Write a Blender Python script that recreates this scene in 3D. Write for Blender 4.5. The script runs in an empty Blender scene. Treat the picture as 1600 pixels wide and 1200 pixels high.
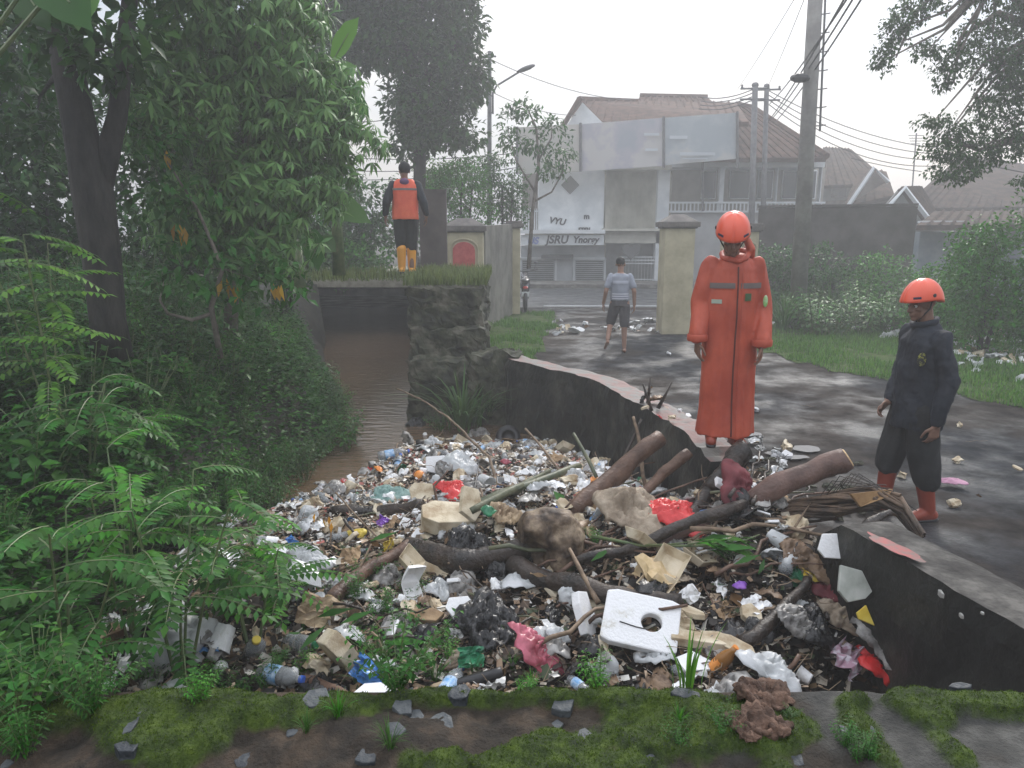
import bpy, bmesh, math, random
import numpy as np
from mathutils import Vector, Matrix, Quaternion, noise as mnoise
# ------------------------------------------------------------------ camera, sky, sun, exposure
S = bpy.context.scene
C = S.collection
FPX = 1155.0; PITCH = math.radians(11.7); CAMZ = 2.1
cam_d = bpy.data.cameras.new("camera"); cam = bpy.data.objects.new("camera", cam_d); C.objects.link(cam)
cam_d.sensor_width = 36; cam_d.lens = 36*FPX/1600; cam_d.clip_start = .05; cam_d.clip_end = 600
cam.location = (0, 0, CAMZ); cam.rotation_euler = (math.pi/2-PITCH, 0, 0)
S.camera = cam
SUN_EL, SUN_AZ = math.radians(34), math.radians(20)      # ahead of the camera, a little right
world = bpy.data.worlds.new("World"); S.world = world; world.use_nodes = True
wn = world.node_tree; wn.nodes.clear()
wo = wn.nodes.new('ShaderNodeOutputWorld'); bg = wn.nodes.new('ShaderNodeBackground')
sky = wn.nodes.new('ShaderNodeTexSky'); sky.sky_type = 'NISHITA'; sky.sun_disc = False
sky.sun_elevation = SUN_EL; sky.sun_rotation = SUN_AZ; sky.dust_density = 3; sky.air_density = 1.5
tc = wn.nodes.new('ShaderNodeTexCoord'); mp = wn.nodes.new('ShaderNodeMapping'); mp.inputs['Scale'].default_value = (1, 1, 3.2)
nz = wn.nodes.new('ShaderNodeTexNoise'); nz.inputs['Scale'].default_value = 2.1; nz.inputs['Detail'].default_value = 6; nz.inputs['Roughness'].default_value = .55
cr = wn.nodes.new('ShaderNodeValToRGB')
cr.color_ramp.elements[0].position = .36; cr.color_ramp.elements[0].color = (.58, .68, .84, 1)
cr.color_ramp.elements[1].position = .62; cr.color_ramp.elements[1].color = (1.0, .98, .99, 1)
# the bright patch of cloud round the hidden sun
dotn = wn.nodes.new('ShaderNodeVectorMath'); dotn.operation = 'DOT_PRODUCT'
dotn.inputs[1].default_value = (math.sin(SUN_AZ)*math.cos(SUN_EL), math.cos(SUN_AZ)*math.cos(SUN_EL), math.sin(SUN_EL))
nrm = wn.nodes.new('ShaderNodeVectorMath'); nrm.operation = 'NORMALIZE'
mr = wn.nodes.new('ShaderNodeMapRange'); mr.inputs['From Min'].default_value = .72; mr.inputs['From Max'].default_value = 1; mr.inputs['To Min'].default_value = 0; mr.inputs['To Max'].default_value = 4
# an overcast sky is about three times brighter overhead than at the horizon
sx_ = wn.nodes.new('ShaderNodeSeparateXYZ'); mz = wn.nodes.new('ShaderNodeMapRange'); mz.inputs['From Min'].default_value = .12; mz.inputs['From Max'].default_value = .8; mz.inputs['To Min'].default_value = 4.5; mz.inputs['To Max'].default_value = 15
wn.links.new(nrm.outputs[0], sx_.inputs[0]); wn.links.new(sx_.outputs[2], mz.inputs['Value'])
sm_ = wn.nodes.new('ShaderNodeMath'); sm_.operation = 'ADD'; wn.links.new(mr.outputs[0], sm_.inputs[0]); wn.links.new(mz.outputs[0], sm_.inputs[1])
sc_ = wn.nodes.new('ShaderNodeVectorMath'); sc_.operation = 'SCALE'
mx = wn.nodes.new('ShaderNodeMix'); mx.data_type = 'RGBA'; mx.inputs[0].default_value = .88
L = wn.links.new
L(tc.outputs['Generated'], mp.inputs['Vector']); L(mp.outputs[0], nz.inputs['Vector']); L(nz.outputs['Fac'], cr.inputs[0])
L(tc.outputs['Generated'], nrm.inputs[0]); L(nrm.outputs[0], dotn.inputs[0]); L(dotn.outputs['Value'], mr.inputs['Value'])
L(cr.outputs[0], sc_.inputs[0]); L(sm_.outputs[0], sc_.inputs['Scale'])
L(sky.outputs[0], mx.inputs[6]); L(sc_.outputs[0], mx.inputs[7]); L(mx.outputs[2], bg.inputs[0])
bg.inputs[1].default_value = .118
L(bg.outputs[0], wo.inputs[0])
sun_d = bpy.data.lights.new("sun", 'SUN'); sun = bpy.data.objects.new("sun", sun_d); C.objects.link(sun)
sun_d.energy = 1.5; sun_d.angle = math.radians(11); sun_d.color = (1, .96, .9)
sun.rotation_euler = (math.pi/2-SUN_EL, 0, math.pi-SUN_AZ)
S.view_settings.view_transform = 'Standard'; S.view_settings.look = 'None'
S.view_settings.gamma = 1; S.view_settings.use_curve_mapping = False
S.view_settings.exposure = .38
S.render.engine = 'CYCLES'
S.cycles.use_denoising = True; S.cycles.max_bounces = 7; S.cycles.diffuse_bounces = 3; S.cycles.glossy_bounces = 3
S.cycles.transmission_bounces = 6; S.cycles.transparent_max_bounces = 12; S.cycles.volume_bounces = 1
S.cycles.caustics_reflective = False; S.cycles.caustics_refractive = False
S.cycles.sample_clamp_indirect = 6
HAZE = .0075
# ------------------------------------------------------------------ helpers
R = random.Random(7)
sp, cp = math.sin(PITCH), math.cos(PITCH)
def ray(u, v):
    b = (600-v)/FPX
    return ((u-800)/FPX, cp+b*sp, -sp+b*cp)
def GZ_(u, v, z):
    r = ray(u, v); t = (z-CAMZ)/r[2]; return Vector((r[0]*t, r[1]*t, z))
def GY(u, v, y):
    r = ray(u, v); t = y/r[1]; return Vector((r[0]*t, y, CAMZ+r[2]*t))
def lerp(a, b, t): return a+(b-a)*t
def sst(t):
    t = min(1, max(0, t)); return t*t*(3-2*t)
def interp(x, pts):
    if x <= pts[0][0]: return pts[0][1]
    for (a, va), (b, vb) in zip(pts, pts[1:]):
        if x <= b: return va+(vb-va)*(x-a)/(b-a)
    return pts[-1][1]
def nz3(x, y, z=0, s=1): return mnoise.noise(Vector((x*s, y*s, z*s)))
def fbm(x, y, z=0, s=1, o=4):
    return mnoise.fractal(Vector((x*s, y*s, z*s)), 1.0, 2.0, o)

def link(o, parent=None):
    C.objects.link(o)
    if parent is not None: o.parent = parent
    return o
def tag(o, label=None, cat=None, group=None, kind=None):
    if label: o['label'] = label
    if cat: o['category'] = cat
    if group: o['group'] = group
    if kind: o['kind'] = kind
    return o
def empty(name, loc=(0, 0, 0), rz=0):
    o = bpy.data.objects.new(name, None); C.objects.link(o); o.location = loc; o.rotation_euler = (0, 0, rz)
    o.empty_display_size = .1; return o
def mesh_np(name, V, Fc, mats, parent=None, smooth=False, mi=None):
    """V (n,3), Fc (m,k) same-size faces, or list of lists"""
    me = bpy.data.meshes.new(name)
    if isinstance(Fc, np.ndarray):
        k = Fc.shape[1]
        me.vertices.add(len(V)); me.vertices.foreach_set('co', np.asarray(V, dtype=np.float32).ravel())
        me.loops.add(Fc.size); me.loops.foreach_set('vertex_index', Fc.ravel().astype(np.int32))
        me.polygons.add(len(Fc)); me.polygons.foreach_set('loop_start', np.arange(0, Fc.size, k, dtype=np.int32))
        me.polygons.foreach_set('loop_total', np.full(len(Fc), k, dtype=np.int32))
        me.update(calc_edges=True)
    else:
        me.from_pydata([tuple(v) for v in V], [], [list(f) for f in Fc])
    if not isinstance(mats, (list, tuple)): mats = [mats]
    for m in mats: me.materials.append(m)
    if mi is not None: me.polygons.foreach_set('material_index', np.asarray(mi, dtype=np.int32))
    if smooth: me.polygons.foreach_set('use_smooth', np.ones(len(me.polygons), dtype=bool))
    me.update()
    o = bpy.data.objects.new(name, me)
    return link(o, parent)

class MB:
    def __init__(s): s.v = []; s.f = []; s.m = []; s.cur = 0
    def add(s, V, Fc):
        n = len(s.v); s.v += [tuple(x) for x in V]
        for f in Fc: s.f.append([i+n for i in f]); s.m.append(s.cur)
        return s
    def box(s, c, size, rot=None):
        c = Vector(c); h = Vector(size)*.5; M_ = rot if rot is not None else Matrix.Identity(3)
        V = [c+M_@Vector((sx*h.x, sy*h.y, sz*h.z)) for sx in (-1, 1) for sy in (-1, 1) for sz in (-1, 1)]
        return s.add(V, [(0, 1, 3, 2), (4, 6, 7, 5), (0, 4, 5, 1), (2, 3, 7, 6), (0, 2, 6, 4), (1, 5, 7, 3)])
    def prism(s, pts, z0, z1):
        """pts: list of (x,y) ccw; z0,z1 numbers or lists"""
        n = len(pts); a = z0 if isinstance(z0, (list, tuple)) else [z0]*n; b = z1 if isinstance(z1, (list, tuple)) else [z1]*n
        V = [(p[0], p[1], a[i]) for i, p in enumerate(pts)]+[(p[0], p[1], b[i]) for i, p in enumerate(pts)]
        F_ = [tuple(range(n-1, -1, -1)), tuple(range(n, 2*n))]+[(i, (i+1) % n, n+(i+1) % n, n+i) for i in range(n)]
        return s.add(V, F_)
    def extr(s, pts3, vec):
        n = len(pts3); vec = Vector(vec); V = [Vector(p) for p in pts3]+[Vector(p)+vec for p in pts3]
        return s.add(V, [tuple(range(n-1, -1, -1)), tuple(range(n, 2*n))]+[(i, (i+1) % n, n+(i+1) % n, n+i) for i in range(n)])
    def tube(s, pts, rad, seg=8, rough=0, rs=6, cap=True, flat=1.0):
        pts = [Vector(p) for p in pts]; n = len(pts)
        if not isinstance(rad, (list, tuple)): rad = [rad]*n
        T = [(pts[min(i+1, n-1)]-pts[max(i-1, 0)]).normalized() for i in range(n)]
        up = Vector((0, 0, 1)) if abs(T[0].z) < .9 else Vector((0, 1, 0))
        N = T[0].cross(up).normalized(); V = []
        for i in range(n):
            if i:
                N = (N-T[i]*N.dot(T[i])).normalized()
            B = T[i].cross(N)
            for k in range(seg):
                a = 2*math.pi*k/seg; d = N*math.cos(a)+B*math.sin(a)*flat
                r = rad[i]
                if rough:
                    q = pts[i]+d*r; r *= 1+rough*fbm(q.x, q.y, q.z, rs)
                V.append(pts[i]+d*r)
        F_ = [(i*seg+k, i*seg+(k+1) % seg, (i+1)*seg+(k+1) % seg, (i+1)*seg+k) for i in range(n-1) for k in range(seg)]
        if cap: F_ += [tuple(range(seg-1, -1, -1)), tuple(range((n-1)*seg, n*seg))]
        return s.add(V, F_)
    def lathe(s, prof, seg=16, c=(0, 0, 0), rot=None, closed=True):
        c = Vector(c); M_ = rot if rot is not None else Matrix.Identity(3); V = []
        for r, z in prof:
            for k in range(seg):
                a = 2*math.pi*k/seg; V.append(c+M_@Vector((r*math.cos(a), r*math.sin(a), z)))
        n = len(prof)
        F_ = [(i*seg+k, i*seg+(k+1) % seg, (i+1)*seg+(k+1) % seg, (i+1)*seg+k) for i in range(n-1) for k in range(seg)]
        if closed: F_ += [tuple(range(seg-1, -1, -1)), tuple(range((n-1)*seg, n*seg))]
        return s.add(V, F_)
    def ball(s, c, r, seg=10, rings=7, rot=None):
        if not isinstance(r, (list, tuple)): r = (r, r, r)
        c = Vector(c); M_ = rot if rot is not None else Matrix.Identity(3)
        V = [c+M_@Vector((0, 0, -r[2]))]
        for i in range(1, rings):
            p = -math.pi/2+math.pi*i/rings
            for k in range(seg):
                a = 2*math.pi*k/seg; V.append(c+M_@Vector((r[0]*math.cos(p)*math.cos(a), r[1]*math.cos(p)*math.sin(a), r[2]*math.sin(p))))
        V.append(c+M_@Vector((0, 0, r[2])))
        F_ = [(0, 1+(k+1) % seg, 1+k) for k in range(seg)]
        for i in range(rings-2):
            for k in range(seg):
                a = 1+i*seg+k; b = 1+i*seg+(k+1) % seg; F_.append((a, b, b+seg, a+seg))
        t = len(V)-1; o_ = 1+(rings-2)*seg
        F_ += [(t, o_+k, o_+(k+1) % seg) for k in range(seg)]
        return s.add(V, F_)
    def cap2(s, p0, r0, p1, r1, seg=10):
        """tapered capsule"""
        p0 = Vector(p0); p1 = Vector(p1); d = (p1-p0); ln = d.length
        q = d.to_track_quat('Z', 'Y').to_matrix() if ln > 1e-6 else Matrix.Identity(3)
        pr = [(r0*math.cos(a), r0*math.sin(a)) for a in (-1.45, -1.0, -.5, 0)]+[(r1*math.cos(a), ln+r1*math.sin(a)) for a in (0, .5, 1.0, 1.45)]
        return s.lathe(pr, seg, p0, q)
    def grid(s, fn, nu, nv):
        V = [fn(i/nu, j/nv) for j in range(nv+1) for i in range(nu+1)]
        return s.add(V, [(j*(nu+1)+i, j*(nu+1)+i+1, (j+1)*(nu+1)+i+1, (j+1)*(nu+1)+i) for j in range(nv) for i in range(nu)])
    def build(s, name, mats, parent=None, smooth=False, bevel=0, origin=None):
        if not isinstance(mats, (list, tuple)): mats = [mats]
        V = s.v
        if origin is not None: V = [(a-origin[0], b-origin[1], c-origin[2]) for a, b, c in V]
        me = bpy.data.meshes.new(name); me.from_pydata(V, [], s.f)
        for m in mats: me.materials.append(m)
        me.polygons.foreach_set('material_index', s.m)
        if smooth: me.polygons.foreach_set('use_smooth', [True]*len(me.polygons))
        bm = bmesh.new(); bm.from_mesh(me); bmesh.ops.recalc_face_normals(bm, faces=bm.faces)
        if bevel: bmesh.ops.bevel(bm, geom=bm.edges[:]+bm.verts[:], offset=bevel, segments=2, affect='EDGES', profile=.6)
        bm.to_mesh(me); bm.free(); me.update()
        o = bpy.data.objects.new(name, me); link(o, parent)
        if origin is not None: o.location = origin
        return o
def evalmesh(o, mods):
    """apply the modifiers listed [(type, {attr: value})] into the mesh"""
    for t, kw in mods:
        m = o.modifiers.new(t, t)
        for k, v in kw.items(): setattr(m, k, v)
    dg = bpy.context.evaluated_depsgraph_get(); dg.update()
    me = bpy.data.meshes.new_from_object(o.evaluated_get(dg)); old = o.data
    o.modifiers.clear(); o.data = me; bpy.data.meshes.remove(old)
    return o
def displace(o, amp, scale, oct_=3, axis=None, seed=0):
    me = o.data; me.update()
    co = np.empty(len(me.vertices)*3, dtype=np.float32); me.vertices.foreach_get('co', co); co = co.reshape(-1, 3)
    nn = np.empty(len(me.vertices)*3, dtype=np.float32); me.vertex_normals.foreach_get('vector', nn); nn = nn.reshape(-1, 3)
    sx, sy, sz = (scale, scale, scale) if not isinstance(scale, (tuple, list)) else scale
    for i, (c, n) in enumerate(zip(co, nn)):
        d = amp*mnoise.fractal(Vector((c[0]*sx+seed, c[1]*sy+seed*.7, c[2]*sz-seed)), 1, 2, oct_)
        co[i] += n*d
    me.vertices.foreach_set('co', co.ravel()); me.update()
    return o
# ------------------------------------------------------------------ materials
MATS = {}
def mat(name, c1, c2=None, scale=6, rough=.6, bump=0, bscale=40, metallic=0, spec=.5, trans=0, alpha=1, island=0, transl=0,
        c3=None, detail=6, lo=.38, hi=.62, rvar=0, coat=0, stretch=None, ramp=None, ior=1.45, coords='Object'):
    """procedural material: noise-mixed colours, optional per-piece variation (island), bump, roughness variation"""
    if name in MATS: return MATS[name]
    m = bpy.data.materials.new(name); m.use_nodes = True; nt = m.node_tree; b = nt.nodes['Principled BSDF']; out = nt.nodes['Material Output']
    K = nt.links.new
    b.inputs['Roughness'].default_value = rough; b.inputs['Metallic'].default_value = metallic
    b.inputs['Specular IOR Level'].default_value = spec; b.inputs['Transmission Weight'].default_value = trans
    b.inputs['IOR'].default_value = ior; b.inputs['Alpha'].default_value = alpha; b.inputs['Coat Weight'].default_value = coat
    t = nt.nodes.new('ShaderNodeTexCoord'); vec = t.outputs[coords]
    if stretch:
        mpn = nt.nodes.new('ShaderNodeMapping'); mpn.inputs['Scale'].default_value = stretch; K(vec, mpn.inputs['Vector']); vec = mpn.outputs[0]
    col = None
    n1 = nt.nodes.new('ShaderNodeTexNoise'); n1.inputs['Scale'].default_value = scale; n1.inputs['Detail'].default_value = detail; n1.inputs['Roughness'].default_value = .6
    K(vec, n1.inputs['Vector'])
    if c2 is not None:
        r_ = nt.nodes.new('ShaderNodeValToRGB'); e = r_.color_ramp.elements
        e[0].position = lo; e[0].color = (*c1, 1); e[1].position = hi; e[1].color = (*c2, 1)
        if c3 is not None:
            x = e.new((lo+hi)/2+.02); x.color = (*c3, 1)
        K(n1.outputs['Fac'], r_.inputs[0]); col = r_.outputs[0]
    geo = None
    if ramp:
        geo = nt.nodes.new('ShaderNodeNewGeometry'); r_ = nt.nodes.new('ShaderNodeValToRGB'); r_.color_ramp.interpolation = 'CONSTANT'; e = r_.color_ramp.elements
        n = len(ramp); e[0].position = 0; e[0].color = (*ramp[0], 1); e[1].position = 1/n; e[1].color = (*ramp[1], 1)
        for i in range(2, n): x = e.new(i/n); x.color = (*ramp[i], 1)
        K(geo.outputs['Random Per Island'], r_.inputs[0])
        if col is None: col = r_.outputs[0]
        else:
            mm = nt.nodes.new('ShaderNodeMix'); mm.data_type = 'RGBA'; mm.blend_type = 'MULTIPLY'; mm.inputs[0].default_value = 1; K(col, mm.inputs[6]); K(r_.outputs[0], mm.inputs[7]); col = mm.outputs[2]
    if island:
        if geo is None: geo = nt.nodes.new('ShaderNodeNewGeometry')
        oi = nt.nodes.new('ShaderNodeObjectInfo')
        ad = nt.nodes.new('ShaderNodeMath'); ad.operation = 'ADD'; K(geo.outputs['Random Per Island'], ad.inputs[0]); K(oi.outputs['Random'], ad.inputs[1])
        fr = nt.nodes.new('ShaderNodeMath'); fr.operation = 'FRACT'; K(ad.outputs[0], fr.inputs[0])
        hv = nt.nodes.new('ShaderNodeHueSaturation')
        mv = nt.nodes.new('ShaderNodeMapRange'); mv.inputs['To Min'].default_value = 1-island; mv.inputs['To Max'].default_value = 1+island; K(fr.outputs[0], mv.inputs['Value'])
        mh = nt.nodes.new('ShaderNodeMapRange'); mh.inputs['To Min'].default_value = .5-.035*island; mh.inputs['To Max'].default_value = .5+.03*island; K(geo.outputs['Random Per Island'], mh.inputs['Value'])
        K(mv.outputs[0], hv.inputs['Value']); K(mh.outputs[0], hv.inputs['Hue'])
        if col is None: hv.inputs['Color'].default_value = (*c1, 1)
        else: K(col, hv.inputs['Color'])
        col = hv.outputs[0]
    if col is None: b.inputs['Base Color'].default_value = (*c1, 1)
    else: K(col, b.inputs['Base Color'])
    if rvar:
        rr = nt.nodes.new('ShaderNodeMapRange'); rr.inputs['From Min'].default_value = .35; rr.inputs['From Max'].default_value = .65
        rr.inputs['To Min'].default_value = max(.03, rough-rvar); rr.inputs['To Max'].default_value = min(1, rough+rvar)
        n3 = nt.nodes.new('ShaderNodeTexNoise'); n3.inputs['Scale'].default_value = scale*.7; n3.inputs['Detail'].default_value = 4; K(vec, n3.inputs['Vector'])
        K(n3.outputs['Fac'], rr.inputs['Value']); K(rr.outputs[0], b.inputs['Roughness'])
    if bump:
        n2 = nt.nodes.new('ShaderNodeTexNoise'); n2.inputs['Scale'].default_value = bscale; n2.inputs['Detail'].default_value = 5; K(vec, n2.inputs['Vector'])
        bp = nt.nodes.new('ShaderNodeBump'); bp.inputs['Strength'].default_value = bump; bp.inputs['Distance'].default_value = .02
        K(n2.outputs['Fac'], bp.inputs['Height']); K(bp.outputs[0], b.inputs['Normal'])
    if transl:
        tr = nt.nodes.new('ShaderNodeBsdfTranslucent'); ms = nt.nodes.new('ShaderNodeMixShader'); ms.inputs[0].default_value = transl
        if col is None: tr.inputs[0].default_value = (*c1, 1)
        else: K(col, tr.inputs[0])
        K(b.outputs[0], ms.inputs[1]); K(tr.outputs[0], ms.inputs[2]); K(ms.outputs[0], out.inputs[0])
    MATS[name] = m
    return m
def leafmat(name, c, isl=.45, rough=.42, transl=.3, c2=None): return mat(name, c, c2=c2, scale=.9, rough=rough, island=isl, transl=transl, spec=.25, detail=2)
LF = dict(
    dark=leafmat('leaf_dark', (.028, .088, .014)), mid=leafmat('leaf_mid', (.031, .12, .014)),
    bright=leafmat('leaf_bright', (.055, .2, .016)), fresh=leafmat('leaf_fresh', (.10, .24, .03)),
    pale=leafmat('leaf_pale', (.12, .25, .07)), olive=leafmat('leaf_olive', (.06, .09, .03)),
    yellow=leafmat('leaf_yellow', (.5, .27, .03)), brown=leafmat('leaf_brown', (.13, .07, .03)),
    grass=leafmat('grass_green', (.05, .13, .025)), lawn=leafmat('lawn_green', (.085, .2, .03)))
BARK = mat('bark_dark', (.008, .007, .006), (.03, .026, .022), scale=9, rough=.8, bump=.8, bscale=30, stretch=(1, 1, .35))
BARKL = mat('bark_grey', (.10, .085, .07), (.2, .17, .14), scale=9, rough=.75, bump=.6, bscale=30)
WOODB = mat('wet_bark_brown', (.07, .036, .022), (.15, .085, .055), scale=8, rough=.5, bump=.5, bscale=45, rvar=.15)
WOODR = mat('smooth_reddish_bark', (.08, .045, .035), (.17, .10, .08), scale=5, rough=.5, bump=.35, bscale=60)
WOODD = mat('black_wet_bark', (.014, .011, .009), (.05, .035, .026), scale=8, rough=.38, bump=.6, bscale=40, rvar=.15)
WOODC = mat('fresh_cut_wood', (.42, .27, .13), (.6, .44, .25), scale=20, rough=.7)
TWIG = mat('twig_brown', (.1, .065, .04), (.24, .17, .11), scale=12, rough=.65)
TWIGG = mat('green_stem', (.08, .13, .05), (.16, .19, .08), scale=8, rough=.45)
BAMB = mat('old_green_pole', (.05, .065, .035), (.14, .14, .08), scale=6, rough=.5, bump=.2)
CONC = mat('stained_concrete', (.09, .085, .078), (.22, .21, .19), scale=4, rough=.75, bump=.5, bscale=35, c3=(.14, .13, .115))
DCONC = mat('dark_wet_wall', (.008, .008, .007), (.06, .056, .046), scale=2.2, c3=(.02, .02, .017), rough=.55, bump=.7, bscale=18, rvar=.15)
CREAM = mat('cream_plaster', (.36, .32, .21), (.5, .45, .31), scale=2.5, rough=.75, bump=.15)
REDP = mat('faded_red_paint', (.38, .05, .05), (.5, .1, .09), scale=7, rough=.6)
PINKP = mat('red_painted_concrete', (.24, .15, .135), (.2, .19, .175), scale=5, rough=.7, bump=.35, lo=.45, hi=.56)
WHITEW = mat('white_wall_paint', (.55, .58, .6), (.72, .74, .75), scale=1.2, rough=.8)
BEIGEW = mat('beige_wall_paint', (.42, .41, .35), (.55, .53, .46), scale=1.4, rough=.8)
DARKIN = mat('dark_interior', (.04, .038, .036), (.07, .065, .06), scale=2, rough=.8)
TILE = mat('clay_roof_tile', (.06, .036, .029), (.12, .07, .053), scale=3, rough=.85, bump=.5, bscale=14, spec=.08)
TILED = mat('old_dark_roof_tile', (.035, .026, .022), (.085, .056, .042), scale=3, rough=.85, bump=.5, bscale=14, spec=.08)
METALG = mat('galvanised_metal', (.09, .09, .095), (.15, .15, .155), scale=6, rough=.6, spec=.3)
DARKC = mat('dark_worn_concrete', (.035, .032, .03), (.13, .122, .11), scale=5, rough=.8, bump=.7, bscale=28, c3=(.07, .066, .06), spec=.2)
BLACKP = mat('black_plastic', (.012, .012, .014), (.03, .03, .032), scale=8, rough=.35)
# ------------------------------------------------------------------ terrain functions
WATER_Z = -.4
XR = [(-1, 2.75), (1.4, 2.5), (2.81, 2.13), (3.73, 1.88), (5.6, 1.45), (6.83, 1.17), (7.97, .89), (9.2, 0), (9.6, -.17), (10.0, -1.3), (18, -2.38), (25, -3.3)]
XL = [(-1, -1.1), (1.4, -1.15), (2.5, -1.5), (3.3, -2.05), (3.8, -2.3), (6.0, -2.35), (7.0, -2.4), (8.4, -2.15), (10.3, -2.65), (12.1, -3.1), (18, -4.7), (25, -7.5)]
def xr(y): return interp(y, XR)
def xl(y): return interp(y, XL)
def ground_h(x, y):
    if 24.5 < y: base_canal = False
    else: base_canal = xl(y) < x < xr(y)+.12
    if base_canal:
        e = min(1, (x-xl(y))/.35)
        return lerp(-.35, -1.1, e)
    if x <= xl(y) and y <= 24.5:
        d = xl(y)-x
        z = -.35+.75*sst(d/.5)+.75*sst((d-.3)/2.2)+.25*sst((d-3)/5)
        z += .1*fbm(x, y, 0, .7)
        if y > 16: z = lerp(z, .86, sst((y-15)/3))
        return z*1.0
    if x < -1.0 and y > 24.5: return .86
    # the yard on the right: flat, worn, with shallow ruts
    z = .018*fbm(x, y, 3, .9)+.01*fbm(x, y, 9, 3)
    if y > 19.3: z = 0
    if x < -.2 and y > 9.6 : z = lerp(z, 1.3, sst((-.3-x)/1.0)) if y > 13 else z
    return z
def axis(a, b, fine0, fine1, f, growth=1.25):
    out = []; x = fine0
    while x < fine1: out.append(x); x += f
    out.append(fine1)
    st = f; x = fine1
    while x < b: st *= growth; x += st; out.append(min(x, b))
    st = f; x = fine0; pre = []
    while x > a: st *= growth; x -= st; pre.append(max(x, a))
    return pre[::-1]+out
xs = axis(-260, 260, -9, 9, .12); ys = axis(-30, 420, -1, 24, .12)
V = np.array([(x, y, ground_h(x, y)) for y in ys for x in xs], dtype=np.float32)
nx, ny = len(xs), len(ys)
ii = np.arange(nx-1)[None, :]; jj = np.arange(ny-1)[:, None]*nx
a = (ii+jj).ravel(); Fc = np.stack([a, a+1, a+1+nx, a+nx], 1)
# ground material: soil under the plants on the left, wet mud and broken asphalt on the right
def ground_mat():
    m = bpy.data.materials.new('ground_soil_and_worn_asphalt'); m.use_nodes = True; nt = m.node_tree; b = nt.nodes['Principled BSDF']; K = nt.links.new
    t = nt.nodes.new('ShaderNodeTexCoord')
    def noi(s, d=7): n = nt.nodes.new('ShaderNodeTexNoise'); n.inputs['Scale'].default_value = s; n.inputs['Detail'].default_value = d; n.inputs['Roughness'].default_value = .62; K(t.outputs['Object'], n.inputs['Vector']); return n
    def rampn(src, a_, b_, ca, cb):
        r_ = nt.nodes.new('ShaderNodeValToRGB'); e = r_.color_ramp.elements; e[0].position = a_; e[0].color = (*ca, 1); e[1].position = b_; e[1].color = (*cb, 1); K(src, r_.inputs[0]); return r_
    n1 = noi(.55); n2 = noi(3.5); n3 = noi(40, 4)
    asph = rampn(n2.outputs['Fac'], .35, .65, (.010, .011, .013), (.034, .036, .041))
    mud = rampn(n2.outputs['Fac'], .35, .65, (.02, .017, .015), (.06, .051, .045))
    sel = rampn(n1.outputs['Fac'], .46, .56, (0, 0, 0), (1, 1, 1))
    mx_ = nt.nodes.new('ShaderNodeMix'); mx_.data_type = 'RGBA'; K(sel.outputs[0], mx_.inputs[0]); K(asph.outputs[0], mx_.inputs[6]); K(mud.outputs[0], mx_.inputs[7])
    K(mx_.outputs[2], b.inputs['Base Color'])
    wet = noi(1.1, 5).outputs['Fac']; rg = rampn(wet, .36, .56, (.32, .32, .32), (.9, .9, .9)); K(rg.outputs[0], b.inputs['Roughness']); sg = rampn(wet, .36, .56, (.26, .26, .26), (.06, .06, .06)); K(sg.outputs[0], b.inputs['Specular IOR Level'])
    bp = nt.nodes.new('ShaderNodeBump'); bp.inputs['Strength'].default_value = .5; bp.inputs['Distance'].default_value = .02
    ad = nt.nodes.new('ShaderNodeMath'); ad.operation = 'ADD'; K(n3.outputs['Fac'], ad.inputs[0]); K(noi(7, 6).outputs['Fac'], ad.inputs[1]); K(ad.outputs[0], bp.inputs['Height']); K(bp.outputs[0], b.inputs['Normal'])
    return m
gm = ground_mat()
SOIL = mat('dark_leafy_soil', (.012, .011, .007), (.035, .03, .018), scale=6, rough=.8, bump=.8, bscale=20)
cx = V[:, 0][Fc].mean(1); cy = V[:, 1][Fc].mean(1)
mi = np.array([1 if (x <= xr(y)+.1 and y < 23) or (x < -1 and y >= 12) else 0 for x, y in zip(cx, cy)])
g = mesh_np('ground', V, Fc, [gm, SOIL], smooth=True, mi=mi); tag(g, kind='structure')
# lawn sheet areas (grass verge) as structure under the blades
LAWNP = [(3.6, 17.2), (4.9, 11.2), (6.1, 8.7), (9.0, 7.2), (16, 6.0), (22, 12), (16, 19), (9, 18.6)]
def in_poly(x, y, P):
    c = False; n = len(P)
    for i in range(n):
        x1, y1 = P[i]; x2, y2 = P[(i+1) % n]
        if (y1 > y) != (y2 > y) and x < (x2-x1)*(y-y1)/(y2-y1)+x1: c = not c
    return c
LAWN2 = [(-.45, 9.9), (.1, 10.6), (.55, 13.5), (1.0, 17.5), (1.1, 19.2), (-.9, 19.2), (-.9, 15.6), (-.45, 13)]
mb = MB()
LGM = mat('lawn_soil', (.03, .06, .015), (.07, .10, .03), scale=5, rough=.95, spec=.1, bump=.5)
for P in (LAWNP, LAWN2):
    x0, x1 = min(p[0] for p in P), max(p[0] for p in P); y0, y1 = min(p[1] for p in P), max(p[1] for p in P); st = .25
    ixs = np.arange(x0, x1, st); iys = np.arange(y0, y1, st)
    for x in ixs:
        for y in iys:
            w = .22*fbm(x, y, 5, 1.2)
            if in_poly(x+w+st/2, y+w+st/2, P):
                mb.add([(xx, yy, ground_h(xx, yy)+.012) for xx, yy in ((x, y), (x+st, y), (x+st, y+st), (x, y+st))], [(0, 1, 2, 3)])
o = mb.build('grass_verge', LGM); tag(o, kind='structure')
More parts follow.
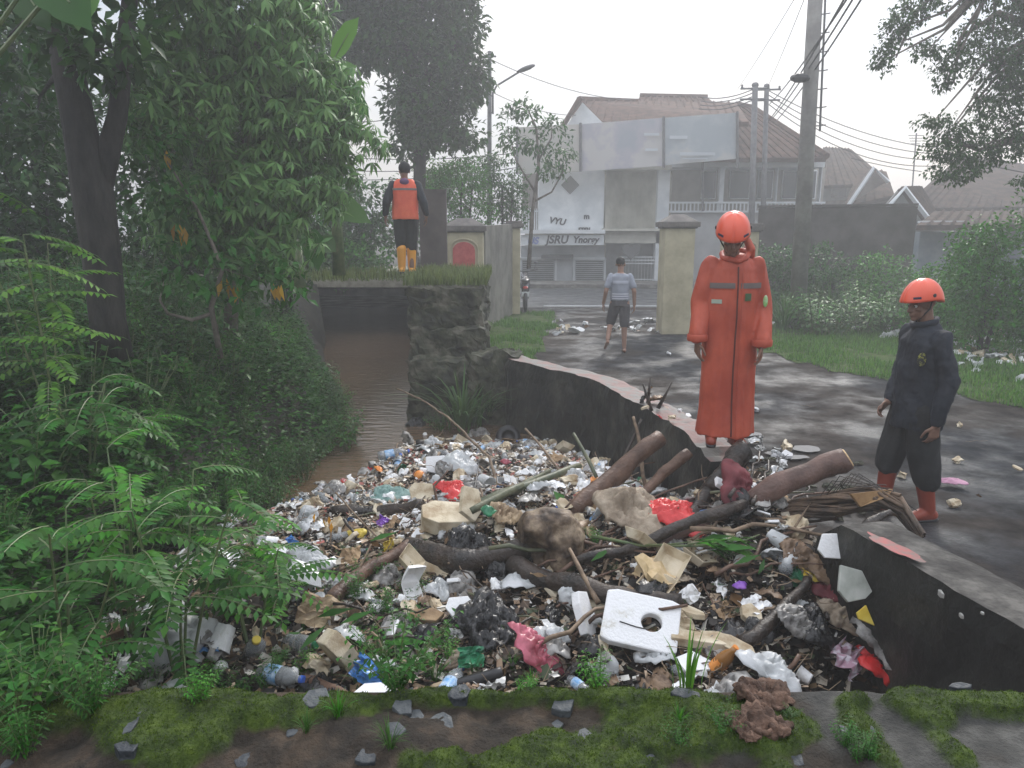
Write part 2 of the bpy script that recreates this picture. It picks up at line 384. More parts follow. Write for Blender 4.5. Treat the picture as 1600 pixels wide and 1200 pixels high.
# grass blades: one stuff object
def blades(n, place, h0, h1, w, seed, bend=.5):
    rng = np.random.RandomState(seed); P = []
    while len(P) < n:
        p = place(rng)
        if p is not None: P.append(p)
    P = np.array(P); ang = rng.rand(n)*6.283; hh = h0+(h1-h0)*rng.rand(n)**1.5; ww = w*(.6+.8*rng.rand(n))
    side = np.stack([np.cos(ang), np.sin(ang), 0*ang], 1)*ww[:, None]; fw = np.stack([-np.sin(ang), np.cos(ang), 0*ang], 1)
    b = (bend*(rng.rand(n)+.2)*hh)[:, None]; up = np.zeros((n, 3)); up[:, 2] = hh
    V = np.concatenate([P-side, P+side, P+up*.6+fw*b*.35-side*.7, P+up*.6+fw*b*.35+side*.7, P+up*.95+fw*b], 1).reshape(-1, 3)
    k = np.arange(n)[:, None]*5
    F4 = k+np.array([[0, 1, 3, 2]]); F3 = k+np.array([[2, 3, 4]])
    tri = np.concatenate([F4[:, [0, 1, 2]], F4[:, [0, 2, 3]], F3], 0)
    return V, tri
def pl_lawn(rng):
    if rng.rand() < .8: x, y, P = 3.6+rng.rand()*12, 6+rng.rand()*13, LAWNP
    else: x, y, P = -.95+rng.rand()*2.1, 9.9+rng.rand()*9.3, LAWN2
    w = .22*fbm(x, y, 5, 1.2)
    if not in_poly(x+w, y+w, P) or fbm(x, y, 8, .8) < -.45*rng.rand(): return None
    return (x, y, ground_h(x, y))
V, T = blades(100000, pl_lawn, .03, .13, .007, 3)
o = mesh_np('lawn_grass', V, T, LF['lawn']); tag(o, 'short green grass covering the verge and lawn', 'grass', kind='stuff')
# street beyond the gate, with kerb and edge line
ASPH = mat('street_asphalt', (.05, .052, .055), (.085, .087, .09), scale=3, rough=.45, bump=.3, bscale=60, rvar=.15)
mb = MB(); mb.add([(-60, 20.6, .012), (90, 20.6, .012), (90, 27.6, .012), (-60, 27.6, .012)], [(0, 1, 2, 3)]); o = mb.build('road', ASPH); tag(o, kind='structure')
mb = MB(); mb.add([(.9, 20.95, .017), (60, 20.95, .017), (60, 21.07, .017), (.9, 21.07, .017)], [(0, 1, 2, 3)]); o = mb.build('road_edge_line', WHITEW); tag(o, kind='structure')
mb = MB(); mb.box((15, 28.6, .08), (150, 2.0, .16)); o = mb.build('pavement', CONC); tag(o, kind='structure')
# photographer's bridge deck behind the mossy wall
mb = MB(); mb.box((0, -1.2, .35), (14, 4.4, .3)); o = mb.build('bridge_deck', CONC); tag(o, kind='structure')
# water
def water_mat():
    m = bpy.data.materials.new('muddy_brown_water'); m.use_nodes = True; nt = m.node_tree; b = nt.nodes['Principled BSDF']; K = nt.links.new
    b.inputs['Base Color'].default_value = (.135, .088, .052, 1); b.inputs['Roughness'].default_value = .06; b.inputs['Specular IOR Level'].default_value = .55
    t = nt.nodes.new('ShaderNodeTexCoord'); mpn = nt.nodes.new('ShaderNodeMapping'); mpn.inputs['Scale'].default_value = (1, 3.2, 1); K(t.outputs['Object'], mpn.inputs[0])
    n = nt.nodes.new('ShaderNodeTexNoise'); n.inputs['Scale'].default_value = 3.4; n.inputs['Detail'].default_value = 4; K(mpn.outputs[0], n.inputs['Vector'])
    bp = nt.nodes.new('ShaderNodeBump'); bp.inputs['Strength'].default_value = .28; bp.inputs['Distance'].default_value = .05; K(n.outputs['Fac'], bp.inputs['Height']); K(bp.outputs[0], b.inputs['Normal'])
    return m
WM = water_mat()
mb = MB(); ysw = [-1+i*.5 for i in range(52)]
for a_, b_ in zip(ysw, ysw[1:]):
    mb.add([(xl(a_)-.35, a_, WATER_Z), (xr(a_)+.05, a_, WATER_Z), (xr(b_)+.05, b_, WATER_Z), (xl(b_)-.35, b_, WATER_Z)], [(0, 1, 2, 3)])
o = mb.build('canal_water', WM); tag(o, kind='structure')
# puddles on the yard
PUD = mat('puddle_water', (.03, .03, .032), rough=.03, spec=.8)
def puddle(u, v, rx, ry, seed):
    c = GZ_(u, v, .03); pts = []
    for k in range(28):
        a_ = 2*math.pi*k/28; r_ = 1+.35*fbm(math.cos(a_), math.sin(a_), seed, 1.3)
        pts.append((c.x+rx*r_*math.cos(a_), c.y+ry*r_*math.sin(a_), .02))
    m_ = MB(); m_.add(pts, [tuple(range(28))]); o_ = m_.build('puddle', PUD); tag(o_, kind='structure')
for q in ((1258, 699, .13, .12, 1), (1215, 706, .10, .07, 2), (1172, 676, .1, .1, 3), (1180, 640, .07, .05, 4), (1240, 712, .16, .06, 5)):
    puddle(*q)
# pile surface
YRIM = [(-2.4, 6.3), (-1.85, 6.9), (-1.55, 7.25), (-1.25, 7.9), (-1.15, 8.7), (.4, 8.5), (.9, 7.8), (1.3, 7)]
def pile_h(x, y):
    s_ = sst((interp(x, YRIM)-y)/1.3)
    h = -.47+s_*.34
    h += .2*math.exp(-((x-.3)/.9)**2-((y-5.2)/.9)**2)
    h += .46*math.exp(-((x-1.72)/.42)**2-((y-4.95)/.5)**2)+.2*math.exp(-((x-1.6)/.4)**2-((y-4.3)/.5)**2)
    h += .17*math.exp(-((x-1.0)/.65)**2-((y-4.4)/.8)**2)
    h -= .35*sst((3.1-y)/1.1)
    h -= .5*sst((x-1.3)/.4)*sst((3.75-y)/.6)
    h += .06*fbm(x, y, 2, 1.8)
    return h
def on_pile(u, v, dz=0):
    r = ray(u, v); t = 1.5
    while t < 12:
        x, y, z = r[0]*t, r[1]*t, CAMZ+r[2]*t
        if z < pile_h(x, y)+dz: break
        t += .02
    return Vector((x, y, z))
MUD = mat('wet_black_mud_and_leaves', (.006, .005, .004), (.045, .03, .02), scale=7, rough=.6, bump=.9, bscale=25, rvar=.15, c3=(.016, .012, .009), spec=.3)
def in_pile(x, y):
    return 1.0 < y < interp(x, YRIM)+.15 and xl(y)-.1 < x < (xr(y)+.25 if 4.0 < y < 5.3 else xr(y)+.02)
xs2 = np.arange(-2.5, 2.6, .06); ys2 = np.arange(1.3, 9.0, .06); mb = MB(); idx = {}
for x in xs2:
    for y in ys2:
        if in_pile(x, y):
            q = []
            for xx, yy in ((x, y), (x+.06, y), (x+.06, y+.06), (x, y+.06)):
                k = (round(xx*100), round(yy*100))
                if k not in idx: idx[k] = len(mb.v); mb.v.append((xx, yy, pile_h(xx, yy)-.04+.03*fbm(xx, yy, 1, 9)))
                q.append(idx[k])
            mb.f.append(q); mb.m.append(0)
o = mb.build('mud_bank', MUD, smooth=True); tag(o, kind='structure')
# ------------------------------------------------------------------ walls of the canal
def wall_strip(name, edge, thick, ztop, zbot, mats, parent=None, res=.08, rough=.012, seed=0, capm=1):
    """a wall whose channel-side edge follows edge [(x,y)]; ztop may be a function(s along, y)"""
    P = [Vector((e[0], e[1], 0)) for e in edge]; seg = []
    for a_, b_ in zip(P, P[1:]):
        n = max(1, int((b_-a_).length/res))
        for k in range(n): seg.append(a_.lerp(b_, k/n))
    seg.append(P[-1]); n = len(seg); m = MB(); prof = []
    for i, p in enumerate(seg):
        t = (seg[min(i+3, n-1)]-seg[max(i-3, 0)]).normalized(); nr = Vector((t.y, -t.x, 0))
        if nr.x < 0: nr = -nr
        zt = ztop(p) if callable(ztop) else ztop
        row = []
        nz_ = 14
        for k in range(nz_+1):
            z = lerp(zbot, zt, k/nz_); q = Vector((p.x, p.y, z)); d = rough*1.8*fbm(p.x, p.y, z+seed, 3)+rough*fbm(p.x, p.y, z+seed, 14)
            if k == nz_: d += .012
            row.append(q+nr*d)
        for k in range(1, 6):
            q = p+nr*(thick*k/5); row.append(Vector((q.x, q.y, zt+rough*.5*fbm(q.x, q.y, seed, 8)-(.01 if k == 5 else 0))))
        q = p+nr*thick; row.append(Vector((q.x+nr.x*.01, q.y+nr.y*.01, zbot)))
        prof.append(row)
    c = len(prof[0])
    for row in prof: m.v += [tuple(v) for v in row]
    for i in range(n-1):
        for k in range(c-1):
            m.f.append([i*c+k, (i+1)*c+k, (i+1)*c+k+1, i*c+k+1]); m.m.append(capm if k >= 14 and k < c-2 else 0)
    for e in (0, n-1): m.f.append([e*c+k for k in range(c)]); m.m.append(0)
    return m.build(name, mats, parent, smooth=False)
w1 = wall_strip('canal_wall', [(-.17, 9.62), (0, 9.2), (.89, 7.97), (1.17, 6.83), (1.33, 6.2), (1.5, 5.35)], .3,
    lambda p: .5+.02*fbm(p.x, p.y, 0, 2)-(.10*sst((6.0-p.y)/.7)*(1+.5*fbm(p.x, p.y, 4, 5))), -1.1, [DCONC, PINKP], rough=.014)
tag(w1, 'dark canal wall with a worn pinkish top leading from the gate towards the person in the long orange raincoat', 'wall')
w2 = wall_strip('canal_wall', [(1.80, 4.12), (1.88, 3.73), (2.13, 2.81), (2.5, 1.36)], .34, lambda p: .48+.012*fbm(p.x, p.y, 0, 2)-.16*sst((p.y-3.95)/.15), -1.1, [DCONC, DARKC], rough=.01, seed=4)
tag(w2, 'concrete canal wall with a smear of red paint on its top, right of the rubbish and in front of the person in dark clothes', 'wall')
# red paint smear as a part lying on the top
mb = MB(); c0 = GZ_(1376, 845, .50); c1 = GZ_(1420, 868, .50); pts = []
ax = (c1-c0).normalized(); pr = Vector((-ax.y, ax.x, 0))
mid = (c0+c1)/2
for k in range(22):
    a_ = 2*math.pi*k/22; r_ = 1+.3*fbm(math.cos(a_), math.sin(a_), 3, 2)
    q = mid+ax*(.19*r_*math.cos(a_))+pr*(.05*r_*math.sin(a_)); pts.append((q.x, q.y, .506))
mb.add(pts, [tuple(range(22))]); mb.build('paint_smear', mat('crimson_paint_on_concrete', (.3, .045, .045), (.13, .08, .07), scale=14, rough=.6), w2)
# near-vertical seam of pale patches on the dark wall face
for (u, v, s_) in ((1470, 928, .03), (1502, 962, .02), (1535, 958, .012)):
    m_ = MB(); y_ = 3.05; c = GY(u, v, y_); xw = interp(c.y, XR)-.02; t = c.copy(); t = Vector((CAMZ and 0, 0, 0))+Vector((xw, c.y, 0))
    # intersect the ray with the wall face
    r_ = ray(u, v); tt = 1.0
    while r_[0]*tt < interp(r_[1]*tt, [(1.36, 2.5), (2.81, 2.13), (3.73, 1.88), (4.12, 1.8)])-.012: tt += .005
    p = Vector((r_[0]*tt, r_[1]*tt, CAMZ+r_[2]*tt))
    m_.ball(p, (.008, s_, s_*.7), 5, 3); m_.build('pale_patch', mat('pale_mortar', (.3, .29, .27), (.42, .41, .38), scale=20, rough=.8), w2)
# old bridge over the canal: deck slab, abutment of rough stones, far dark end
STONEW = mat('mossy_rubble_stone', (.02, .02, .014), (.11, .10, .075), scale=5, rough=.8, bump=1, bscale=14, c3=(.05, .055, .03))
br = empty('old_bridge', (-3.6, 11, 0)); tag(br, 'low old bridge slab over the far end of the canal, dark underneath', 'bridge')
mb = MB(); mb.box((-5.9, 21.4, .86), (7.2, 6.8, .2)); o = mb.build('deck_slab', mat('pale_old_concrete', (.16, .15, .11), (.3, .28, .22), scale=5, rough=.8, bump=.4), None, bevel=.012); o.parent = br; o.matrix_parent_inverse = Matrix.Translation((3.6, -11, 0))  # slab carried back to the end wall so the opening below stays dark
mb = MB(); mb.box((-5.4, 24.5, -.1), (8, .25, 1.9)); o = mb.build('end_wall', DCONC); o.parent = br; o.matrix_parent_inverse = Matrix.Translation((3.6, -11, 0))
mb = MB(); mb.extr([(-1.3, 10.35, -1.1), (-1.3, 10.35, 1.27), (-2.38, 18.0, .84), (-3.25, 24.4, .84), (-3.25, 24.4, -1.1), (-2.38, 18, -1.1)], (.3, 0, 0)); o = mb.build('side_wall', DCONC); o.parent = br; o.matrix_parent_inverse = Matrix.Translation((3.6, -11, 0))
mb = MB()
for k in range(5):
    mb.box((-5.2, 18.3+k*1.2, .77), (5.6, .22, .12))
o = mb.build('beam', DCONC); o.parent = br; o.matrix_parent_inverse = Matrix.Translation((3.6, -11, 0))
# abutment: three rough tiers
ab = empty('stone_abutment', (-.85, 10, 0)); tag(ab, 'rough stepped block of mossy stone beside the canal, grass growing on its top', 'stone wall')
def rough_block(name, x0, x1, y0, y1, z0, z1, parent, matl, n=16, amp=.06, seed=0):
    m = MB(); bm = bmesh.new()
    bmesh.ops.create_cube(bm, size=1); bmesh.ops.subdivide_edges(bm, edges=bm.edges[:], cuts=n, use_grid_fill=True)
    for v in bm.verts:
        c = Vector((lerp(x0, x1, v.co.x+.5), lerp(y0, y1, v.co.y+.5), lerp(z0, z1, v.co.z+.5)))
        d = Vector((fbm(c.x, c.y, c.z+seed, 5), fbm(c.x+9, c.y, c.z+seed, 5), fbm(c.x, c.y+9, c.z+seed, 5)))
        v.co = c+d*amp
    me = bpy.data.meshes.new(name); bm.to_mesh(me); bm.free(); me.materials.append(matl)
    o_ = bpy.data.objects.new(name, me); link(o_, parent)
    if parent: o_.matrix_parent_inverse = Matrix.Translation(-Vector(parent.location))
    return o_
rough_block('upper_block', -1.42, -.42, 10.1, 13.2, .62, 1.34, ab, STONEW, 18, .07)
rough_block('ledge', -1.38, -.36, 9.95, 10.9, .05, .80, ab, STONEW, 18, .07, 3)
rough_block('footing', -1.36, .0, 9.55, 10.6, -1.0, .42, ab, STONEW, 18, .09, 6)
rough_block('rubble_heap', -.55, .1, 9.4, 9.95, -.6, .52, ab, STONEW, 14, .1, 9)
def pl_ab(rng):
    x = -1.5+rng.rand()*1.15; y = 10.15+rng.rand()*3
    if rng.rand() < .25: x = -3.2+rng.rand()*2.2; y = 11+rng.rand()*1.6
    return (x, y, 1.36+.03*rng.rand())
V, T = blades(7000, pl_ab, .05, .22, .007, 5); o = mesh_np('abutment_grass', V, T, leafmat('leaf_drygrass', (.12, .16, .05))); tag(o, 'pale green grass tufts growing over the stone abutment by the yellow boots', 'grass', kind='stuff')
# ------------------------------------------------------------------ mossy wall in the foreground
def moss_mask(x, y):
    d = .6*fbm(x, y, 1, 2.2)+.55*fbm(x, y, 6, 9)
    # two cushions on the left, a broad one right of centre, thin trails on the far right
    def bl(cx, cy, rx, ry): return max(0, 1-((x-cx)/rx)**2-((y-cy)/ry)**2)
    m_ = bl(-.98, 1.33, .32, .08)*1.2+bl(-.66, 1.30, .2, .13)*1.6+bl(-.42, 1.34, .16, .07)*1.4+bl(.42, 1.31, .3, .11)*1.3+bl(.12, 1.22, .28, .1)*.75+bl(-.1, 1.19, .4, .06)*.6
    m_ += bl(.83, 1.28, .07, .2)*1.1+bl(.95, 1.33, .22, .05)*.9+bl(.70, 1.27, .06, .2)*1.1+bl(1.05, 1.37, .45, .045)*1.3+bl(.1, 1.38, .5, .03)*1.0
    return m_+d*(.9-.3*sst((x-.55)/.15))-.42-.28*sst((x-.55)/.15)
def wall_h(x, y):
    sm = sst((x-.55)/.25)          # right third is smoother render
    h = 1.138-.03*sst((1.30-y)/.3)*(1-sm)
    h += (1-sm)*sst((1.415-y)/.08)*(.018*fbm(x, y, 0, 5)+.010*fbm(x, y, 4, 18))+sm*(.008*fbm(x, y, 0, 4)+.004*fbm(x, y, 0, 25))
    m_ = moss_mask(x, y); h += .022*sst(m_*1.8)+(.004*fbm(x, y, 0, 60) if m_ > .1 else 0)
    h -= .004*sst((y-1.40)/.02)
    e = sst((1.06-y)/.1); h -= .12*e
    return h
def mosswall_mat():
    m = bpy.data.materials.new('moss_soil_and_concrete'); m.use_nodes = True; nt = m.node_tree; b = nt.nodes['Principled BSDF']; K = nt.links.new
    at = nt.nodes.new('ShaderNodeAttribute'); at.attribute_name = 'cover'
    sp_ = nt.nodes.new('ShaderNodeSeparateColor'); K(at.outputs['Color'], sp_.inputs[0])
    t = nt.nodes.new('ShaderNodeTexCoord')
    def noi(s, d=6): n = nt.nodes.new('ShaderNodeTexNoise'); n.inputs['Scale'].default_value = s; n.inputs['Detail'].default_value = d; n.inputs['Roughness'].default_value = .65; K(t.outputs['Object'], n.inputs['Vector']); return n
    def rp(src, p0, p1, c0, c1, c2=None):
        r_ = nt.nodes.new('ShaderNodeValToRGB'); e = r_.color_ramp.elements; e[0].position = p0; e[0].color = (*c0, 1); e[1].position = p1; e[1].color = (*c1, 1)
        if c2: x = e.new((p0+p1)/2); x.color = (*c2, 1)
        K(src, r_.inputs[0]); return r_.outputs[0]
    moss = rp(noi(22).outputs['Fac'], .35, .68, (.014, .026, .005), (.085, .13, .012), (.04, .068, .008))
    soil = rp(noi(16).outputs['Fac'], .35, .65, (.014, .011, .008), (.075, .052, .034), (.035, .026, .018))
    conc = rp(noi(12).outputs['Fac'], .35, .68, (.03, .03, .028), (.13, .126, .115), (.065, .063, .057))
    m1 = nt.nodes.new('ShaderNodeMix'); m1.data_type = 'RGBA'; K(sp_.outputs[1], m1.inputs[0]); K(soil, m1.inputs[6]); K(conc, m1.inputs[7])
    m2 = nt.nodes.new('ShaderNodeMix'); m2.data_type = 'RGBA'; K(sp_.outputs[0], m2.inputs[0]); K(m1.outputs[2], m2.inputs[6]); K(moss, m2.inputs[7])
    K(m2.outputs[2], b.inputs['Base Color']); b.inputs['Roughness'].default_value = .75; b.inputs['Specular IOR Level'].default_value = .35
    bp = nt.nodes.new('ShaderNodeBump'); bp.inputs['Strength'].default_value = 1; bp.inputs['Distance'].default_value = .012; K(noi(110, 6).outputs['Fac'], bp.inputs['Height']); K(bp.outputs[0], b.inputs['Normal'])
    return m
xs3 = np.arange(-2.0, 2.61, .0085); ys3 = np.concatenate([[.86, .9, .94], np.arange(.97, 1.42, .0085)])
V = [(x, y, wall_h(x, y)) for y in ys3 for x in xs3]; nx3, ny3 = len(xs3), len(ys3); cov = []
for x, y, z in V:
    m_ = moss_mask(x, y); sm = sst((x-.5+.3*fbm(x, y, 2, 4))/.2); cov.append((sst((m_+.05*fbm(x, y, 1, 40))*4.5), sm, 0, 1))
cov += [(0, .5, 0, 1)]*(2*nx3)
V += [(x, 1.425+.012*fbm(x, 0, 1, 6), z_) for z_ in (1.05, -1.1) for x in xs3]
a = (np.arange(nx3-1)[None, :]+(np.arange(ny3+1)*nx3)[:, None]).ravel(); Fc = np.stack([a, a+1, a+1+nx3, a+nx3], 1)
mw = mesh_np('mossy_wall', np.array(V), Fc, mosswall_mat(), smooth=True)
ca = mw.data.color_attributes.new('cover', 'FLOAT_COLOR', 'POINT'); ca.data.foreach_set('color', np.array(cov, dtype=np.float32).ravel())
tag(mw, 'low thick foreground wall capped with green moss, soil and stone chips', 'wall')
def moss_fibres(n, seed):
    rng = np.random.RandomState(seed); P = []
    while len(P) < n:
        x = -1.3+rng.rand()*2.5; y = 1.12+rng.rand()*.29
        if moss_mask(x, y) > .02+.3*rng.rand(): P.append((x, y, wall_h(x, y)-.002))
    it_ = iter(P); return blades(n, lambda r: next(it_), .002, .006, .0009, seed, .8)
V, T = moss_fibres(60000, 6); o = mesh_np('moss', V, T, leafmat('moss_green', (.065, .11, .01), .5, .8)); tag(o, 'fine green moss growing in cushions on the foreground wall', 'moss', kind='stuff')
SLATE = mat('dark_slate', (.025, .03, .036), (.07, .078, .082), scale=9, rough=.55, bump=.5, bscale=50)
def slate(u, v, wpx, hpx, seed, parent=mw):
    c = GZ_(u, v, 1.13); rr = random.Random(seed); t = c.y/ray(u, v)[1]; rx = wpx/2*t/FPX; ry = hpx/2*t/FPX*1.55; pts = []
    n = 6
    for k in range(n):
        a_ = 2*math.pi*(k+.5*rr.random())/n; q = 1-.5*rr.random(); pts.append((c.x+rx*q*math.cos(a_), c.y+ry*q*math.sin(a_)))
    zz = wall_h(c.x, c.y); tl = rr.uniform(-.12, .12)
    m_ = MB(); m_.prism(pts, [zz-.03+tl*(p[0]-c.x) for p in pts], [zz+.001+tl*(p[0]-c.x)+.1*(p[1]-c.y) for p in pts])
    return m_.build('stone_chip', SLATE, parent, bevel=.003)
for i, q in enumerate(((497, 1113, 62, 38), (462, 1146, 48, 20), (632, 1108, 44, 52), (650, 1125, 36, 34), (614, 1155, 46, 26), (690, 1133, 52, 42), (718, 1102, 66, 32), (382, 1182, 46, 24), (575, 1190, 50, 26), (880, 1108, 46, 40), (868, 1133, 36, 22), (915, 1150, 36, 30), (1012, 1186, 40, 44), (1072, 1106, 60, 20), (1325, 1152, 40, 22), (1360, 1155, 16, 18), (1237, 1185, 44, 34), (606, 1088, 18, 12), (210, 1160, 24, 40), (205, 1190, 50, 26), (10, 1188, 30, 20), (1500, 1072, 60, 12))):
    slate(*q, seed=i)
CLOD = mat('reddish_earth_clod', (.06, .036, .026), (.16, .095, .066), scale=18, rough=.9, bump=.8, bscale=60)
for i, (u, v, w_) in enumerate(((1172, 1100, 44), (1203, 1103, 56), (1186, 1118, 34), (1150, 1148, 36), (1184, 1152, 58), (1211, 1160, 38), (1168, 1170, 34))):
    c = GZ_(u, v, 1.13); t = c.y/ray(u, v)[1]; r_ = w_/2*t/FPX; m_ = MB(); m_.ball((0, 0, 0), (r_*1.1, r_*1.25, r_*.4), 34, 24)
    o = m_.build('earth_clod', CLOD, smooth=True); displace(o, r_*.5, 1.9/r_, 5, seed=i*3.1); o.location = (c.x, c.y, wall_h(c.x, c.y)+r_*.3)
    tag(o, ('top left reddish earth lump of the upper heap on the mossy wall', 'top right reddish earth lump of the upper heap on the mossy wall', 'small reddish earth lump low in the upper heap on the mossy wall', 'leftmost reddish earth lump of the lower heap on the mossy wall', 'biggest reddish earth lump in the middle of the lower heap', 'right reddish earth lump of the lower heap, nearest the camera edge', 'small reddish earth lump at the front of the lower heap')[i], 'earth clod', 'reddish earth lumps on the mossy wall')
# ------------------------------------------------------------------ gate pillars
def arch_pts(x0, x1, z0, z1, n=10):
    r_ = (x1-x0)/2; c = (x0+x1)/2; zc = z1-r_*.75
    return [(x0, z0), (x1, z0)]+[(c+r_*math.cos(math.pi*k/n), zc+r_*.75*math.sin(math.pi*k/n)) for k in range(n+1)]
def pillar(name, u0, u1, vtop, y, zb=0, depth=.6, plaque=None, capk='pyramid', label='', zt=None):
    a_ = GY(u0, vtop, y); b_ = GY(u1, vtop, y); zt = a_.z if zt is None else zt; w_ = b_.x-a_.x; cx_ = (a_.x+b_.x)/2; cy_ = y+depth/2
    e = empty(name, (cx_, cy_, zb)); tag(e, label, 'gate pillar'); h = zt-zb
    m_ = MB(); m_.box((0, 0, (h-.22)/2), (w_, depth, h-.22)); m_.build('shaft', CREAM, e, bevel=.012)
    m_ = MB(); m_.box((0, 0, h-.17), (w_+.16, depth+.16, .10)); m_.box((0, 0, h-.235), (w_+.07, depth+.07, .03))
    if capk == 'pyramid':
        s_ = (w_+.1)/2; d_ = (depth+.1)/2; m_.add([(-s_, -d_, h-.118), (s_, -d_, h-.118), (s_, d_, h-.118), (-s_, d_, h-.118), (-s_*.35, -d_*.3, h+.03), (s_*.35, -d_*.3, h+.03), (s_*.35, d_*.3, h+.03), (-s_*.35, d_*.3, h+.03)], [(0, 1, 5, 4), (1, 2, 6, 5), (2, 3, 7, 6), (3, 0, 4, 7), (4, 5, 6, 7), (3, 2, 1, 0)])
    else: m_.box((0, 0, h-.09), (w_+.10, depth+.10, .05))
    m_.build('cap', mat('weathered_pillar_cap', (.1, .09, .085), (.17, .155, .14), scale=5, rough=.8, bump=.3), e, bevel=.008)
    if plaque:
        x0, x1, z0, z1 = plaque; pts = arch_pts(x0-cx_, x1-cx_, z0-zb, z1-zb)
        m_ = MB(); m_.extr([(p[0], -depth/2-.02, p[1]) for p in pts], (0, .03, 0)); m_.build('red_panel', REDP, e)
        m_ = MB(); ap = arch_pts(x0-cx_-.06, x1-cx_+.06, z0-zb-.06, z1-zb+.06)
        for q0, q1 in zip(ap[1:], ap[2:]+[ap[0]]):
            m_.tube([(q0[0], -depth/2-.012, q0[1]), (q1[0], -depth/2-.012, q1[1])], .018, 5)
        m_.build('panel_frame', CREAM, e)
    return e
def px(u, v, y): return GY(u, v, y)
p0 = px(708, 424, 15.0); p1 = px(742, 378, 15.0)
pl_l = pillar('gate_pillar', 696, 754, 343, 15.0, 0, .62, (p0.x, p1.x, p0.z, p1.z), label='short cream gate pillar with a red arched panel, beside the stone abutment')
# red tapering stripe leaning by the pillar foot
m_ = MB(); m_.extr([px(733, 448, 14.85)-Vector(pl_l.location), px(742, 444, 14.85)-Vector(pl_l.location), px(742, 497, 14.85)-Vector(pl_l.location), px(740, 497, 14.85)-Vector(pl_l.location)], (0, .03, 0)); m_.build('red_stripe', REDP, pl_l)
tall = pillar('gate_pillar', 793, 813, 341, 19.0, 0, .5, None, 'flat', 'tall narrow cream gate pillar left of the driveway opening')
a_ = px(755, 352, 16.2); b_ = px(793, 352, 19.0)
wg = MB(); wg.extr([(a_.x-.1, 15.7, 0), (a_.x-.1, 15.7, 2.2), (b_.x, 19.2, 2.27), (b_.x, 19.2, 0)], (.16, 0, 0)); o = wg.build('gate_wing_wall', mat('grey_brown_plaster', (.12, .115, .10), (.22, .21, .18), scale=2, rough=.8, bump=.2)); tag(o, 'plain grey-brown wing wall between the two left gate pillars', 'wall')
pillar('gate_pillar', 1041, 1088, 337, 15.2, 0, .62, None, 'pyramid', 'broad cream gate pillar right of the walking man, left of the orange helmet')
p0 = px(1158, 440, 16.4); p1 = px(1178, 382, 16.4)
pillar('gate_pillar', 1140, 1188, 344, 16.4, 0, .62, (p0.x, p1.x, p0.z, p1.z), 'flat', 'cream gate pillar behind the shoulder of the person in the long orange raincoat')
# black board behind the orange vest
e = MB(); q0 = px(655, 296, 13.4); q1 = px(699, 398, 13.4); e.box(((q0.x+q1.x)/2, 13.4, (q0.z+1.34)/2), (q1.x-q0.x, .12, q0.z-1.34)); o = e.build('dark_board', mat('dark_brown_board', (.05, .042, .04), (.085, .07, .065), scale=3, rough=.7)); tag(o, 'dark upright board standing beside the person in the orange vest', 'board')
# dark boundary wall on the right behind the bushes
mb = MB(); q0 = px(1186, 327, 21.0); q1 = px(1440, 331, 19.2)
mb.extr([(q0.x, 21.0, 0), (q0.x, 21.0, 2.72), (q1.x, 19.4, 2.72), (q1.x, 19.4, 0)], (.05, .2, 0)); mb.extr([(q0.x-.02, 20.97, 2.73), (q0.x-.02, 20.97, 2.79), (q1.x, 19.37, 2.79), (q1.x, 19.37, 2.73)], (.06, .28, 0))
o = mb.build('boundary_wall', mat('blackened_wall', (.05, .045, .04), (.1, .09, .085), scale=1.5, rough=.85, bump=.3)); tag(o, 'long dark boundary wall behind the bushes on the right', 'wall')
# ------------------------------------------------------------------ shop house across the street
Y0 = 30.0
hs = empty('shop_house', (4, Y0, 0)); tag(hs, 'two-storey white shop house with graffiti, a faded billboard and brown tiled roofs', 'building')
def P_(name, m_, mats, **k):
    o_ = m_.build(name, mats, hs, **k); o_.matrix_parent_inverse = Matrix.Translation((-4, -Y0, 0)); return o_
def rect(m_, u0, u1, v0, v1, y, dep=.2):
    a_ = GY(u0, v1, y); b_ = GY(u1, v0, y); m_.box(((a_.x+b_.x)/2, y+dep/2, (a_.z+b_.z)/2), (b_.x-a_.x, dep, b_.z-a_.z)); return a_, b_
m_ = MB(); rect(m_, 842, 945, 266, 359, Y0, 4); P_('front_wall', m_, WHITEW)
m_ = MB(); rect(m_, 816, 841, 268, 362, Y0+1.6, .3); P_('recess_wall', m_, mat('brown_recess', (.16, .14, .12), (.22, .19, .17), scale=2, rough=.8))
m_ = MB()
for k in range(9): a_ = GY(817+k*3, 362, Y0+.1); m_.box((a_.x, Y0+.1, a_.z+.45), (.035, .035, .9))
a_ = GY(816, 330, Y0+.1); b_ = GY(841, 330, Y0+.1); m_.box(((a_.x+b_.x)/2, Y0+.1, a_.z+.0), (b_.x-a_.x, .06, .05)); P_('balcony_rail', m_, WHITEW)
m_ = MB(); rect(m_, 812, 946, 359, 365, Y0-.9, 1.2); rect(m_, 814, 944, 367, 383, Y0-.75, .5); ledge = P_('ledge', m_, WHITEW)
m_ = MB(); rect(m_, 814, 945, 384, 446, Y0+.3, .3); P_('shop_wall', m_, mat('grey_white_wall', (.4, .42, .44), (.52, .54, .56), scale=1.4, rough=.8))
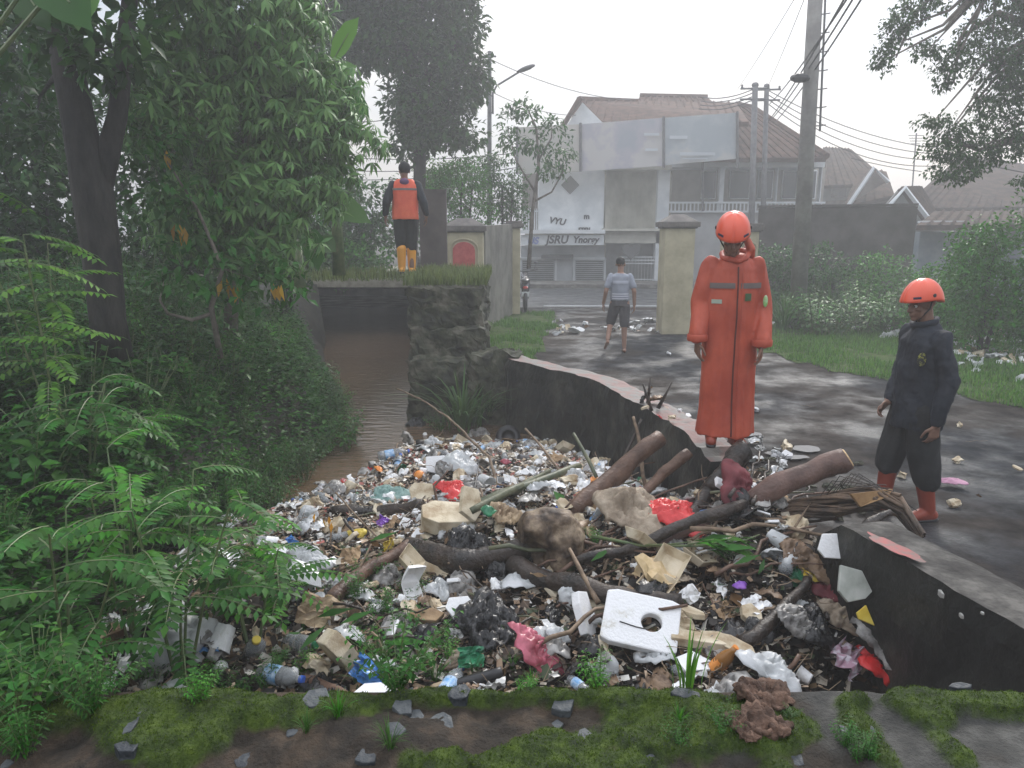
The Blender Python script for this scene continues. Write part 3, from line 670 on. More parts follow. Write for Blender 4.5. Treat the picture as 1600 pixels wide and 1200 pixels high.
for u0, u1 in ((816, 866), (899, 943)):
    m_ = MB(); rect(m_, u0-3, u1+3, 402, 406, Y0+.2, .2); rect(m_, u0-4, u0-.5, 404, 446, Y0+.2, .2); rect(m_, u1+.5, u1+4, 404, 446, Y0+.2, .2); fr = P_('shop_door_frame', m_, WHITEW)
    m_ = MB(); rect(m_, u0, u1, 407, 446, Y0+.25, .1); o = m_.build('roller_shutter', DARKIN, fr); o.matrix_parent_inverse = fr.matrix_parent_inverse.copy()
    m_ = MB()
    for k in range(12): rect(m_, u0+1, u1-1, 408+k*3.1, 409+k*3.1, Y0+.232, .02)
    o = m_.build('shutter_slats', mat('shutter_grey', (.09, .09, .09), rough=.5), fr)
m_ = MB(); rect(m_, 846, 896, 398, 404, Y0-.1, .5); P_('small_canopy', m_, METALG)
# diamond vent
c = GY(891, 289, Y0-.03); m_ = MB(); s_ = .36; m_.extr([(c.x-s_, c.y, c.z), (c.x, c.y, c.z-s_), (c.x+s_, c.y, c.z), (c.x, c.y, c.z+s_)], (0, .06, 0)); P_('diamond_vent', m_, mat('vent_grey', (.16, .16, .15), rough=.7))
m_ = MB(); rect(m_, 820, 1288, 256, 446, Y0+4.3, .2); P_('rear_wall', m_, BEIGEW)
# curved beige middle bay
m_ = MB(); pts = []
a_ = GY(945, 366, Y0); b_ = GY(1024, 366, Y0); zt = GY(945, 262, Y0).z; zb = GY(945, 368, Y0).z
ar = [(lerp(a_.x, b_.x, k/12), Y0+.9*math.sin(math.pi*k/12)) for k in range(13)]
for (x0, y0), (x1, y1) in zip(ar, ar[1:]): m_.add([(x0, y0, zb), (x1, y1, zb), (x1, y1, zt), (x0, y0, zt)], [(0, 1, 2, 3)])
P_('curved_bay', m_, BEIGEW, smooth=True)
m_ = MB(); rect(m_, 944, 1050, 258, 265, Y0-.5, 2.2); P_('bay_cornice', m_, BEIGEW)
m_ = MB(); rect(m_, 943, 1046, 357, 361, Y0-.6, 1.8); rect(m_, 945, 1042, 362, 380, Y0-.3, 1.6); P_('bay_ledge', m_, BEIGEW)
m_ = MB(); rect(m_, 1022, 1048, 256, 446, Y0-.3, .5); P_('corner_column', m_, WHITEW)
# ground floor of the bay: recessed wall, white gate
m_ = MB(); rect(m_, 946, 1042, 380, 446, Y0+1.2, .2); P_('porch_wall', m_, mat('porch_grey', (.3, .31, .31), (.4, .41, .41), rough=.8, scale=1.3))
m_ = MB(); rect(m_, 1022, 1040, 392, 432, Y0+1.05, .1); P_('porch_door', m_, DARKIN)
m_ = MB()
for v_ in (401, 406, 411, 436, 441): rect(m_, 972, 1042, v_, v_+1.3, Y0-.25, .04)
for u_ in range(972, 1042, 5): rect(m_, u_, u_+1.2, 401, 441, Y0-.2, .04)
P_('white_gate', m_, WHITEW)
m_ = MB(); rect(m_, 940, 1046, 441, 450, Y0-.4, .5); P_('plinth', m_, mat('pale_plinth', (.45, .46, .46), (.55, .56, .56), rough=.8, scale=2))
# heart-shaped hanging sign
c = GY(986, 392, Y0-.28); m_ = MB(); hp = []
for k in range(24):
    t = 2*math.pi*k/24; hp.append((c.x+.023*16*math.sin(t)**3, c.y, c.z+.023*(13*math.cos(t)-5*math.cos(2*t)-2*math.cos(3*t)-math.cos(4*t))))
m_.extr(hp, (0, .05, 0)); P_('hanging_sign', m_, mat('grey_sign', (.1, .1, .1), rough=.7))
# right wing upper floor
m_ = MB(); rect(m_, 1048, 1290, 262, 330, Y0+1.5, .3); P_('veranda_wall', m_, mat('veranda_beige', (.3, .28, .25), (.38, .36, .32), scale=1.6, rough=.8))
m_ = MB(); rect(m_, 1046, 1290, 246, 261, Y0-.1, 2.2); P_('fascia', m_, WHITEW)
for (u0, u1) in ((1122, 1133), (1211, 1217), (1279, 1286), (1175, 1181)):
    m_ = MB(); rect(m_, u0, u1, 261, 330, Y0+.05, .3); P_('veranda_column', m_, WHITEW)
for (u0, u1) in ((1097, 1119), (1140, 1172), (1184, 1208), (1222, 1246), (1252, 1276)):
    m_ = MB(); rect(m_, u0-1.5, u1+1.5, 266, 311, Y0+1.42, .08); f_ = P_('window_frame', m_, WHITEW)
    m_ = MB(); rect(m_, u0, u1, 267.5, 309.5, Y0+1.40, .05); o = m_.build('window_pane', mat('dark_window_glass', (.05, .06, .065), rough=.1, spec=.7), f_); 
m_ = MB(); rect(m_, 1046, 1290, 315, 318, Y0-.05, .1); rect(m_, 1046, 1290, 329, 332, Y0-.05, .1)
for k in range(40): rect(m_, 1048+k*6, 1050.5+k*6, 318, 329, Y0-.02, .06)
P_('balustrade', m_, WHITEW)
m_ = MB(); rect(m_, 1046, 1290, 332, 446, Y0+.1, .3); P_('lower_wall', m_, mat('lower_wall_grey', (.3, .3, .3), (.4, .4, .4), scale=1.2, rough=.8))
# billboard: leaning panels above the ledge
def board(u0, u1, vt0, vt1, vb0, vb1, y0, y1, matl, name='billboard_panel'):
    q = [GY(u0, vb0, y0), GY(u1, vb1, y1), GY(u1, vt1, y1), GY(u0, vt0, y0)]
    m2 = MB(); m2.extr(q, (0, .12, 0)); return P_(name, m2, matl)
BB1 = mat('faded_cream_billboard', (.42, .42, .38), (.52, .48, .44), scale=.6, rough=.5)
BB2 = mat('faded_blue_pink_billboard', (.36, .38, .42), (.52, .5, .49), scale=.55, rough=.8, spec=.2, c3=(.44, .42, .46), lo=.42, hi=.58)
BB3 = mat('faded_blue_billboard', (.36, .4, .43), (.5, .5, .49), scale=.7, rough=.8, spec=.2, c3=(.42, .45, .47), lo=.42, hi=.58)
board(806, 906, 199, 194, 272, 268, Y0-.9, Y0-.9, BB1); b2 = board(908, 1036, 194, 184, 268, 259, Y0-.9, Y0-1.5, BB2); b3 = board(1038, 1152, 184, 176, 258, 248, Y0-1.5, Y0-2.0, BB3)
m_ = MB()
for u_, va, vb, yy in ((907, 192, 268, Y0-.95), (1037, 182, 262, Y0-1.55), (1152, 174, 262, Y0-2.05), (808, 198, 272, Y0-.95), (1098, 248, 330, Y0-.3)):
    m_ = MB(); a_ = GY(u_, va, yy); b_ = GY(u_, vb, yy); m_.tube([a_, b_], .05, 6); P_('billboard_post', m_, METALG)
# faded blotches on the billboard that read as washed-out lettering bars
m_ = MB()
for (u0, u1, v0, v1, yy) in ((1006, 1030, 208, 212, Y0-1.45), (1008, 1028, 232, 236, Y0-1.45), (1046, 1074, 212, 217, Y0-1.65), (1062, 1130, 238, 243, Y0-1.75), (1066, 1120, 247, 249, Y0-1.7)):
    m_ = MB(); a_ = GY(u0, v1, yy-.08); b_ = GY(u1, v0, yy-.08); m_.add([(a_.x, yy-.1, a_.z), (b_.x, yy-.1, a_.z), (b_.x, yy-.1, b_.z), (a_.x, yy-.1, b_.z)], [(0, 1, 2, 3)]); P_('printed_bar', m_, mat('pale_print', (.5, .53, .56), rough=.5))
# roofs
def roof(pts, matl, name='roof', th=.18):
    m2 = MB(); n_ = (Vector(pts[1])-Vector(pts[0])).cross(Vector(pts[2])-Vector(pts[0])).normalized()
    if n_.z < 0: n_ = -n_
    m2.extr(pts, -n_*th)
    # tile courses: thin raised ribs running down the slope
    a0, a1, b1, b0 = [Vector(p) for p in pts[:4]]; n2 = int((a1-a0).length/.32)
    for k in range(1, n2):
        t = k/n2; m2.tube([a0.lerp(a1, t)+n_*.01, b0.lerp(b1, t)+n_*.01], .055, 5, cap=False)
    return P_(name, m2, matl)
G_ = GY
roof([G_(886, 200, Y0-.2), G_(1170, 190, Y0-.6), G_(1150, 160, Y0+3.4), G_(905, 156, Y0+3.4)], TILE)
roof([G_(985, 180, Y0+2.6), G_(1140, 180, Y0+2.6), G_(1105, 152, Y0+5.5), G_(1000, 150, Y0+5.5)], TILE)
roof([G_(1060, 247, Y0-.9), G_(1292, 246, Y0-.9), G_(1175, 168, Y0+4.2), G_(1060, 166, Y0+4.2)], TILE)
# end wall of the attic with the white gable
m_ = MB(); m_.extr([G_(884, 198, Y0-.3), G_(948, 198, Y0-.3), G_(910, 160, Y0-.3)], (0, .15, 0)); P_('gable', m_, WHITEW)
m_ = MB(); m_.tube([G_(878, 200, Y0-.6), G_(905, 155, Y0-.6)], .1, 5); m_.tube([G_(905, 155, Y0-.6), G_(906, 154, Y0+3)], .12, 5); P_('gable_trim', m_, TILE)
for pp_ in ([G_(1000, 150, Y0+5.5), G_(1105, 152, Y0+5.5)], [G_(905, 156, Y0+3.4), G_(1000, 160, Y0+3.4)], [G_(1150, 163, Y0+4), G_(1176, 168, Y0+4.2), G_(1292, 244, Y0-.9)]):
    m_ = MB(); m_.tube(pp_, .14, 6, rough=.2, rs=3); P_('roof_ridge', m_, TILE)
# graffiti as raised lettering
def text(body, u, v, y, size, matl, shear=0, rot=0, ext=.01, parent=hs):
    cu = bpy.data.curves.new('graffiti', 'FONT'); cu.body = body; cu.size = size; cu.extrude = ext; cu.shear = shear; cu.offset = .012
    t = bpy.data.objects.new('graffiti', cu); C.objects.link(t); dg = bpy.context.evaluated_depsgraph_get(); me = bpy.data.meshes.new_from_object(t.evaluated_get(dg)); bpy.data.objects.remove(t)
    o_ = bpy.data.objects.new('graffiti', me); me.materials.append(matl); link(o_, parent); o_.matrix_parent_inverse = Matrix.Translation((-4, -Y0, 0))
    o_.location = GY(u, v, y); o_.rotation_euler = (math.pi/2, rot, 0); return o_
SPR = mat('black_spray_paint', (.05, .05, .055), rough=.6); SPB = mat('blue_spray_paint', (.2, .25, .5), rough=.6)
text('JSRU', 853, 380, Y0-.77, .42, SPR, .2); text('Ynorgy', 895, 379, Y0-.77, .34, SPR, .2); text('US', 824, 381, Y0-.77, .36, SPB, .2)
text('VYU', 857, 348, Y0-.02, .34, SPR, .2, .15); text('EPBL', 903, 363, Y0-.02, .26, SPR, .1, ext=.02); text('m', 912, 342, Y0-.02, .3, SPR)
# ------------------------------------------------------------------ houses on the right
def house(name, label, y, wall, roofs, gables=(), extra=(), wmat=BEIGEW, rmat=TILED):
    e_ = empty(name, (GY(wall[0], 400, y).x, y, 0)); tag(e_, label, 'house'); inv = Matrix.Translation(-Vector(e_.location))
    m2 = MB(); a_ = GY(wall[0], wall[2], y); b_ = GY(wall[1], wall[2], y); m2.box(((a_.x+b_.x)/2, y+2.5, a_.z/2), (b_.x-a_.x, 5, a_.z)); o_ = m2.build('wall', wmat, e_); o_.matrix_parent_inverse = inv
    for r_ in roofs:
        q = [GY(u, v, y+dy) for u, v, dy in r_]; m2 = MB(); n_ = (q[1]-q[0]).cross(q[2]-q[0]).normalized(); n_ = n_ if n_.z > 0 else -n_
        m2.extr(q, -n_*.15); a0, a1 = q[0], q[1]; b0, b1 = q[-1], q[2]; n2 = int((a1-a0).length/.35)
        for k in range(1, n2): m2.tube([a0.lerp(a1, k/n2)+n_*.01, b0.lerp(b1, k/n2)+n_*.01], .06, 4, cap=False)
        o_ = m2.build('roof', rmat, e_); o_.matrix_parent_inverse = inv
    for g_ in gables:
        q = [GY(u, v, y-.35) for u, v in g_]
        m2 = MB(); m2.extr(q, (0, .2, 0)); o_ = m2.build('gable', wmat, e_); o_.matrix_parent_inverse = inv
        m2 = MB(); m2.tube([q[0]-Vector((0, .2, 0)), q[1]-Vector((0, .2, 0)), q[2]-Vector((0, .2, 0))], .09, 4); o_ = m2.build('gable_trim', WHITEW, e_); o_.matrix_parent_inverse = inv
    for (n_, u0, u1, v0, v1, mm) in extra:
        m2 = MB(); a_ = GY(u0, v1, y-.2); b_ = GY(u1, v0, y-.2); m2.box(((a_.x+b_.x)/2, y-.25, (a_.z+b_.z)/2), (b_.x-a_.x, .3, b_.z-a_.z)); o_ = m2.build(n_, mm, e_); o_.matrix_parent_inverse = inv
    return e_
GRW = mat('dim_grey_wall', (.16, .16, .155), (.24, .24, .23), scale=1.5, rough=.85); BRW = mat('dim_brown_wall', (.12, .10, .09), (.2, .17, .15), scale=1.5, rough=.85)
house('house', 'low tiled house right of the big pole, with a flat-topped dark roof', 36, (1286, 1388, 285), [[(1284, 290, -.5), (1392, 286, -.5), (1330, 233, 4), (1286, 230, 4)]], wmat=GRW, extra=[('window', 1300, 1320, 292, 308, DARKIN)])
house('house', 'small house with a pale-trimmed gable between the big pole and the antenna', 31, (1322, 1392, 312), [[(1318, 322, -.5), (1398, 305, -.5), (1385, 268, 3), (1345, 262, 3)]], gables=[[(1322, 322), (1362, 263), (1384, 285)]], wmat=BRW)
house('house', 'dark house with a steep pale-edged gable facing the yard', 26, (1382, 1458, 340), [[(1452, 352, -.4), (1470, 345, 4), (1440, 292, 4), (1409, 293, -.4)], [(1376, 330, -.4), (1392, 326, 4), (1440, 292, 4), (1409, 293, -.4)]], gables=[[(1378, 330), (1409, 294), (1452, 350)]], wmat=GRW)
house('house', 'broad brown-roofed house behind the drooping tree on the right', 33, (1420, 1660, 318), [[(1408, 326, -.6), (1680, 322, -.6), (1640, 262, 5), (1502, 242, 5)]], wmat=BRW, rmat=TILED, extra=[('window', 1545, 1570, 325, 352, WHITEW), ('door', 1500, 1520, 330, 372, DARKIN)])
house('house', 'long low shack with a pale metal awning right of the dark gable house', 24, (1438, 1660, 362), [[(1432, 352, -1.2), (1690, 350, -1.2), (1670, 328, 3), (1460, 330, 3)]], wmat=mat('blue_grey_boards', (.13, .17, .2), (.2, .23, .25), scale=2, rough=.7), rmat=TILED, extra=[('awning', 1436, 1505, 345, 349, WHITEW), ('door', 1500, 1528, 362, 395, DARKIN), ('window', 1545, 1585, 358, 378, GRW)])
# ------------------------------------------------------------------ poles, lamp, antenna
def part_of(e_, m_, name, matl, **k):
    o_ = m_.build(name, matl, e_, **k); o_.matrix_parent_inverse = Matrix.Translation(-Vector(e_.location)); return o_
YP = 17.0
pb = GZ_(1243, 495, 0); pb = Vector((GY(1247, 480, YP).x, YP, 0)); pt = GY(1279, -90, YP)
big = empty('utility_pole', pb); tag(big, 'thick leaning concrete utility pole with step irons, right of the shop house', 'pole')
m_ = MB(); m_.tube([pb, pb.lerp(pt, .5), pt], [.19, .165, .145], 14); part_of(big, m_, 'shaft', mat('grey_concrete_pole', (.17, .16, .15), (.25, .24, .22), scale=3, rough=.8, bump=.2), smooth=True)
m_ = MB(); l0 = GY(1281, 205, YP-.1); l1 = GY(1292, -60, YP-.1); m_.tube([l0, l1], .025, 6); part_of(big, m_, 'ladder_rail', METALG)
m_ = MB()
for k in range(9):
    m_ = MB(); q = l0.lerp(l1, (k+.3)/9); m_.tube([q+Vector((-.17, .05, 0)), q, q+Vector((.12, 0, .02))], .013, 5); part_of(big, m_, 'step_iron', METALG)
m_ = MB(); q = GY(1250, 122, YP-.2); m_.ball(q, (.22, .1, .1), 8, 6); m_.tube([q, GY(1266, 118, YP)], .03, 5); part_of(big, m_, 'cable_splice', BLACKP)
for lab, uu, vt, yy, r_ in (('slim pole behind the shop roofline, left one of the pair', 1180, 133, 27, .1), ('slim pole behind the shop roofline, right one of the pair', 1198, 135, 27.5, .085)):
    yy = 27.2 if uu == 1180 else 27.45
    b_ = Vector((GY(uu, 350, yy).x-.05, yy, 0)); t_ = GY(uu, vt, yy); e_ = empty('utility_pole', b_); tag(e_, lab, 'pole')
    m_ = MB(); m_.tube([b_, t_], [r_*1.25, r_], 10); part_of(e_, m_, 'shaft', METALG, smooth=True)
    m_ = MB()
    for dz in (0, .35): m_.tube([t_+Vector((-.5, 0, -.12-dz)), t_+Vector((.5, 0, -.1-dz))], .035, 5)
    m_.ball(t_, (r_*1.3, r_*1.3, .1), 8, 5)
    for dx in (-.45, 0, .45): m_.lathe([(.03, 0), (.05, .03), (.03, .06), (.05, .09), (.02, .12)], 8, t_+Vector((dx, 0, -.1)))
    part_of(e_, m_, 'crossarm', METALG)
lb = Vector((GY(764, 400, 24).x, 24, 0)); lt = GY(765, 80, 24); lamp = empty('street_lamp', lb); tag(lamp, 'slim street lamp pole with a single curved arm, above the green bush', 'street lamp')
m_ = MB(); m_.tube([lb, lt], [.085, .06], 10); m_.tube([lt+Vector((-.2, 0, -.15)), lt+Vector((.2, 0, -.15))], .03, 5); part_of(lamp, m_, 'pole', METALG, smooth=True)
m_ = MB(); m_.tube([GY(770, 178, 24), GY(770, 146, 24), GY(776, 134, 24), GY(812, 112, 23.6)], .03, 8); m_.tube([GY(765, 176, 24), GY(770, 176, 24)], .025, 5); m_.tube([GY(765, 150, 24), GY(770, 150, 24)], .025, 5); part_of(lamp, m_, 'arm', METALG, smooth=True)
m_ = MB(); q = GY(822, 107, 23.5); m_.ball(q, (.3, .12, .07), 12, 6, Matrix.Rotation(-.35, 3, 'Y')); part_of(lamp, m_, 'lamp_head', METALG, smooth=True)
ab_ = Vector((GY(1430, 290, 35).x, 35, 0)); an = empty('antenna', ab_); tag(an, 'thin television antenna mast rising behind the dark gable house', 'antenna')
m_ = MB(); tt = GY(1432, 208, 35); m_.tube([ab_, tt], .035, 6); part_of(an, m_, 'mast', METALG)
m_ = MB()
for k in range(4): m_.tube([tt+Vector((-.35+.05*k, 0, -.1-.12*k)), tt+Vector((.35-.05*k, 0, -.1-.12*k))], .015, 4)
part_of(an, m_, 'element', METALG)
# wires
WIRE = mat('black_cable', (.02, .02, .022), rough=.5)
def wire(a_, b_, sag, r_=.012, label=''):
    pts = [a_.lerp(b_, k/14)-Vector((0, 0, sag*4*(k/14)*(1-k/14))) for k in range(15)]; m2 = MB(); m2.tube(pts, r_, 5, cap=False)
    o_ = m2.build('cable', WIRE); return tag(o_, label, 'cable', 'cables strung between the poles')
tA = GY(1180, 138, 27.2); tB = GY(1198, 140, 27.45); tL = GY(765, 92, 24)
wire(tL, GY(985, 156, 31), .25, .014, 'upper cable from the street lamp to the shop roof')
wire(GY(765, 142, 24), GY(905, 180, 30), .2, .012, 'lower cable from the street lamp to the shop roof')
wire(tL, GY(560, 190, 26), .5, .014, 'cable leaving the street lamp towards the dark round tree')
for k, (v1, v2) in enumerate(((278, 258), (262, 250), (240, 236))):
    wire(GY(470, v1, 34), GY(830, v2, 34), .3, .02, ('lowest', 'middle', 'highest')[k]+' of the three level cables seen under the dark round tree')
for k in range(4): wire(GY(1098-k*2, 152+k*6, 31), tA+Vector((0, 0, -.12*k)), .15, .02, ('top', 'second', 'third', 'bottom')[k]+' of the four cables running left from the slim poles')
for k in range(4): wire(tB+Vector((0, 0, -.14*k)), GY(1470, 232+k*9, 30), .35+.1*k, .016, ('top', 'second', 'third', 'bottom')[k]+' of the four cables running right from the slim poles')
for k, (u2, v2, u1, v1) in enumerate(((1252, -20, 1152, 140), (1264, -20, 1200, 135))): wire(GY(u1, v1, 27), GY(u2, v2, 15), .05, .008, ('left', 'right')[k]+' thin cable rising steeply left of the thick pole')
for k, (u2, v2, u1, v1) in enumerate(((1342, -30, 1203, 162), (1350, -30, 1206, 186), (1364, -30, 1212, 190), (1335, -30, 1200, 190))): wire(GY(u1, v1, 27.4), GY(u2, v2, 11), .12, .016, ('upper', 'middle', 'lower', 'slack')[k]+' thick cable crossing behind the thick pole to the top edge')
wire(GY(1330, 247, 30), GY(1440, 268, 30), .05, .015, 'short cable right of the thick pole above the house roofs')
wire(GY(1545, 258, 24), GY(1640, 275, 24), .03, .02, 'cable above the brown roof at the right edge')
# parked motorcycle half hidden behind the tall pillar
mo = empty('motorcycle', (.35, 19.9, 0)); tag(mo, 'dark motorcycle parked end-on behind the tall narrow pillar', 'motorcycle')
for yy, nm in ((-.6, 'wheel'), (.6, 'wheel')):
    m_ = MB(); rotx = Matrix.Rotation(math.pi/2, 3, 'Y'); pts = [(0, yy+.24*math.cos(a*math.pi/10), .28+.24*math.sin(a*math.pi/10)) for a in range(21)]; m_.tube(pts, .05, 8, cap=False); w_ = m_.build('wheel', BLACKP, mo, smooth=True)
    m_ = MB(); m_.tube([(-.05, yy, .28), (.05, yy, .28)], .05, 8)
    for a in range(5): t = a*math.pi*2/5; m_.tube([(0, yy, .28), (0, yy+.2*math.cos(t), .28+.2*math.sin(t))], .012, 5)
    m_.build('rim', METALG, w_)
m_ = MB(); m_.tube([(0, -.6, .6), (0, -.2, .72), (0, .3, .78), (0, .55, .95)], [.1, .13, .12, .1], 10); m_.tube([(0, .55, 1), (0, .6, .3)], .035, 6); m_.tube([(0, -.5, .55), (0, .1, .4)], [.08, .14], 8); m_.build('body', mat('dark_motorcycle_paint', (.02, .02, .03), rough=.25, coat=.6), mo, smooth=True)
m_ = MB(); m_.ball((0, -.25, .82), (.13, .38, .07), 12, 8); m_.build('seat', BLACKP, mo, smooth=True)
m_ = MB(); m_.tube([(-.35, .42, 1.08), (-.1, .5, 1.02), (.1, .5, 1.02), (.35, .42, 1.08)], .018, 6); m_.build('handlebar', METALG, mo)
for s_ in (-1, 1): m_ = MB(); m_.tube([(s_*.25, .46, 1.05), (s_*.3, .45, 1.22)], .008, 5); m_.ball((s_*.3, .45, 1.26), (.06, .02, .04), 8, 6); m_.build('mirror', METALG, mo)
m_ = MB(); m_.ball((0, -.66, .66), (.07, .04, .04), 8, 6); m_.build('tail_light', mat('red_lens', (.5, .02, .02), rough=.2), mo)
m_ = MB(); m_.box((0, -.72, .5), (.2, .01, .12)); m_.build('number_plate', WHITEW, mo)
# ------------------------------------------------------------------ people
SKIN = mat('brown_skin', (.17, .09, .06), (.22, .12, .08), scale=12, rough=.5)
HELM = mat('orange_red_helmet_shell', (.78, .10, .045), rough=.28, coat=.3)
COATM = mat('orange_red_raincoat_cloth', (.36, .052, .025), (.5, .09, .045), scale=3, rough=.55, bump=.15, bscale=25)
NAVY = mat('black_navy_cloth', (.006, .009, .016), (.014, .019, .03), scale=6, rough=.75, bump=.2)
BLACKC = mat('black_trouser_cloth', (.008, .009, .01), (.016, .017, .018), scale=6, rough=.8, bump=.2)
VESTM = mat('orange_vest_cloth', (.72, .1, .05), (.8, .15, .07), scale=4, rough=.65)
BOOTO = mat('orange_rubber_boot', (.24, .04, .02), rough=.4); BOOTY = mat('yellow_orange_boot', (.75, .33, .04), rough=.45)
GREYT = mat('grey_tshirt', (.26, .28, .33), (.31, .33, .38), scale=5, rough=.8); SHORTM = mat('dark_grey_shorts', (.06, .055, .06), (.085, .08, .085), scale=5, rough=.85)
REFL = mat('grey_reflective_band', (.15, .12, .11), rough=.45); HAIR = mat('black_hair', (.008, .007, .006), (.02, .018, .015), scale=40, rough=.7)
EYEW = mat('eye_white', (.6, .58, .54), rough=.3); EYED = mat('eye_dark', (.02, .012, .008), rough=.2)
def loft(m, rings, seg=28, e=2.0):
    """closed body of elliptical rings (c, rx, ry[, power])"""
    V = []
    for r_ in rings:
        c = Vector(r_[0]); rx, ry = r_[1], r_[2]
        for k in range(seg):
            a_ = 2*math.pi*k/seg; ca, sa = math.cos(a_), math.sin(a_)
            V.append((c.x+rx*math.copysign(abs(ca)**(2/e), ca), c.y+ry*math.copysign(abs(sa)**(2/e), sa), c.z))
    n = len(rings)
    F_ = [(i*seg+k, i*seg+(k+1) % seg, (i+1)*seg+(k+1) % seg, (i+1)*seg+k) for i in range(n-1) for k in range(seg)]
    F_ += [tuple(range(seg-1, -1, -1)), tuple(range((n-1)*seg, n*seg))]
    return m.add(V, F_)
def limb(m, pts, rad, seg=12):
    for (a_, b_), (r0, r1) in zip(zip(pts, pts[1:]), zip(rad, rad[1:])): m.cap2(a_, r0, b_, r1, seg)
def union(m, name, matl, parent, voxel=.009, smooth=3, fold=0, fscale=(14, 14, 2.2), seed=0):
    o_ = m.build(name, matl, parent)
    evalmesh(o_, [('REMESH', dict(mode='VOXEL', voxel_size=voxel)), ('SMOOTH', dict(factor=.5, iterations=smooth))])
    o_.data.materials.clear(); o_.data.materials.append(matl)
    if fold: displace(o_, fold, fscale, 2, seed=seed)
    o_.data.polygons.foreach_set('use_smooth', [True]*len(o_.data.polygons))
    return o_
def hand(m, w, d, th, cu, s=1.0, curl=.5):
    """w wrist, d pointing along the hand, th towards the thumb, cu towards the palm"""
    w = Vector(w); d = Vector(d).normalized(); th = Vector(th); th = (th-d*th.dot(d)).normalized(); cu = d.cross(th) if Vector(cu).dot(d.cross(th)) > 0 else -d.cross(th)
    for k, (ln, fl, r_) in enumerate(((.088, .070, .0085), (.092, .078, .009), (.088, .072, .0085), (.08, .056, .0075))):
        off = th*(.030-.0205*k)*s; kn = w+d*ln*s+off
        m.cap2(w+off*.55, .0125*s, kn, .0105*s, 8)
        p = kn; a_ = curl*(.7+.12*k)
        for j, f in enumerate((.46, .3, .24)):
            dd = d*math.cos(a_)+cu*math.sin(a_)+th*(.09-.06*k); q = p+dd.normalized()*fl*f*s; m.cap2(p, (r_-.0008*j)*s, q, (r_-.0008*(j+1))*s, 8); p = q; a_ += curl*.75
    b0 = w+d*.025*s+th*.022*s; p1 = b0+(d*.6+th*.75+cu*.25).normalized()*.042*s; p2 = p1+(d*.9+th*.25+cu*.35).normalized()*.034*s; p3 = p2+(d*.95+cu*.4).normalized()*.026*s
    m.cap2(b0, .014*s, p1, .011*s, 8); m.cap2(p1, .0105*s, p2, .0095*s, 8); m.cap2(p2, .0095*s, p3, .008*s, 8)
    m.ball(w+d*.045*s+cu*.004*s, (.036*s, .036*s, .017*s), 10, 6, Matrix((th, d, cu)).transposed())
def head(m, c, M_):
    c = Vector(c); T = lambda x, y, z: c+M_@Vector((x, y, z))
    m.ball(T(0, .012, .035), (.076, .096, .088), 18, 12, M_); m.ball(T(0, -.02, -.045), (.058, .066, .068), 14, 10, M_); m.ball(T(0, -.066, -.092), (.024, .02, .018), 10, 7, M_)
    m.cap2(T(0, -.083, .012), .009, T(0, -.105, -.027), .0145, 8); m.ball(T(-.011, -.096, -.03), .009, 8, 6); m.ball(T(.011, -.096, -.03), .009, 8, 6)
    m.cap2(T(-.045, -.072, .028), .011, T(.045, -.072, .028), .011, 8); m.cap2(T(-.018, -.086, -.056), .0065, T(.018, -.086, -.056), .0065, 8); m.cap2(T(-.014, -.084, -.067), .0072, T(.014, -.084, -.067), .0072, 8)
    for s_ in (-1, 1):
        m.ball(T(s_*.044, -.055, -.018), (.02, .02, .018), 8, 6, M_); m.ball(T(s_*.079, .012, -.005), (.009, .02, .031), 10, 8, M_)
def eyes(e_, c, M_):
    c = Vector(c)
    for s_ in (-1, 1):
        q = c+M_@Vector((s_*.031, -.071, .004)); m_ = MB(); m_.ball(q, .0115, 10, 8); o_ = m_.build('eye', EYEW, e_, smooth=True)
        m_ = MB(); m_.ball(q+M_@Vector((0, -.0075, -.001)), .0062, 8, 6); m_.build('iris', EYED, o_, smooth=True)
def helmet(e_, c, M_, matl=HELM):
    c = Vector(c); m = MB(); nu, nv = 40, 16
    def fn(i, j):
        a_ = 2*math.pi*i; p = (1-j)*math.pi/2       # j=0 crown, 1 rim
        rx, ry = .122, .148; x, y = math.sin(a_)*math.cos(p), -math.cos(a_)*math.cos(p); z = math.sin(p)*.135
        front = max(0, math.cos(a_)); back = max(0, -math.cos(a_))
        low = j**3; br_ = 1+.16*low*front**2
        z -= low*(.018+.045*back**1.5-.0*front)
        ridge = .006*math.cos(6*a_)*(1-j)*j*2
        return c+M_@Vector((x*rx*br_*(1+ridge), y*ry*br_*(1+ridge), z+ridge))
    m.grid(fn, nu, nv); o_ = m.build('helmet', matl, e_, smooth=True); evalmesh(o_, [('SOLIDIFY', dict(thickness=.006, offset=-1))]); o_.data.materials.clear(); o_.data.materials.append(matl)
    o_.data.polygons.foreach_set('use_smooth', [True]*len(o_.data.polygons))
    for s_ in (-1, 1):
        m = MB(); q = c+M_@Vector((s_*.121, 0, .02)); m.ball(q, (.006, .014, .014), 12, 8, M_); m.build('side_vent', BLACKP, o_)
        m = MB(); q = c+M_@Vector((s_*.086, -.112, .014)); m.box(q, (.052, .004, .016), M_@Matrix.Rotation(-s_*-.92, 3, 'Z')); m.build('sticker', mat('dark_blue_sticker', (.03, .03, .07), rough=.4), o_)
        m = MB(); m.tube([c+M_@Vector((s_*.1, .0, -.01)), c+M_@Vector((s_*.082, -.01, -.08)), c+M_@Vector((s_*.03, -.055, -.155))], .0055, 6); m.build('chin_strap', BLACKP, o_)
    return o_
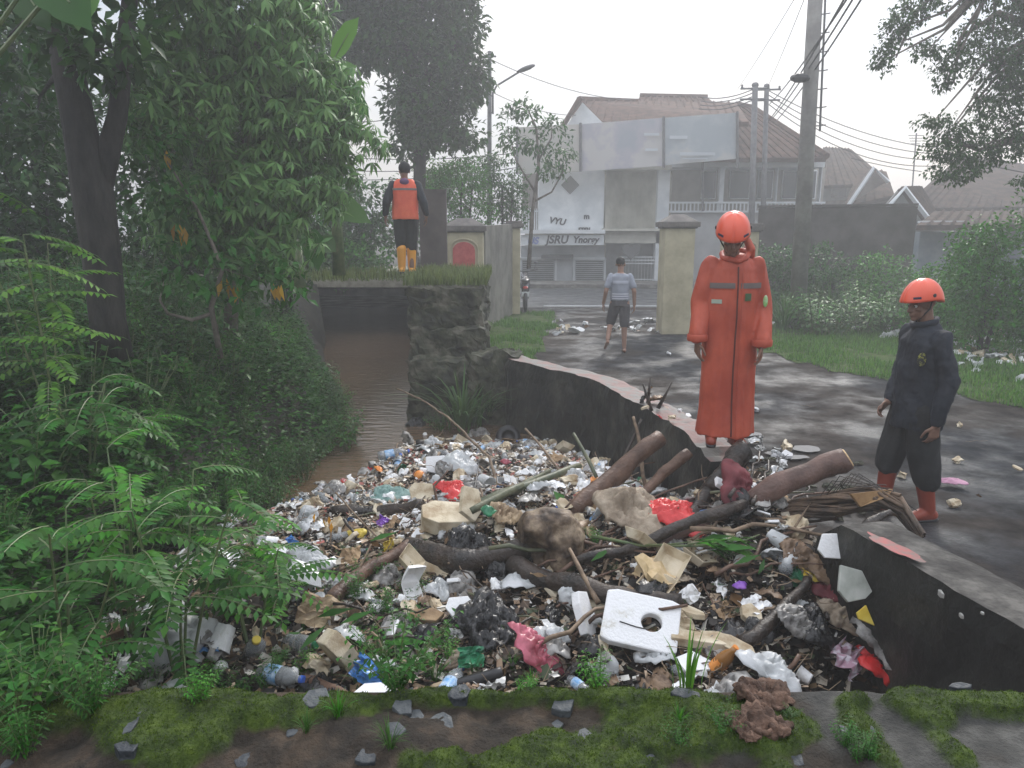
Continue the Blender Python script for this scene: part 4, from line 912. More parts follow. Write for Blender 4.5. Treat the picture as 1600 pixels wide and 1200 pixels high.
def boots(e_, feet, matl, top=.36, name='boot', r=.062, tops=None):
    for k, (f, yaw, knee) in enumerate(feet):
        f = Vector(f); d = Vector((math.sin(yaw), -math.cos(yaw), 0)); tt = Vector(knee) if knee else f+Vector((0, 0, .45)); tz = tops[k] if tops else top
        up = f.lerp(tt, min(1, tz/max(.01, (tt.z-f.z)))); m = MB()
        m.cap2(f+Vector((0, 0, .09)), r*.82, up, r*1.05, 14); m.cap2(f+Vector((0, 0, .045))-d*.04, .045, f+d*.13+Vector((0, 0, .04)), .04, 12); m.cap2(f+Vector((0, 0, .07)), .05, f+d*.1+Vector((0, 0, .045)), .042, 12)
        o_ = union(m, name, matl, e_, .008, 2)
        m = MB(); m.cap2(f+Vector((0, 0, .012))-d*.05, .04, f+d*.14+Vector((0, 0, .012)), .038, 12); q = m.build('sole', BLACKP, o_, smooth=True)
        for v in q.data.vertices: v.co.z = min(max(v.co.z, 0), .022)
def Rxyz(x=0, y=0, z=0): return Matrix.Rotation(math.radians(z), 3, 'Z')@Matrix.Rotation(math.radians(y), 3, 'Y')@Matrix.Rotation(math.radians(x), 3, 'X')
def patch(e_, m_, name, matl): return m_.build(name, matl, e_)
def surf_y(o_, x, z, side=-1):
    """front (or back) surface of a child mesh at local x, z"""
    me = o_.data; best = None
    for v in me.vertices:
        if abs(v.co.x-x) < .014 and abs(v.co.z-z) < .014 and (best is None or side*v.co.y > side*best): best = v.co.y
    return best if best is not None else 0
def decal(cl, x0, x1, z0, z1, matl, name, side=-1, nx_=6, nz_=3, lift=.004):
    m = MB(); m.grid(lambda i, j: Vector((lerp(x0, x1, i), surf_y(cl, lerp(x0, x1, i), lerp(z0, z1, j), side)+side*lift, lerp(z0, z1, j))), nx_, nz_); return m.build(name, matl, cl, smooth=True)
# --- person in the long orange raincoat, standing on the broken wall, looking down
pA = GY(1130, 690, 5.5); A = empty('person', (pA.x, pA.y, pA.z)); tag(A, 'person in a long orange raincoat and orange helmet looking down by the canal', 'person')
hA = Vector((-.05, -.10, 1.545)); MA = Rxyz(26, 0, -14)
m = MB(); head(m, hA, MA); m.cap2((-.005, -.01, 1.33), .056, hA+Vector((0, .035, -.04)), .052, 12)
loft(m, [((0, 0, .86), .14, .1), ((0, 0, 1.0), .13, .09), ((0, 0, 1.2), .155, .1), ((0, 0, 1.34), .15, .085), ((0, 0, 1.39), .06, .06)], 18)
for s_, wr, el in ((-1, (-.262, -.09, .80), (-.235, 0, 1.07)), (1, (.205, -.12, .775), (.235, .01, 1.06))):
    limb(m, [(s_*.17, 0, 1.335), el, wr], [.05, .042, .028]); hand(m, wr, (-.02*s_, -.08, -1), (-.25*s_, -1, 0), (-s_, 0, 0), 1.0, .45)
    limb(m, [(s_*.085, 0, .88), (s_*.09, -.01, .47), (s_*.1, .02, .1)], [.085, .055, .04])
union(m, 'body', SKIN, A, .0065, 1); eyes(A, hA, MA)
m = MB()
loft(m, [((.005, -.01, .075), .222, .165), ((.005, 0, .3), .212, .15), ((0, 0, .6), .205, .14), ((0, 0, .85), .2, .135), ((0, 0, 1.05), .198, .135), ((0, 0, 1.22), .205, .135), ((0, 0, 1.33), .19, .115), ((0, 0, 1.385), .13, .095), ((0, -.01, 1.42), .078, .075)], 36)
limb(m, [(-.16, 0, 1.335), (-.236, .0, 1.08), (-.262, -.085, .835)], [.07, .068, .062], 16); limb(m, [(.165, 0, 1.34), (.238, .01, 1.07), (.208, -.11, .80)], [.072, .07, .064], 16)
coat = union(m, 'raincoat', COATM, A, .0095, 4, fold=.022, fscale=(9, 9, 1.5), seed=2)
displace(coat, .007, (16, 16, 4), 2, seed=8)
m = MB(); m.tube([(0, surf_y(coat, 0, z)-.004, z) for z in [1.34-.05*k for k in range(26)]], .006, 6, flat=1); m.build('front_seam', mat('dark_seam', (.10, .02, .012), rough=.6), coat)
m = MB(); m.tube([(.034, surf_y(coat, .034, z)-.003, z) for z in [1.3-.05*k for k in range(25)]], .004, 5); m.build('flap_edge', COATM, coat)
decal(coat, -.19, -.02, 1.185, 1.225, REFL, 'reflective_band'); decal(coat, .02, .19, 1.185, 1.225, REFL, 'reflective_band')
decal(coat, -.175, -.105, 1.075, 1.105, mat('pale_green_badge', (.36, .42, .34), rough=.5), 'name_badge'); decal(coat, .055, .105, 1.095, 1.15, mat('dark_green_badge', (.03, .12, .06), (.08, .1, .03), scale=30, rough=.5), 'badge')
m = MB(); q0 = Vector((.262, -.03, 1.12)); m.ball((.222, -.085, 1.09), (.018, .012, .045), 10, 8); m.build('arm_badge', mat('lime_badge', (.2, .5, .12), (.5, .6, .4), scale=30, rough=.5), coat)
for s_, w_ in ((-1, (-.262, -.085, .81)), (1, (.208, -.11, .775))):
    m = MB(); m.lathe([(.071, -.012), (.076, 0), (.076, .03), (.07, .04)], 18, w_, closed=False); m.build('cuff', COATM, coat, smooth=True)
m = MB(); m.tube([(-.09, -.03, 1.40), (-.06, -.085, 1.395), (.0, -.105, 1.375), (.06, -.085, 1.40), (.095, -.02, 1.43), (.085, .05, 1.45), (0, .085, 1.46), (-.08, .05, 1.43), (-.09, -.03, 1.40)], .022, 10); m.tube([(.04, .02, 1.60), (.085, .0, 1.53), (.115, -.02, 1.46), (.13, 0, 1.40)], [.02, .028, .032, .02], 10); m.ball((.02, .11, 1.38), (.10, .05, .08), 12, 8); union(m, 'hood', COATM, A, .009, 2)
helmet(A, hA+MA@Vector((0, .012, .055)), MA)
boots(A, (((-.1, -.01, 0), -.25, None), ((.075, -.06, -.02), .15, None)), BOOTO, .3)
# --- person in dark jacket on the right, side on
pC = Vector((GY(1412, 812, 5.25).x, 5.25, 0)); Cc = empty('person', pC, math.radians(-86)); Cc.scale = (.97, .97, .97); tag(Cc, 'person in black jacket and trousers with orange helmet and boots at the right', 'person')
hC = Vector((0, -.05, 1.635)); MC = Rxyz(8, 0, 6)
m = MB(); head(m, hC, MC); m.cap2((0, .01, 1.43), .058, hC+Vector((0, .03, -.04)), .053, 12)
loft(m, [((0, 0, .9), .15, .11), ((0, 0, 1.05), .14, .1), ((0, 0, 1.25), .165, .11), ((0, 0, 1.42), .155, .09), ((0, .01, 1.47), .06, .06)], 18)
LW = (.25, .0, .79); RWr = (-.13, -.15, .88)
limb(m, [(.17, .01, 1.39), (.25, .05, 1.12), LW], [.045, .04, .029]); hand(m, LW, (-.05, -.12, -1), (0, -1, -.1), (-1, 0, 0), 1.05, .6)
limb(m, [(-.17, .01, 1.39), (-.24, .02, 1.13), RWr], [.045, .04, .029]); hand(m, RWr, (.1, -.7, -.6), (.4, -.3, .6), (1, .2, -.4), 1.0, .7)
for s_, kn, an_ in ((1, (.1, .02, .5), (.11, .1, .1)), (-1, (-.1, -.1, .5), (-.11, -.12, .1))):
    limb(m, [(s_*.09, 0, .92), kn, an_], [.09, .06, .042])
union(m, 'body', SKIN, Cc, .0065, 1); eyes(Cc, hC, MC)
m = MB(); loft(m, [((0, .01, .72), .19, .165), ((0, .01, .85), .2, .172), ((0, .01, 1.0), .195, .165), ((0, 0, 1.2), .205, .165), ((0, 0, 1.36), .2, .14), ((0, .01, 1.44), .14, .11), ((0, .0, 1.50), .075, .085)], 32)
limb(m, [(.175, .01, 1.40), (.25, .06, 1.11), (.25, .01, .83)], [.078, .066, .054], 16); limb(m, [(-.175, .01, 1.40), (-.245, .02, 1.12), (-.14, -.125, .91)], [.078, .066, .052], 16)
jk = union(m, 'jacket', NAVY, Cc, .0095, 3, fold=.02, fscale=(8, 8, 5), seed=5); displace(jk, .006, (24, 24, 20), 3, seed=3)
m = MB(); m.tube([(-.07, -.06, 1.5), (0, -.1, 1.485), (.07, -.06, 1.5), (.08, .02, 1.52), (0, .08, 1.53), (-.08, .02, 1.52), (-.07, -.06, 1.5)], .022, 10); m.build('collar', NAVY, jk, smooth=True)
m = MB(); m.ball((.172, -.115, 1.26), (.008, .035, .05), 10, 8); m.build('chest_badge', mat('yellow_dark_badge', (.02, .02, .02), (.3, .3, .05), scale=60, rough=.5, lo=.52, hi=.6), jk)
m = MB(); loft(m, [((0, .0, .98), .165, .13), ((0, 0, .84), .185, .14)], 24)
limb(m, [(.088, 0, .86), (.1, .02, .55), (.11, .085, .33)], [.12, .11, .1], 16); limb(m, [(-.088, 0, .86), (-.1, -.08, .55), (-.11, -.11, .40)], [.12, .112, .1], 16)
union(m, 'trousers', BLACKC, Cc, .0095, 3, fold=.014, fscale=(12, 12, 4), seed=7)
helmet(Cc, hC+MC@Vector((0, .012, .058)), MC)
boots(Cc, (((.11, .11, 0), .1, (.1, .03, .5)), ((-.11, -.12, 0), -.1, (-.1, -.1, .5))), BOOTO, .34, r=.066, tops=(.34, .40))
# --- barefoot person walking away through the gate
pB = GZ_(966, 550, 0); B_ = empty('person', pB, math.radians(176)); tag(B_, 'barefoot person in a grey shirt and dark shorts walking away towards the gate', 'person')
hB = Vector((0, -.03, 1.53)); MBm = Rxyz(6, 0, -14)
m = MB(); head(m, hB, MBm); m.cap2((0, .01, 1.35), .055, hB+Vector((0, .03, -.04)), .05, 12)
loft(m, [((0, 0, .86), .145, .11), ((0, 0, 1.0), .145, .115), ((0, 0, 1.2), .155, .11), ((0, 0, 1.34), .15, .09), ((0, .01, 1.39), .06, .06)], 18)
limb(m, [(.17, 0, 1.33), (.245, .06, 1.08), (.28, -.02, .86)], [.048, .04, .028]); hand(m, (.28, -.02, .86), (.1, -.15, -1), (-.2, -1, 0), (-1, 0, 0), 1, .4)
limb(m, [(-.17, 0, 1.33), (-.24, .05, 1.07), (-.255, .0, .83)], [.048, .04, .028]); hand(m, (-.255, 0, .83), (0, -.15, -1), (.2, -1, 0), (1, 0, 0), 1, .4)
limb(m, [(-.085, 0, .86), (-.09, 0, .47), (-.1, .02, .085)], [.088, .056, .036]); m.cap2((-.1, .05, .035), .035, (-.11, -.13, .025), .03, 10)
limb(m, [(.085, 0, .86), (.14, -.13, .50), (.2, .12, .24)], [.088, .056, .036]); m.cap2((.2, .15, .2), .033, (.235, .06, .085), .028, 10)
for k in range(5): m.cap2((-.14+.016*k, -.13, .022), .012, (-.145+.017*k, -.17, .016), .009, 6)
union(m, 'body', mat('tan_skin', (.26, .145, .1), (.32, .18, .125), scale=12, rough=.5), B_, .008, 2)
m = MB(); loft(m, [((0, 0, .92), .168, .135), ((0, 0, 1.05), .162, .13), ((0, 0, 1.22), .172, .128), ((0, 0, 1.33), .17, .105), ((0, .01, 1.385), .075, .07)], 28)
limb(m, [(.165, 0, 1.325), (.222, .035, 1.16)], [.058, .062]); limb(m, [(-.165, 0, 1.325), (-.218, .03, 1.16)], [.058, .062])
ts = union(m, 'shirt', GREYT, B_, .01, 2, fold=.008, fscale=(9, 9, 7), seed=1)
decal(ts, -.13, .13, 1.21, 1.26, mat('pale_shirt_print', (.42, .44, .5), rough=.8), 'chest_stripe', side=1, nx_=10)
for z in (.945, .985, 1.025): decal(ts, -.14, .14, z, z+.016, mat('white_shirt_stripe', (.6, .6, .66), rough=.8), 'hem_stripe', side=1, nx_=10, nz_=1)
m = MB(); loft(m, [((0, 0, .95), .15, .118), ((0, 0, .82), .168, .13)], 24); limb(m, [(-.085, 0, .82), (-.093, 0, .50)], [.1, .085]); limb(m, [(.085, 0, .82), (.137, -.11, .53)], [.1, .088])
union(m, 'shorts', SHORTM, B_, .01, 2, fold=.008, fscale=(10, 10, 4))
m = MB(); m.ball(hB+MBm@Vector((0, .028, .05)), (.081, .09, .082), 18, 12, MBm); o = m.build('hair', HAIR, B_, smooth=True); displace(o, .006, 40, 3)
# --- person in orange vest standing high on the abutment, seen from behind
pD = GY(636, 421, 11.4); pD.z = 1.47; D_ = empty('person', pD, math.radians(186)); tag(D_, 'person in orange vest and yellow boots seen from behind above the canal', 'person')
hD = Vector((0, -.02, 1.50)); MD = Rxyz(2, 0, 20)
m = MB(); head(m, hD, MD); m.cap2((0, .01, 1.33), .055, hD+Vector((0, .03, -.04)), .05, 12)
loft(m, [((0, 0, .84), .145, .11), ((0, 0, 1.0), .145, .11), ((0, 0, 1.2), .16, .11), ((0, 0, 1.32), .155, .09), ((0, .01, 1.37), .06, .06)], 18)
limb(m, [(.18, 0, 1.3), (.27, .04, 1.05), (.30, -.05, .84)], [.048, .04, .028]); hand(m, (.30, -.05, .84), (.05, -.15, -1), (-.2, -1, 0), (-1, 0, 0), 1, .5)
limb(m, [(-.18, 0, 1.3), (-.27, .05, 1.05), (-.31, .0, .84)], [.048, .04, .028]); hand(m, (-.31, 0, .84), (0, -.15, -1), (.2, -1, 0), (1, 0, 0), 1, .5)
for s_ in (-1, 1): limb(m, [(s_*.09, 0, .85), (s_*.08, 0, .47), (s_*.075, .03, .1)], [.09, .056, .04])
union(m, 'body', SKIN, D_, .0085, 2)
m = MB(); loft(m, [((0, 0, .86), .18, .13), ((0, 0, 1.05), .178, .13), ((0, 0, 1.22), .185, .13), ((0, 0, 1.31), .18, .105), ((0, .01, 1.37), .08, .07)], 28)
limb(m, [(.175, 0, 1.30), (.272, .045, 1.05), (.30, -.045, .88)], [.07, .065, .05]); limb(m, [(-.175, 0, 1.30), (-.272, .05, 1.05), (-.31, .0, .88)], [.07, .065, .05])
union(m, 'shirt', NAVY, D_, .01, 2, fold=.01, fscale=(10, 10, 4))
m = MB(); loft(m, [((0, 0, .80), .2, .15), ((0, 0, 1.0), .195, .148), ((0, 0, 1.2), .205, .148), ((0, 0, 1.3), .205, .12), ((0, .01, 1.38), .12, .09)], 28)
ve = union(m, 'vest', VESTM, D_, .01, 2, fold=.01, fscale=(10, 10, 4), seed=3)
decal(ve, -.18, .18, 1.22, 1.25, REFL, 'reflective_band', side=1, nx_=12, nz_=1)
m = MB(); m.ball((0, .11, 1.345), (.07, .03, .05), 12, 8); m.build('collar', mat('purple_collar', (.12, .05, .14), rough=.7), D_, smooth=True)
m = MB(); loft(m, [((0, 0, .9), .165, .12), ((0, 0, .8), .175, .13)], 24)
for s_ in (-1, 1): limb(m, [(s_*.088, 0, .8), (s_*.085, 0, .5), (s_*.08, .01, .38)], [.1, .085, .078])
union(m, 'trousers', BLACKC, D_, .01, 2, fold=.01, fscale=(10, 10, 4))
m = MB(); m.ball(hD+MD@Vector((0, .015, .045)), (.09, .108, .095), 18, 12, MD); m.cap2(hD+MD@Vector((-.05, -.09, .05)), .012, hD+MD@Vector((.05, -.09, .05)), .012); o = union(m, 'cap', mat('black_cap_cloth', (.012, .012, .014), rough=.8), D_, .008, 1)
boots(D_, (((.075, .03, 0), .1, None), ((-.075, .0, 0), -.1, None)), BOOTY, .37, r=.07)
# ------------------------------------------------------------------ vegetation
def leafset(P, D, N, Ls, W, fold=.18, droop=.12):
    P = np.asarray(P, float); D = np.asarray(D, float); N = np.asarray(N, float)
    D /= np.linalg.norm(D, axis=1, keepdims=True)+1e-9
    Sd = np.cross(D, N); Sd /= np.linalg.norm(Sd, axis=1, keepdims=True)+1e-9; N = np.cross(Sd, D)
    Ls = (np.ones(len(P))*Ls)[:, None]; W = (np.ones(len(P))*W)[:, None]
    C_ = P+D*Ls*.48; Lm = C_+Sd*W*.5+N*W*fold-D*Ls*.04; Rm = C_-Sd*W*.5+N*W*fold-D*Ls*.04; T = P+D*Ls-N*Ls*droop
    V = np.concatenate([P, Lm, C_, Rm, T], 1).reshape(-1, 3); k = np.arange(len(P))[:, None]*5
    F_ = np.concatenate([k+np.array([[0, 2, 1]]), k+np.array([[0, 3, 2]]), k+np.array([[1, 2, 4]]), k+np.array([[2, 3, 4]])], 0)
    return V, F_
class LV:
    def __init__(s): s.P = []; s.D = []; s.N = []; s.L = []; s.W = []
    def add(s, p, d, n, l, w): s.P.append(tuple(p)); s.D.append(tuple(d)); s.N.append(tuple(n)); s.L.append(l); s.W.append(w)
    def build(s, name, matl, parent=None, fold=.18, droop=.12):
        V, F_ = leafset(s.P, s.D, s.N, np.array(s.L), np.array(s.W), fold, droop); return mesh_np(name, V, F_, matl, parent)
def rv(r_, k=1): return Vector((r_.uniform(-k, k), r_.uniform(-k, k), r_.uniform(-k, k)))
def copy_tree(o_, parent=None):
    c = o_.copy(); C.objects.link(c)
    if parent is not None: c.parent = parent
    for ch in list(o_.children): copy_tree(ch, c)
    return c
def shrub(seed, h, spread, nst, ll, lw, gap, matl, kind='alt', name='shrub', stemr=.006, smat=TWIGG, droop=.15, upc=.5):
    r_ = random.Random(seed); e_ = empty(name); lv = LV(); m = MB()
    for k in range(nst):
        a_ = r_.uniform(0, 6.283); s_ = spread*r_.uniform(.25, 1); top = Vector((s_*math.cos(a_), s_*math.sin(a_), h*r_.uniform(.55, 1.05)*(1-.3*s_/spread)))
        b_ = Vector((.12*top.x, .12*top.y, -.08)); mid = b_.lerp(top, .5)+Vector((-.1*top.x, -.1*top.y, .12*h))
        pts = [b_.lerp(mid, t/4).lerp(mid.lerp(top, t/4), t/4) for t in range(5)]; m.tube(pts, [stemr*(1-.15*i) for i in range(5)], 5, cap=False)
        ln = (top-b_).length; n = max(3, int(ln*.85/gap)); ph = r_.uniform(0, 6)
        for i in range(n):
            t = .18+.82*(i+1)/n; q = b_.lerp(mid, t).lerp(mid.lerp(top, t), t); ax = (top-b_).normalized()
            for j in range({'alt': 1, 'pair': 2, 'whorl': 4}[kind]):
                ang = ph+i*2.4 if kind == 'alt' else ph+i*1.57+j*(3.14159 if kind == 'pair' else 1.5708)
                pr = Vector((math.cos(ang), math.sin(ang), 0)); pr = (pr-ax*pr.dot(ax)).normalized()
                d = (pr+ax*upc*r_.uniform(.3, 1.2)+Vector((0, 0, -.25))).normalized(); z_ = r_.uniform(.7, 1.15)*(1-.25*t*(t > .85))
                q2 = q+pr*ll*.15
                lv.add(q2, d, Vector((0, 0, 1))+rv(r_, .35), ll*z_, lw*z_)
    m.build('stem', smat, e_); lv.build('foliage', matl, e_, droop=droop); return e_
def frond(lv, m, base, d, ln, pairs, ll, lw, r_, sag=.35, up=Vector((0, 0, 1))):
    """one feather-like leaf: a rachis with paired leaflets"""
    d = d.normalized(); pts = []
    for i in range(7):
        t = i/6; pts.append(base+d*ln*t-Vector((0, 0, sag*ln*t*t)))
    m.tube(pts, [.0035*(1-.1*i) for i in range(7)], 4, cap=False)
    for i in range(pairs):
        t = .14+.84*i/(pairs-1); k = min(5, int(t*6)); q = pts[k].lerp(pts[k+1], t*6-k); tg = (pts[k+1]-pts[k]).normalized(); sd = tg.cross(up).normalized(); nn = sd.cross(tg)
        z_ = (1-.35*abs(t-.5)*1.4)*r_.uniform(.9, 1.08)
        for s_ in (-1, 1): lv.add(q, sd*s_+tg*.42-nn*.28, nn+rv(r_, .12), ll*z_, lw*z_)
    t = pts[-1]; lv.add(t, pts[-1]-pts[-2], Vector((0, 0, 1)), ll*.9, lw*.9)
def fern_shrub(seed, h, nst, fl, matl, nf=6, ll=.075, lw=.034, name='feather_leaf_shrub', heads=None):
    r_ = random.Random(seed); e_ = empty(name); lv = LV(); m = MB()
    for k in range(nst):
        a_ = r_.uniform(0, 6.283); s_ = h*.35*r_.uniform(.1, 1); top = Vector((s_*math.cos(a_), s_*math.sin(a_), h*r_.uniform(.65, 1)))
        if heads: top = Vector(heads[k])
        m.tube([(0, 0, -.05), Vector((0, 0, 0)).lerp(top, .5)+Vector((0, 0, .05)), top], [.009, .007, .004], 6, cap=False)
        for i in range(nf):
            an = a_+i*2.4+r_.uniform(-.3, .3); t = 1-.09*(nf-1-i); q = Vector((0, 0, 0)).lerp(top, t)
            frond(lv, m, q, Vector((math.cos(an), math.sin(an), r_.uniform(.0, .6))), fl*r_.uniform(.7, 1.1), 10, ll, lw, r_, sag=r_.uniform(.25, .55))
    m.build('stem', TWIGG, e_); lv.build('foliage', matl, e_, fold=.1, droop=.08); return e_
def tuft(seed, n, h, w, matl, name='grass_tuft', spread=.08, arch=.8):
    r_ = random.Random(seed); V = []; F_ = []
    for k in range(n):
        a_ = r_.uniform(0, 6.283); d = Vector((math.cos(a_), math.sin(a_), 0)); s_ = Vector((-d.y, d.x, 0)); b_ = d*spread*r_.random(); hh = h*r_.uniform(.5, 1.1); ar = arch*r_.uniform(.3, 1.1); z0 = len(V)
        for i in range(6):
            t = i/5; p = b_+Vector((0, 0, hh*(t-.45*ar*t**2.4)))+d*hh*ar*t**1.8*.8; ww = w*(1-t**2*.97)*(.6+.8*min(1, t*3)); V += [p-s_*ww, p+s_*ww]
        F_ += [(z0+2*i, z0+2*i+1, z0+2*i+3, z0+2*i+2) for i in range(5)]
    return mesh_np(name, V, F_, matl)
def place(o_, x, y, z, rz, s_, label, cat, group=None):
    o_.location = (x, y, z); o_.rotation_euler = (R.uniform(-.08, .08), R.uniform(-.08, .08), rz); o_.scale = (s_, s_, s_*R.uniform(.9, 1.1)); tag(o_, label, cat, group)
# prototypes
PR = {}
PR['broad'] = [shrub(11+i, .62, .38, 13, .115, .062, .055, LF[c], 'alt', 'leafy_shrub') for i, c in enumerate(('mid', 'dark', 'mid'))]
PR['weed'] = [shrub(21+i, .6, .3, 15, .085, .026, .04, LF[c], 'pair', 'tall_weed') for i, c in enumerate(('mid', 'bright'))]
PR['small'] = [shrub(31+i, .42, .36, 22, .045, .026, .026, LF[c], 'alt', 'small_leaf_bush', .004) for i, c in enumerate(('dark', 'mid'))]
PR['fern'] = [fern_shrub(41, .6, 6, .38, LF['mid']), fern_shrub(42, .5, 5, .34, LF['bright'])]
PR['tuft'] = [tuft(51, 46, .55, .006, LF['grass']), tuft(52, 40, .42, .008, LF['bright'])]
PR['creeper'] = [shrub(61, .18, .42, 20, .05, .034, .035, LF['bright'], 'alt', 'creeping_plant', .003, upc=.9)]
CATL = dict(broad=('leafy shrub', 'broad-leaved green shrub'), weed=('weed', 'tall narrow-leaved weed'), small=('bush', 'dense small-leaved bush'), fern=('shrub', 'feather-leaved green shrub'), tuft=('grass', 'arching tuft of long grass'), creeper=('creeper', 'bright low creeping plant'))
used = set()
def spot(x, y):
    if y < 2.6: return 'at the near left corner beside the mossy wall'
    if y < 4.3: return 'on the left bank beside the near end of the rubbish'
    if y < 6.4: return 'on the left bank in front of the black forked trunk' if x < -2.9 else 'on the left bank beside the middle of the rubbish'
    if y < 9.5: return 'on the left bank behind the black forked trunk' if x < -3.4 else 'on the left bank at the brown water'
    return 'on the far left bank towards the old bridge'
def put(kind, x, y, z=None, s_=1.0, label=None, rz=None, group=None):
    v = R.randrange(len(PR[kind])); pr = PR[kind][v]
    o_ = pr if (kind, v) not in used else copy_tree(pr)
    used.add((kind, v)); z = ground_h(x, y) if z is None else z
    l = label or CATL[kind][1]+' '+spot(x, y)
    place(o_, x, y, z-.02, rz if rz is not None else R.uniform(0, 6.283), s_, l, CATL[kind][0], group if label else (CATL[kind][0]+'s').replace('bushs', 'bushes').replace('grasss', 'grass tufts')+' '+spot(x, y))
    return o_
# the bank: kinds scattered with jitter so every part is covered
n_ = 0; R.seed(5)
for gy in np.arange(1.7, 12.4, .43):
    st = .42 if gy < 6 else .55
    for gx in np.arange(-7.2, -.9, st):
        x = gx+R.uniform(-.2, .2); y = gy+R.uniform(-.2, .2)
        if x > xl(y)-.02: continue
        u_ = 800+FPX*x/(y*.97)
        if u_ < -180: continue
        if abs(x+3.5) < .25 and abs(y-6.5) < .3: continue
        d = xl(y)-x; q = R.random()
        if d < .3: k = 'creeper' if q < .4 else ('small' if q < .65 else 'weed' if q < .85 else 'broad')
        elif y > 6.5: k = 'tuft' if q < .4 else ('weed' if q < .65 else 'small' if q < .8 else 'broad')
        else: k = 'broad' if q < .28 else 'weed' if q < .48 else 'small' if q < .66 else 'fern' if q < .73 else 'tuft'
        s_ = R.uniform(.75, 1.25)*(1.15 if d > .6 else .8)
        if y < 2.6: s_ *= .75
        put(k, x, y, s_=s_); n_ += 1
for i in range(46):
    y = 5.9+i*.13; x = xl(y)-.02+R.uniform(-.12, .28); put(R.choice(('creeper', 'small', 'weed', 'creeper', 'broad')), x, y, max(ground_h(x, y), -.33), R.uniform(.6, .95))
for i in range(26):
    y = 2.0+i*.16; x = xl(y)-R.uniform(-.1, .25)
    if 2.9 < y < 4.5: continue
    x += 0; put(R.choice(('broad', 'weed', 'small', 'fern')), x, y, max(ground_h(x, y), pile_h(x, y)), R.uniform(.6, 1.0))
for i in range(40):
    y = R.uniform(6.2, 9.8); x = xl(y)-R.uniform(.2, 1.6); put(R.choice(('weed', 'broad', 'tuft', 'weed', 'small')), x-.2, y, None, R.uniform(.8, 1.2))
print('bank plants', n_)
# ground cover below them (uncountable)
rng = np.random.RandomState(2); P = []; Dd = []; Nn = []; Ll = []
while len(P) < 90000:
    y = 1.5+rng.rand()**1.3*12; x = -8.5+rng.rand()*7.5
    if x > xl(y)+.1 or 800+FPX*x/(y*.97) < -150: continue
    zz = ground_h(x, y); hh = .10+.32*max(0, .5+fbm(x, y, 3, 1.6)); hh *= min(1, .3+(xl(y)-x+.1)/.5)
    P.append((x, y, zz+rng.rand()*hh)); a_ = rng.rand()*6.283; Dd.append((math.cos(a_), math.sin(a_), rng.rand()*.9-.35)); Nn.append((rng.rand()-.5, rng.rand()-.5, 1)); Ll.append(.045+.06*rng.rand())
Ll = np.array(Ll); V, F_ = leafset(P, Dd, Nn, Ll, Ll*.5); o = mesh_np('undergrowth', V, F_, LF['mid']); tag(o, 'dense dark undergrowth covering the left bank', 'undergrowth', kind='stuff')
# marked feather-leaved shrubs (bright fronds in the photograph)
def fern_at(u, v, y, nst, fl, matl, label, seed, heads=None, nf=6, ll=.078, lw=.036):
    p = GY(u, v, y); zg = max(ground_h(p.x, p.y), pile_h(p.x, p.y)-.1 if p.x > xl(p.y) else -9); h = p.z-zg
    e_ = fern_shrub(seed, h, nst, fl, matl, nf=nf, heads=heads, ll=ll, lw=lw); e_.location = (p.x, p.y, zg); return tag(e_, label, 'shrub')
fern_at(170, 680, 3.6, 5, .42, LF['bright'], 'bright feather-leaved shrub spreading in front of the black forked trunk', 71)
fern_at(120, 600, 4.6, 4, .42, LF['mid'], 'feather-leaved shrub just below the foot of the black forked trunk', 72)
fern_at(60, 760, 2.9, 4, .36, LF['mid'], 'feather-leaved shrub at the left edge, halfway up the picture', 73)
fern_at(250, 760, 3.3, 5, .4, LF['mid'], 'full feather-leaved shrub left of the drooping one over the rubbish', 74)
fern_at(420, 790, 4.0, 4, .42, LF['bright'], 'feather-leaved shrub drooping over the left side of the rubbish', 75, nf=6)
fern_at(380, 830, 3.6, 3, .4, LF['mid'], 'dark feather-leaved shrub hanging over the litter by the torn tree bark', 76, nf=4)
fern_at(40, 250, 5.2, 4, .5, LF['fresh'], 'tall yellow-green feather-leaved shrub left of the black forked trunk', 77, nf=8, ll=.1, lw=.045)
# ---- trees
def crown(blobs, n, ll, lw, matl, name, parent, seed, per=5, down=.3, fold=.18, shell=.35, inv=None):
    """leaf sprays spread through blobs [(centre, (rx,ry,rz))]"""
    r_ = random.Random(seed); lv = LV(); vol = [b[1][0]*b[1][1]*b[1][2] for b in blobs]; vol = [v**.67 for v in vol]; tot = sum(vol)
    for (c, rr), w_ in zip(blobs, vol):
        for k in range(int(n*w_/tot)):
            d = Vector((r_.gauss(0, 1), r_.gauss(0, 1), r_.gauss(0, 1))).normalized(); q = shell+(1.08-shell)*r_.random()**.6
            p = Vector(c)+Vector((d.x*rr[0], d.y*rr[1], d.z*rr[2]))*q
            if fbm(p.x, p.y, p.z+seed, 1.5/max(.3, min(rr))) < -.22: continue
            ax = (d+Vector((0, 0, -down))+rv(r_, .5)).normalized()
            for j in range(per):
                s_ = r_.uniform(.7, 1.2); dd = (ax*.6+rv(r_, .9)).normalized(); lv.add(p+rv(r_, ll*.7), dd+Vector((0, 0, -down*.5)), Vector((0, 0, 1))+rv(r_, .6), ll*s_, lw*s_)
    o_ = lv.build(name, matl, parent, fold=fold)
    if inv: o_.matrix_parent_inverse = inv
    return o_
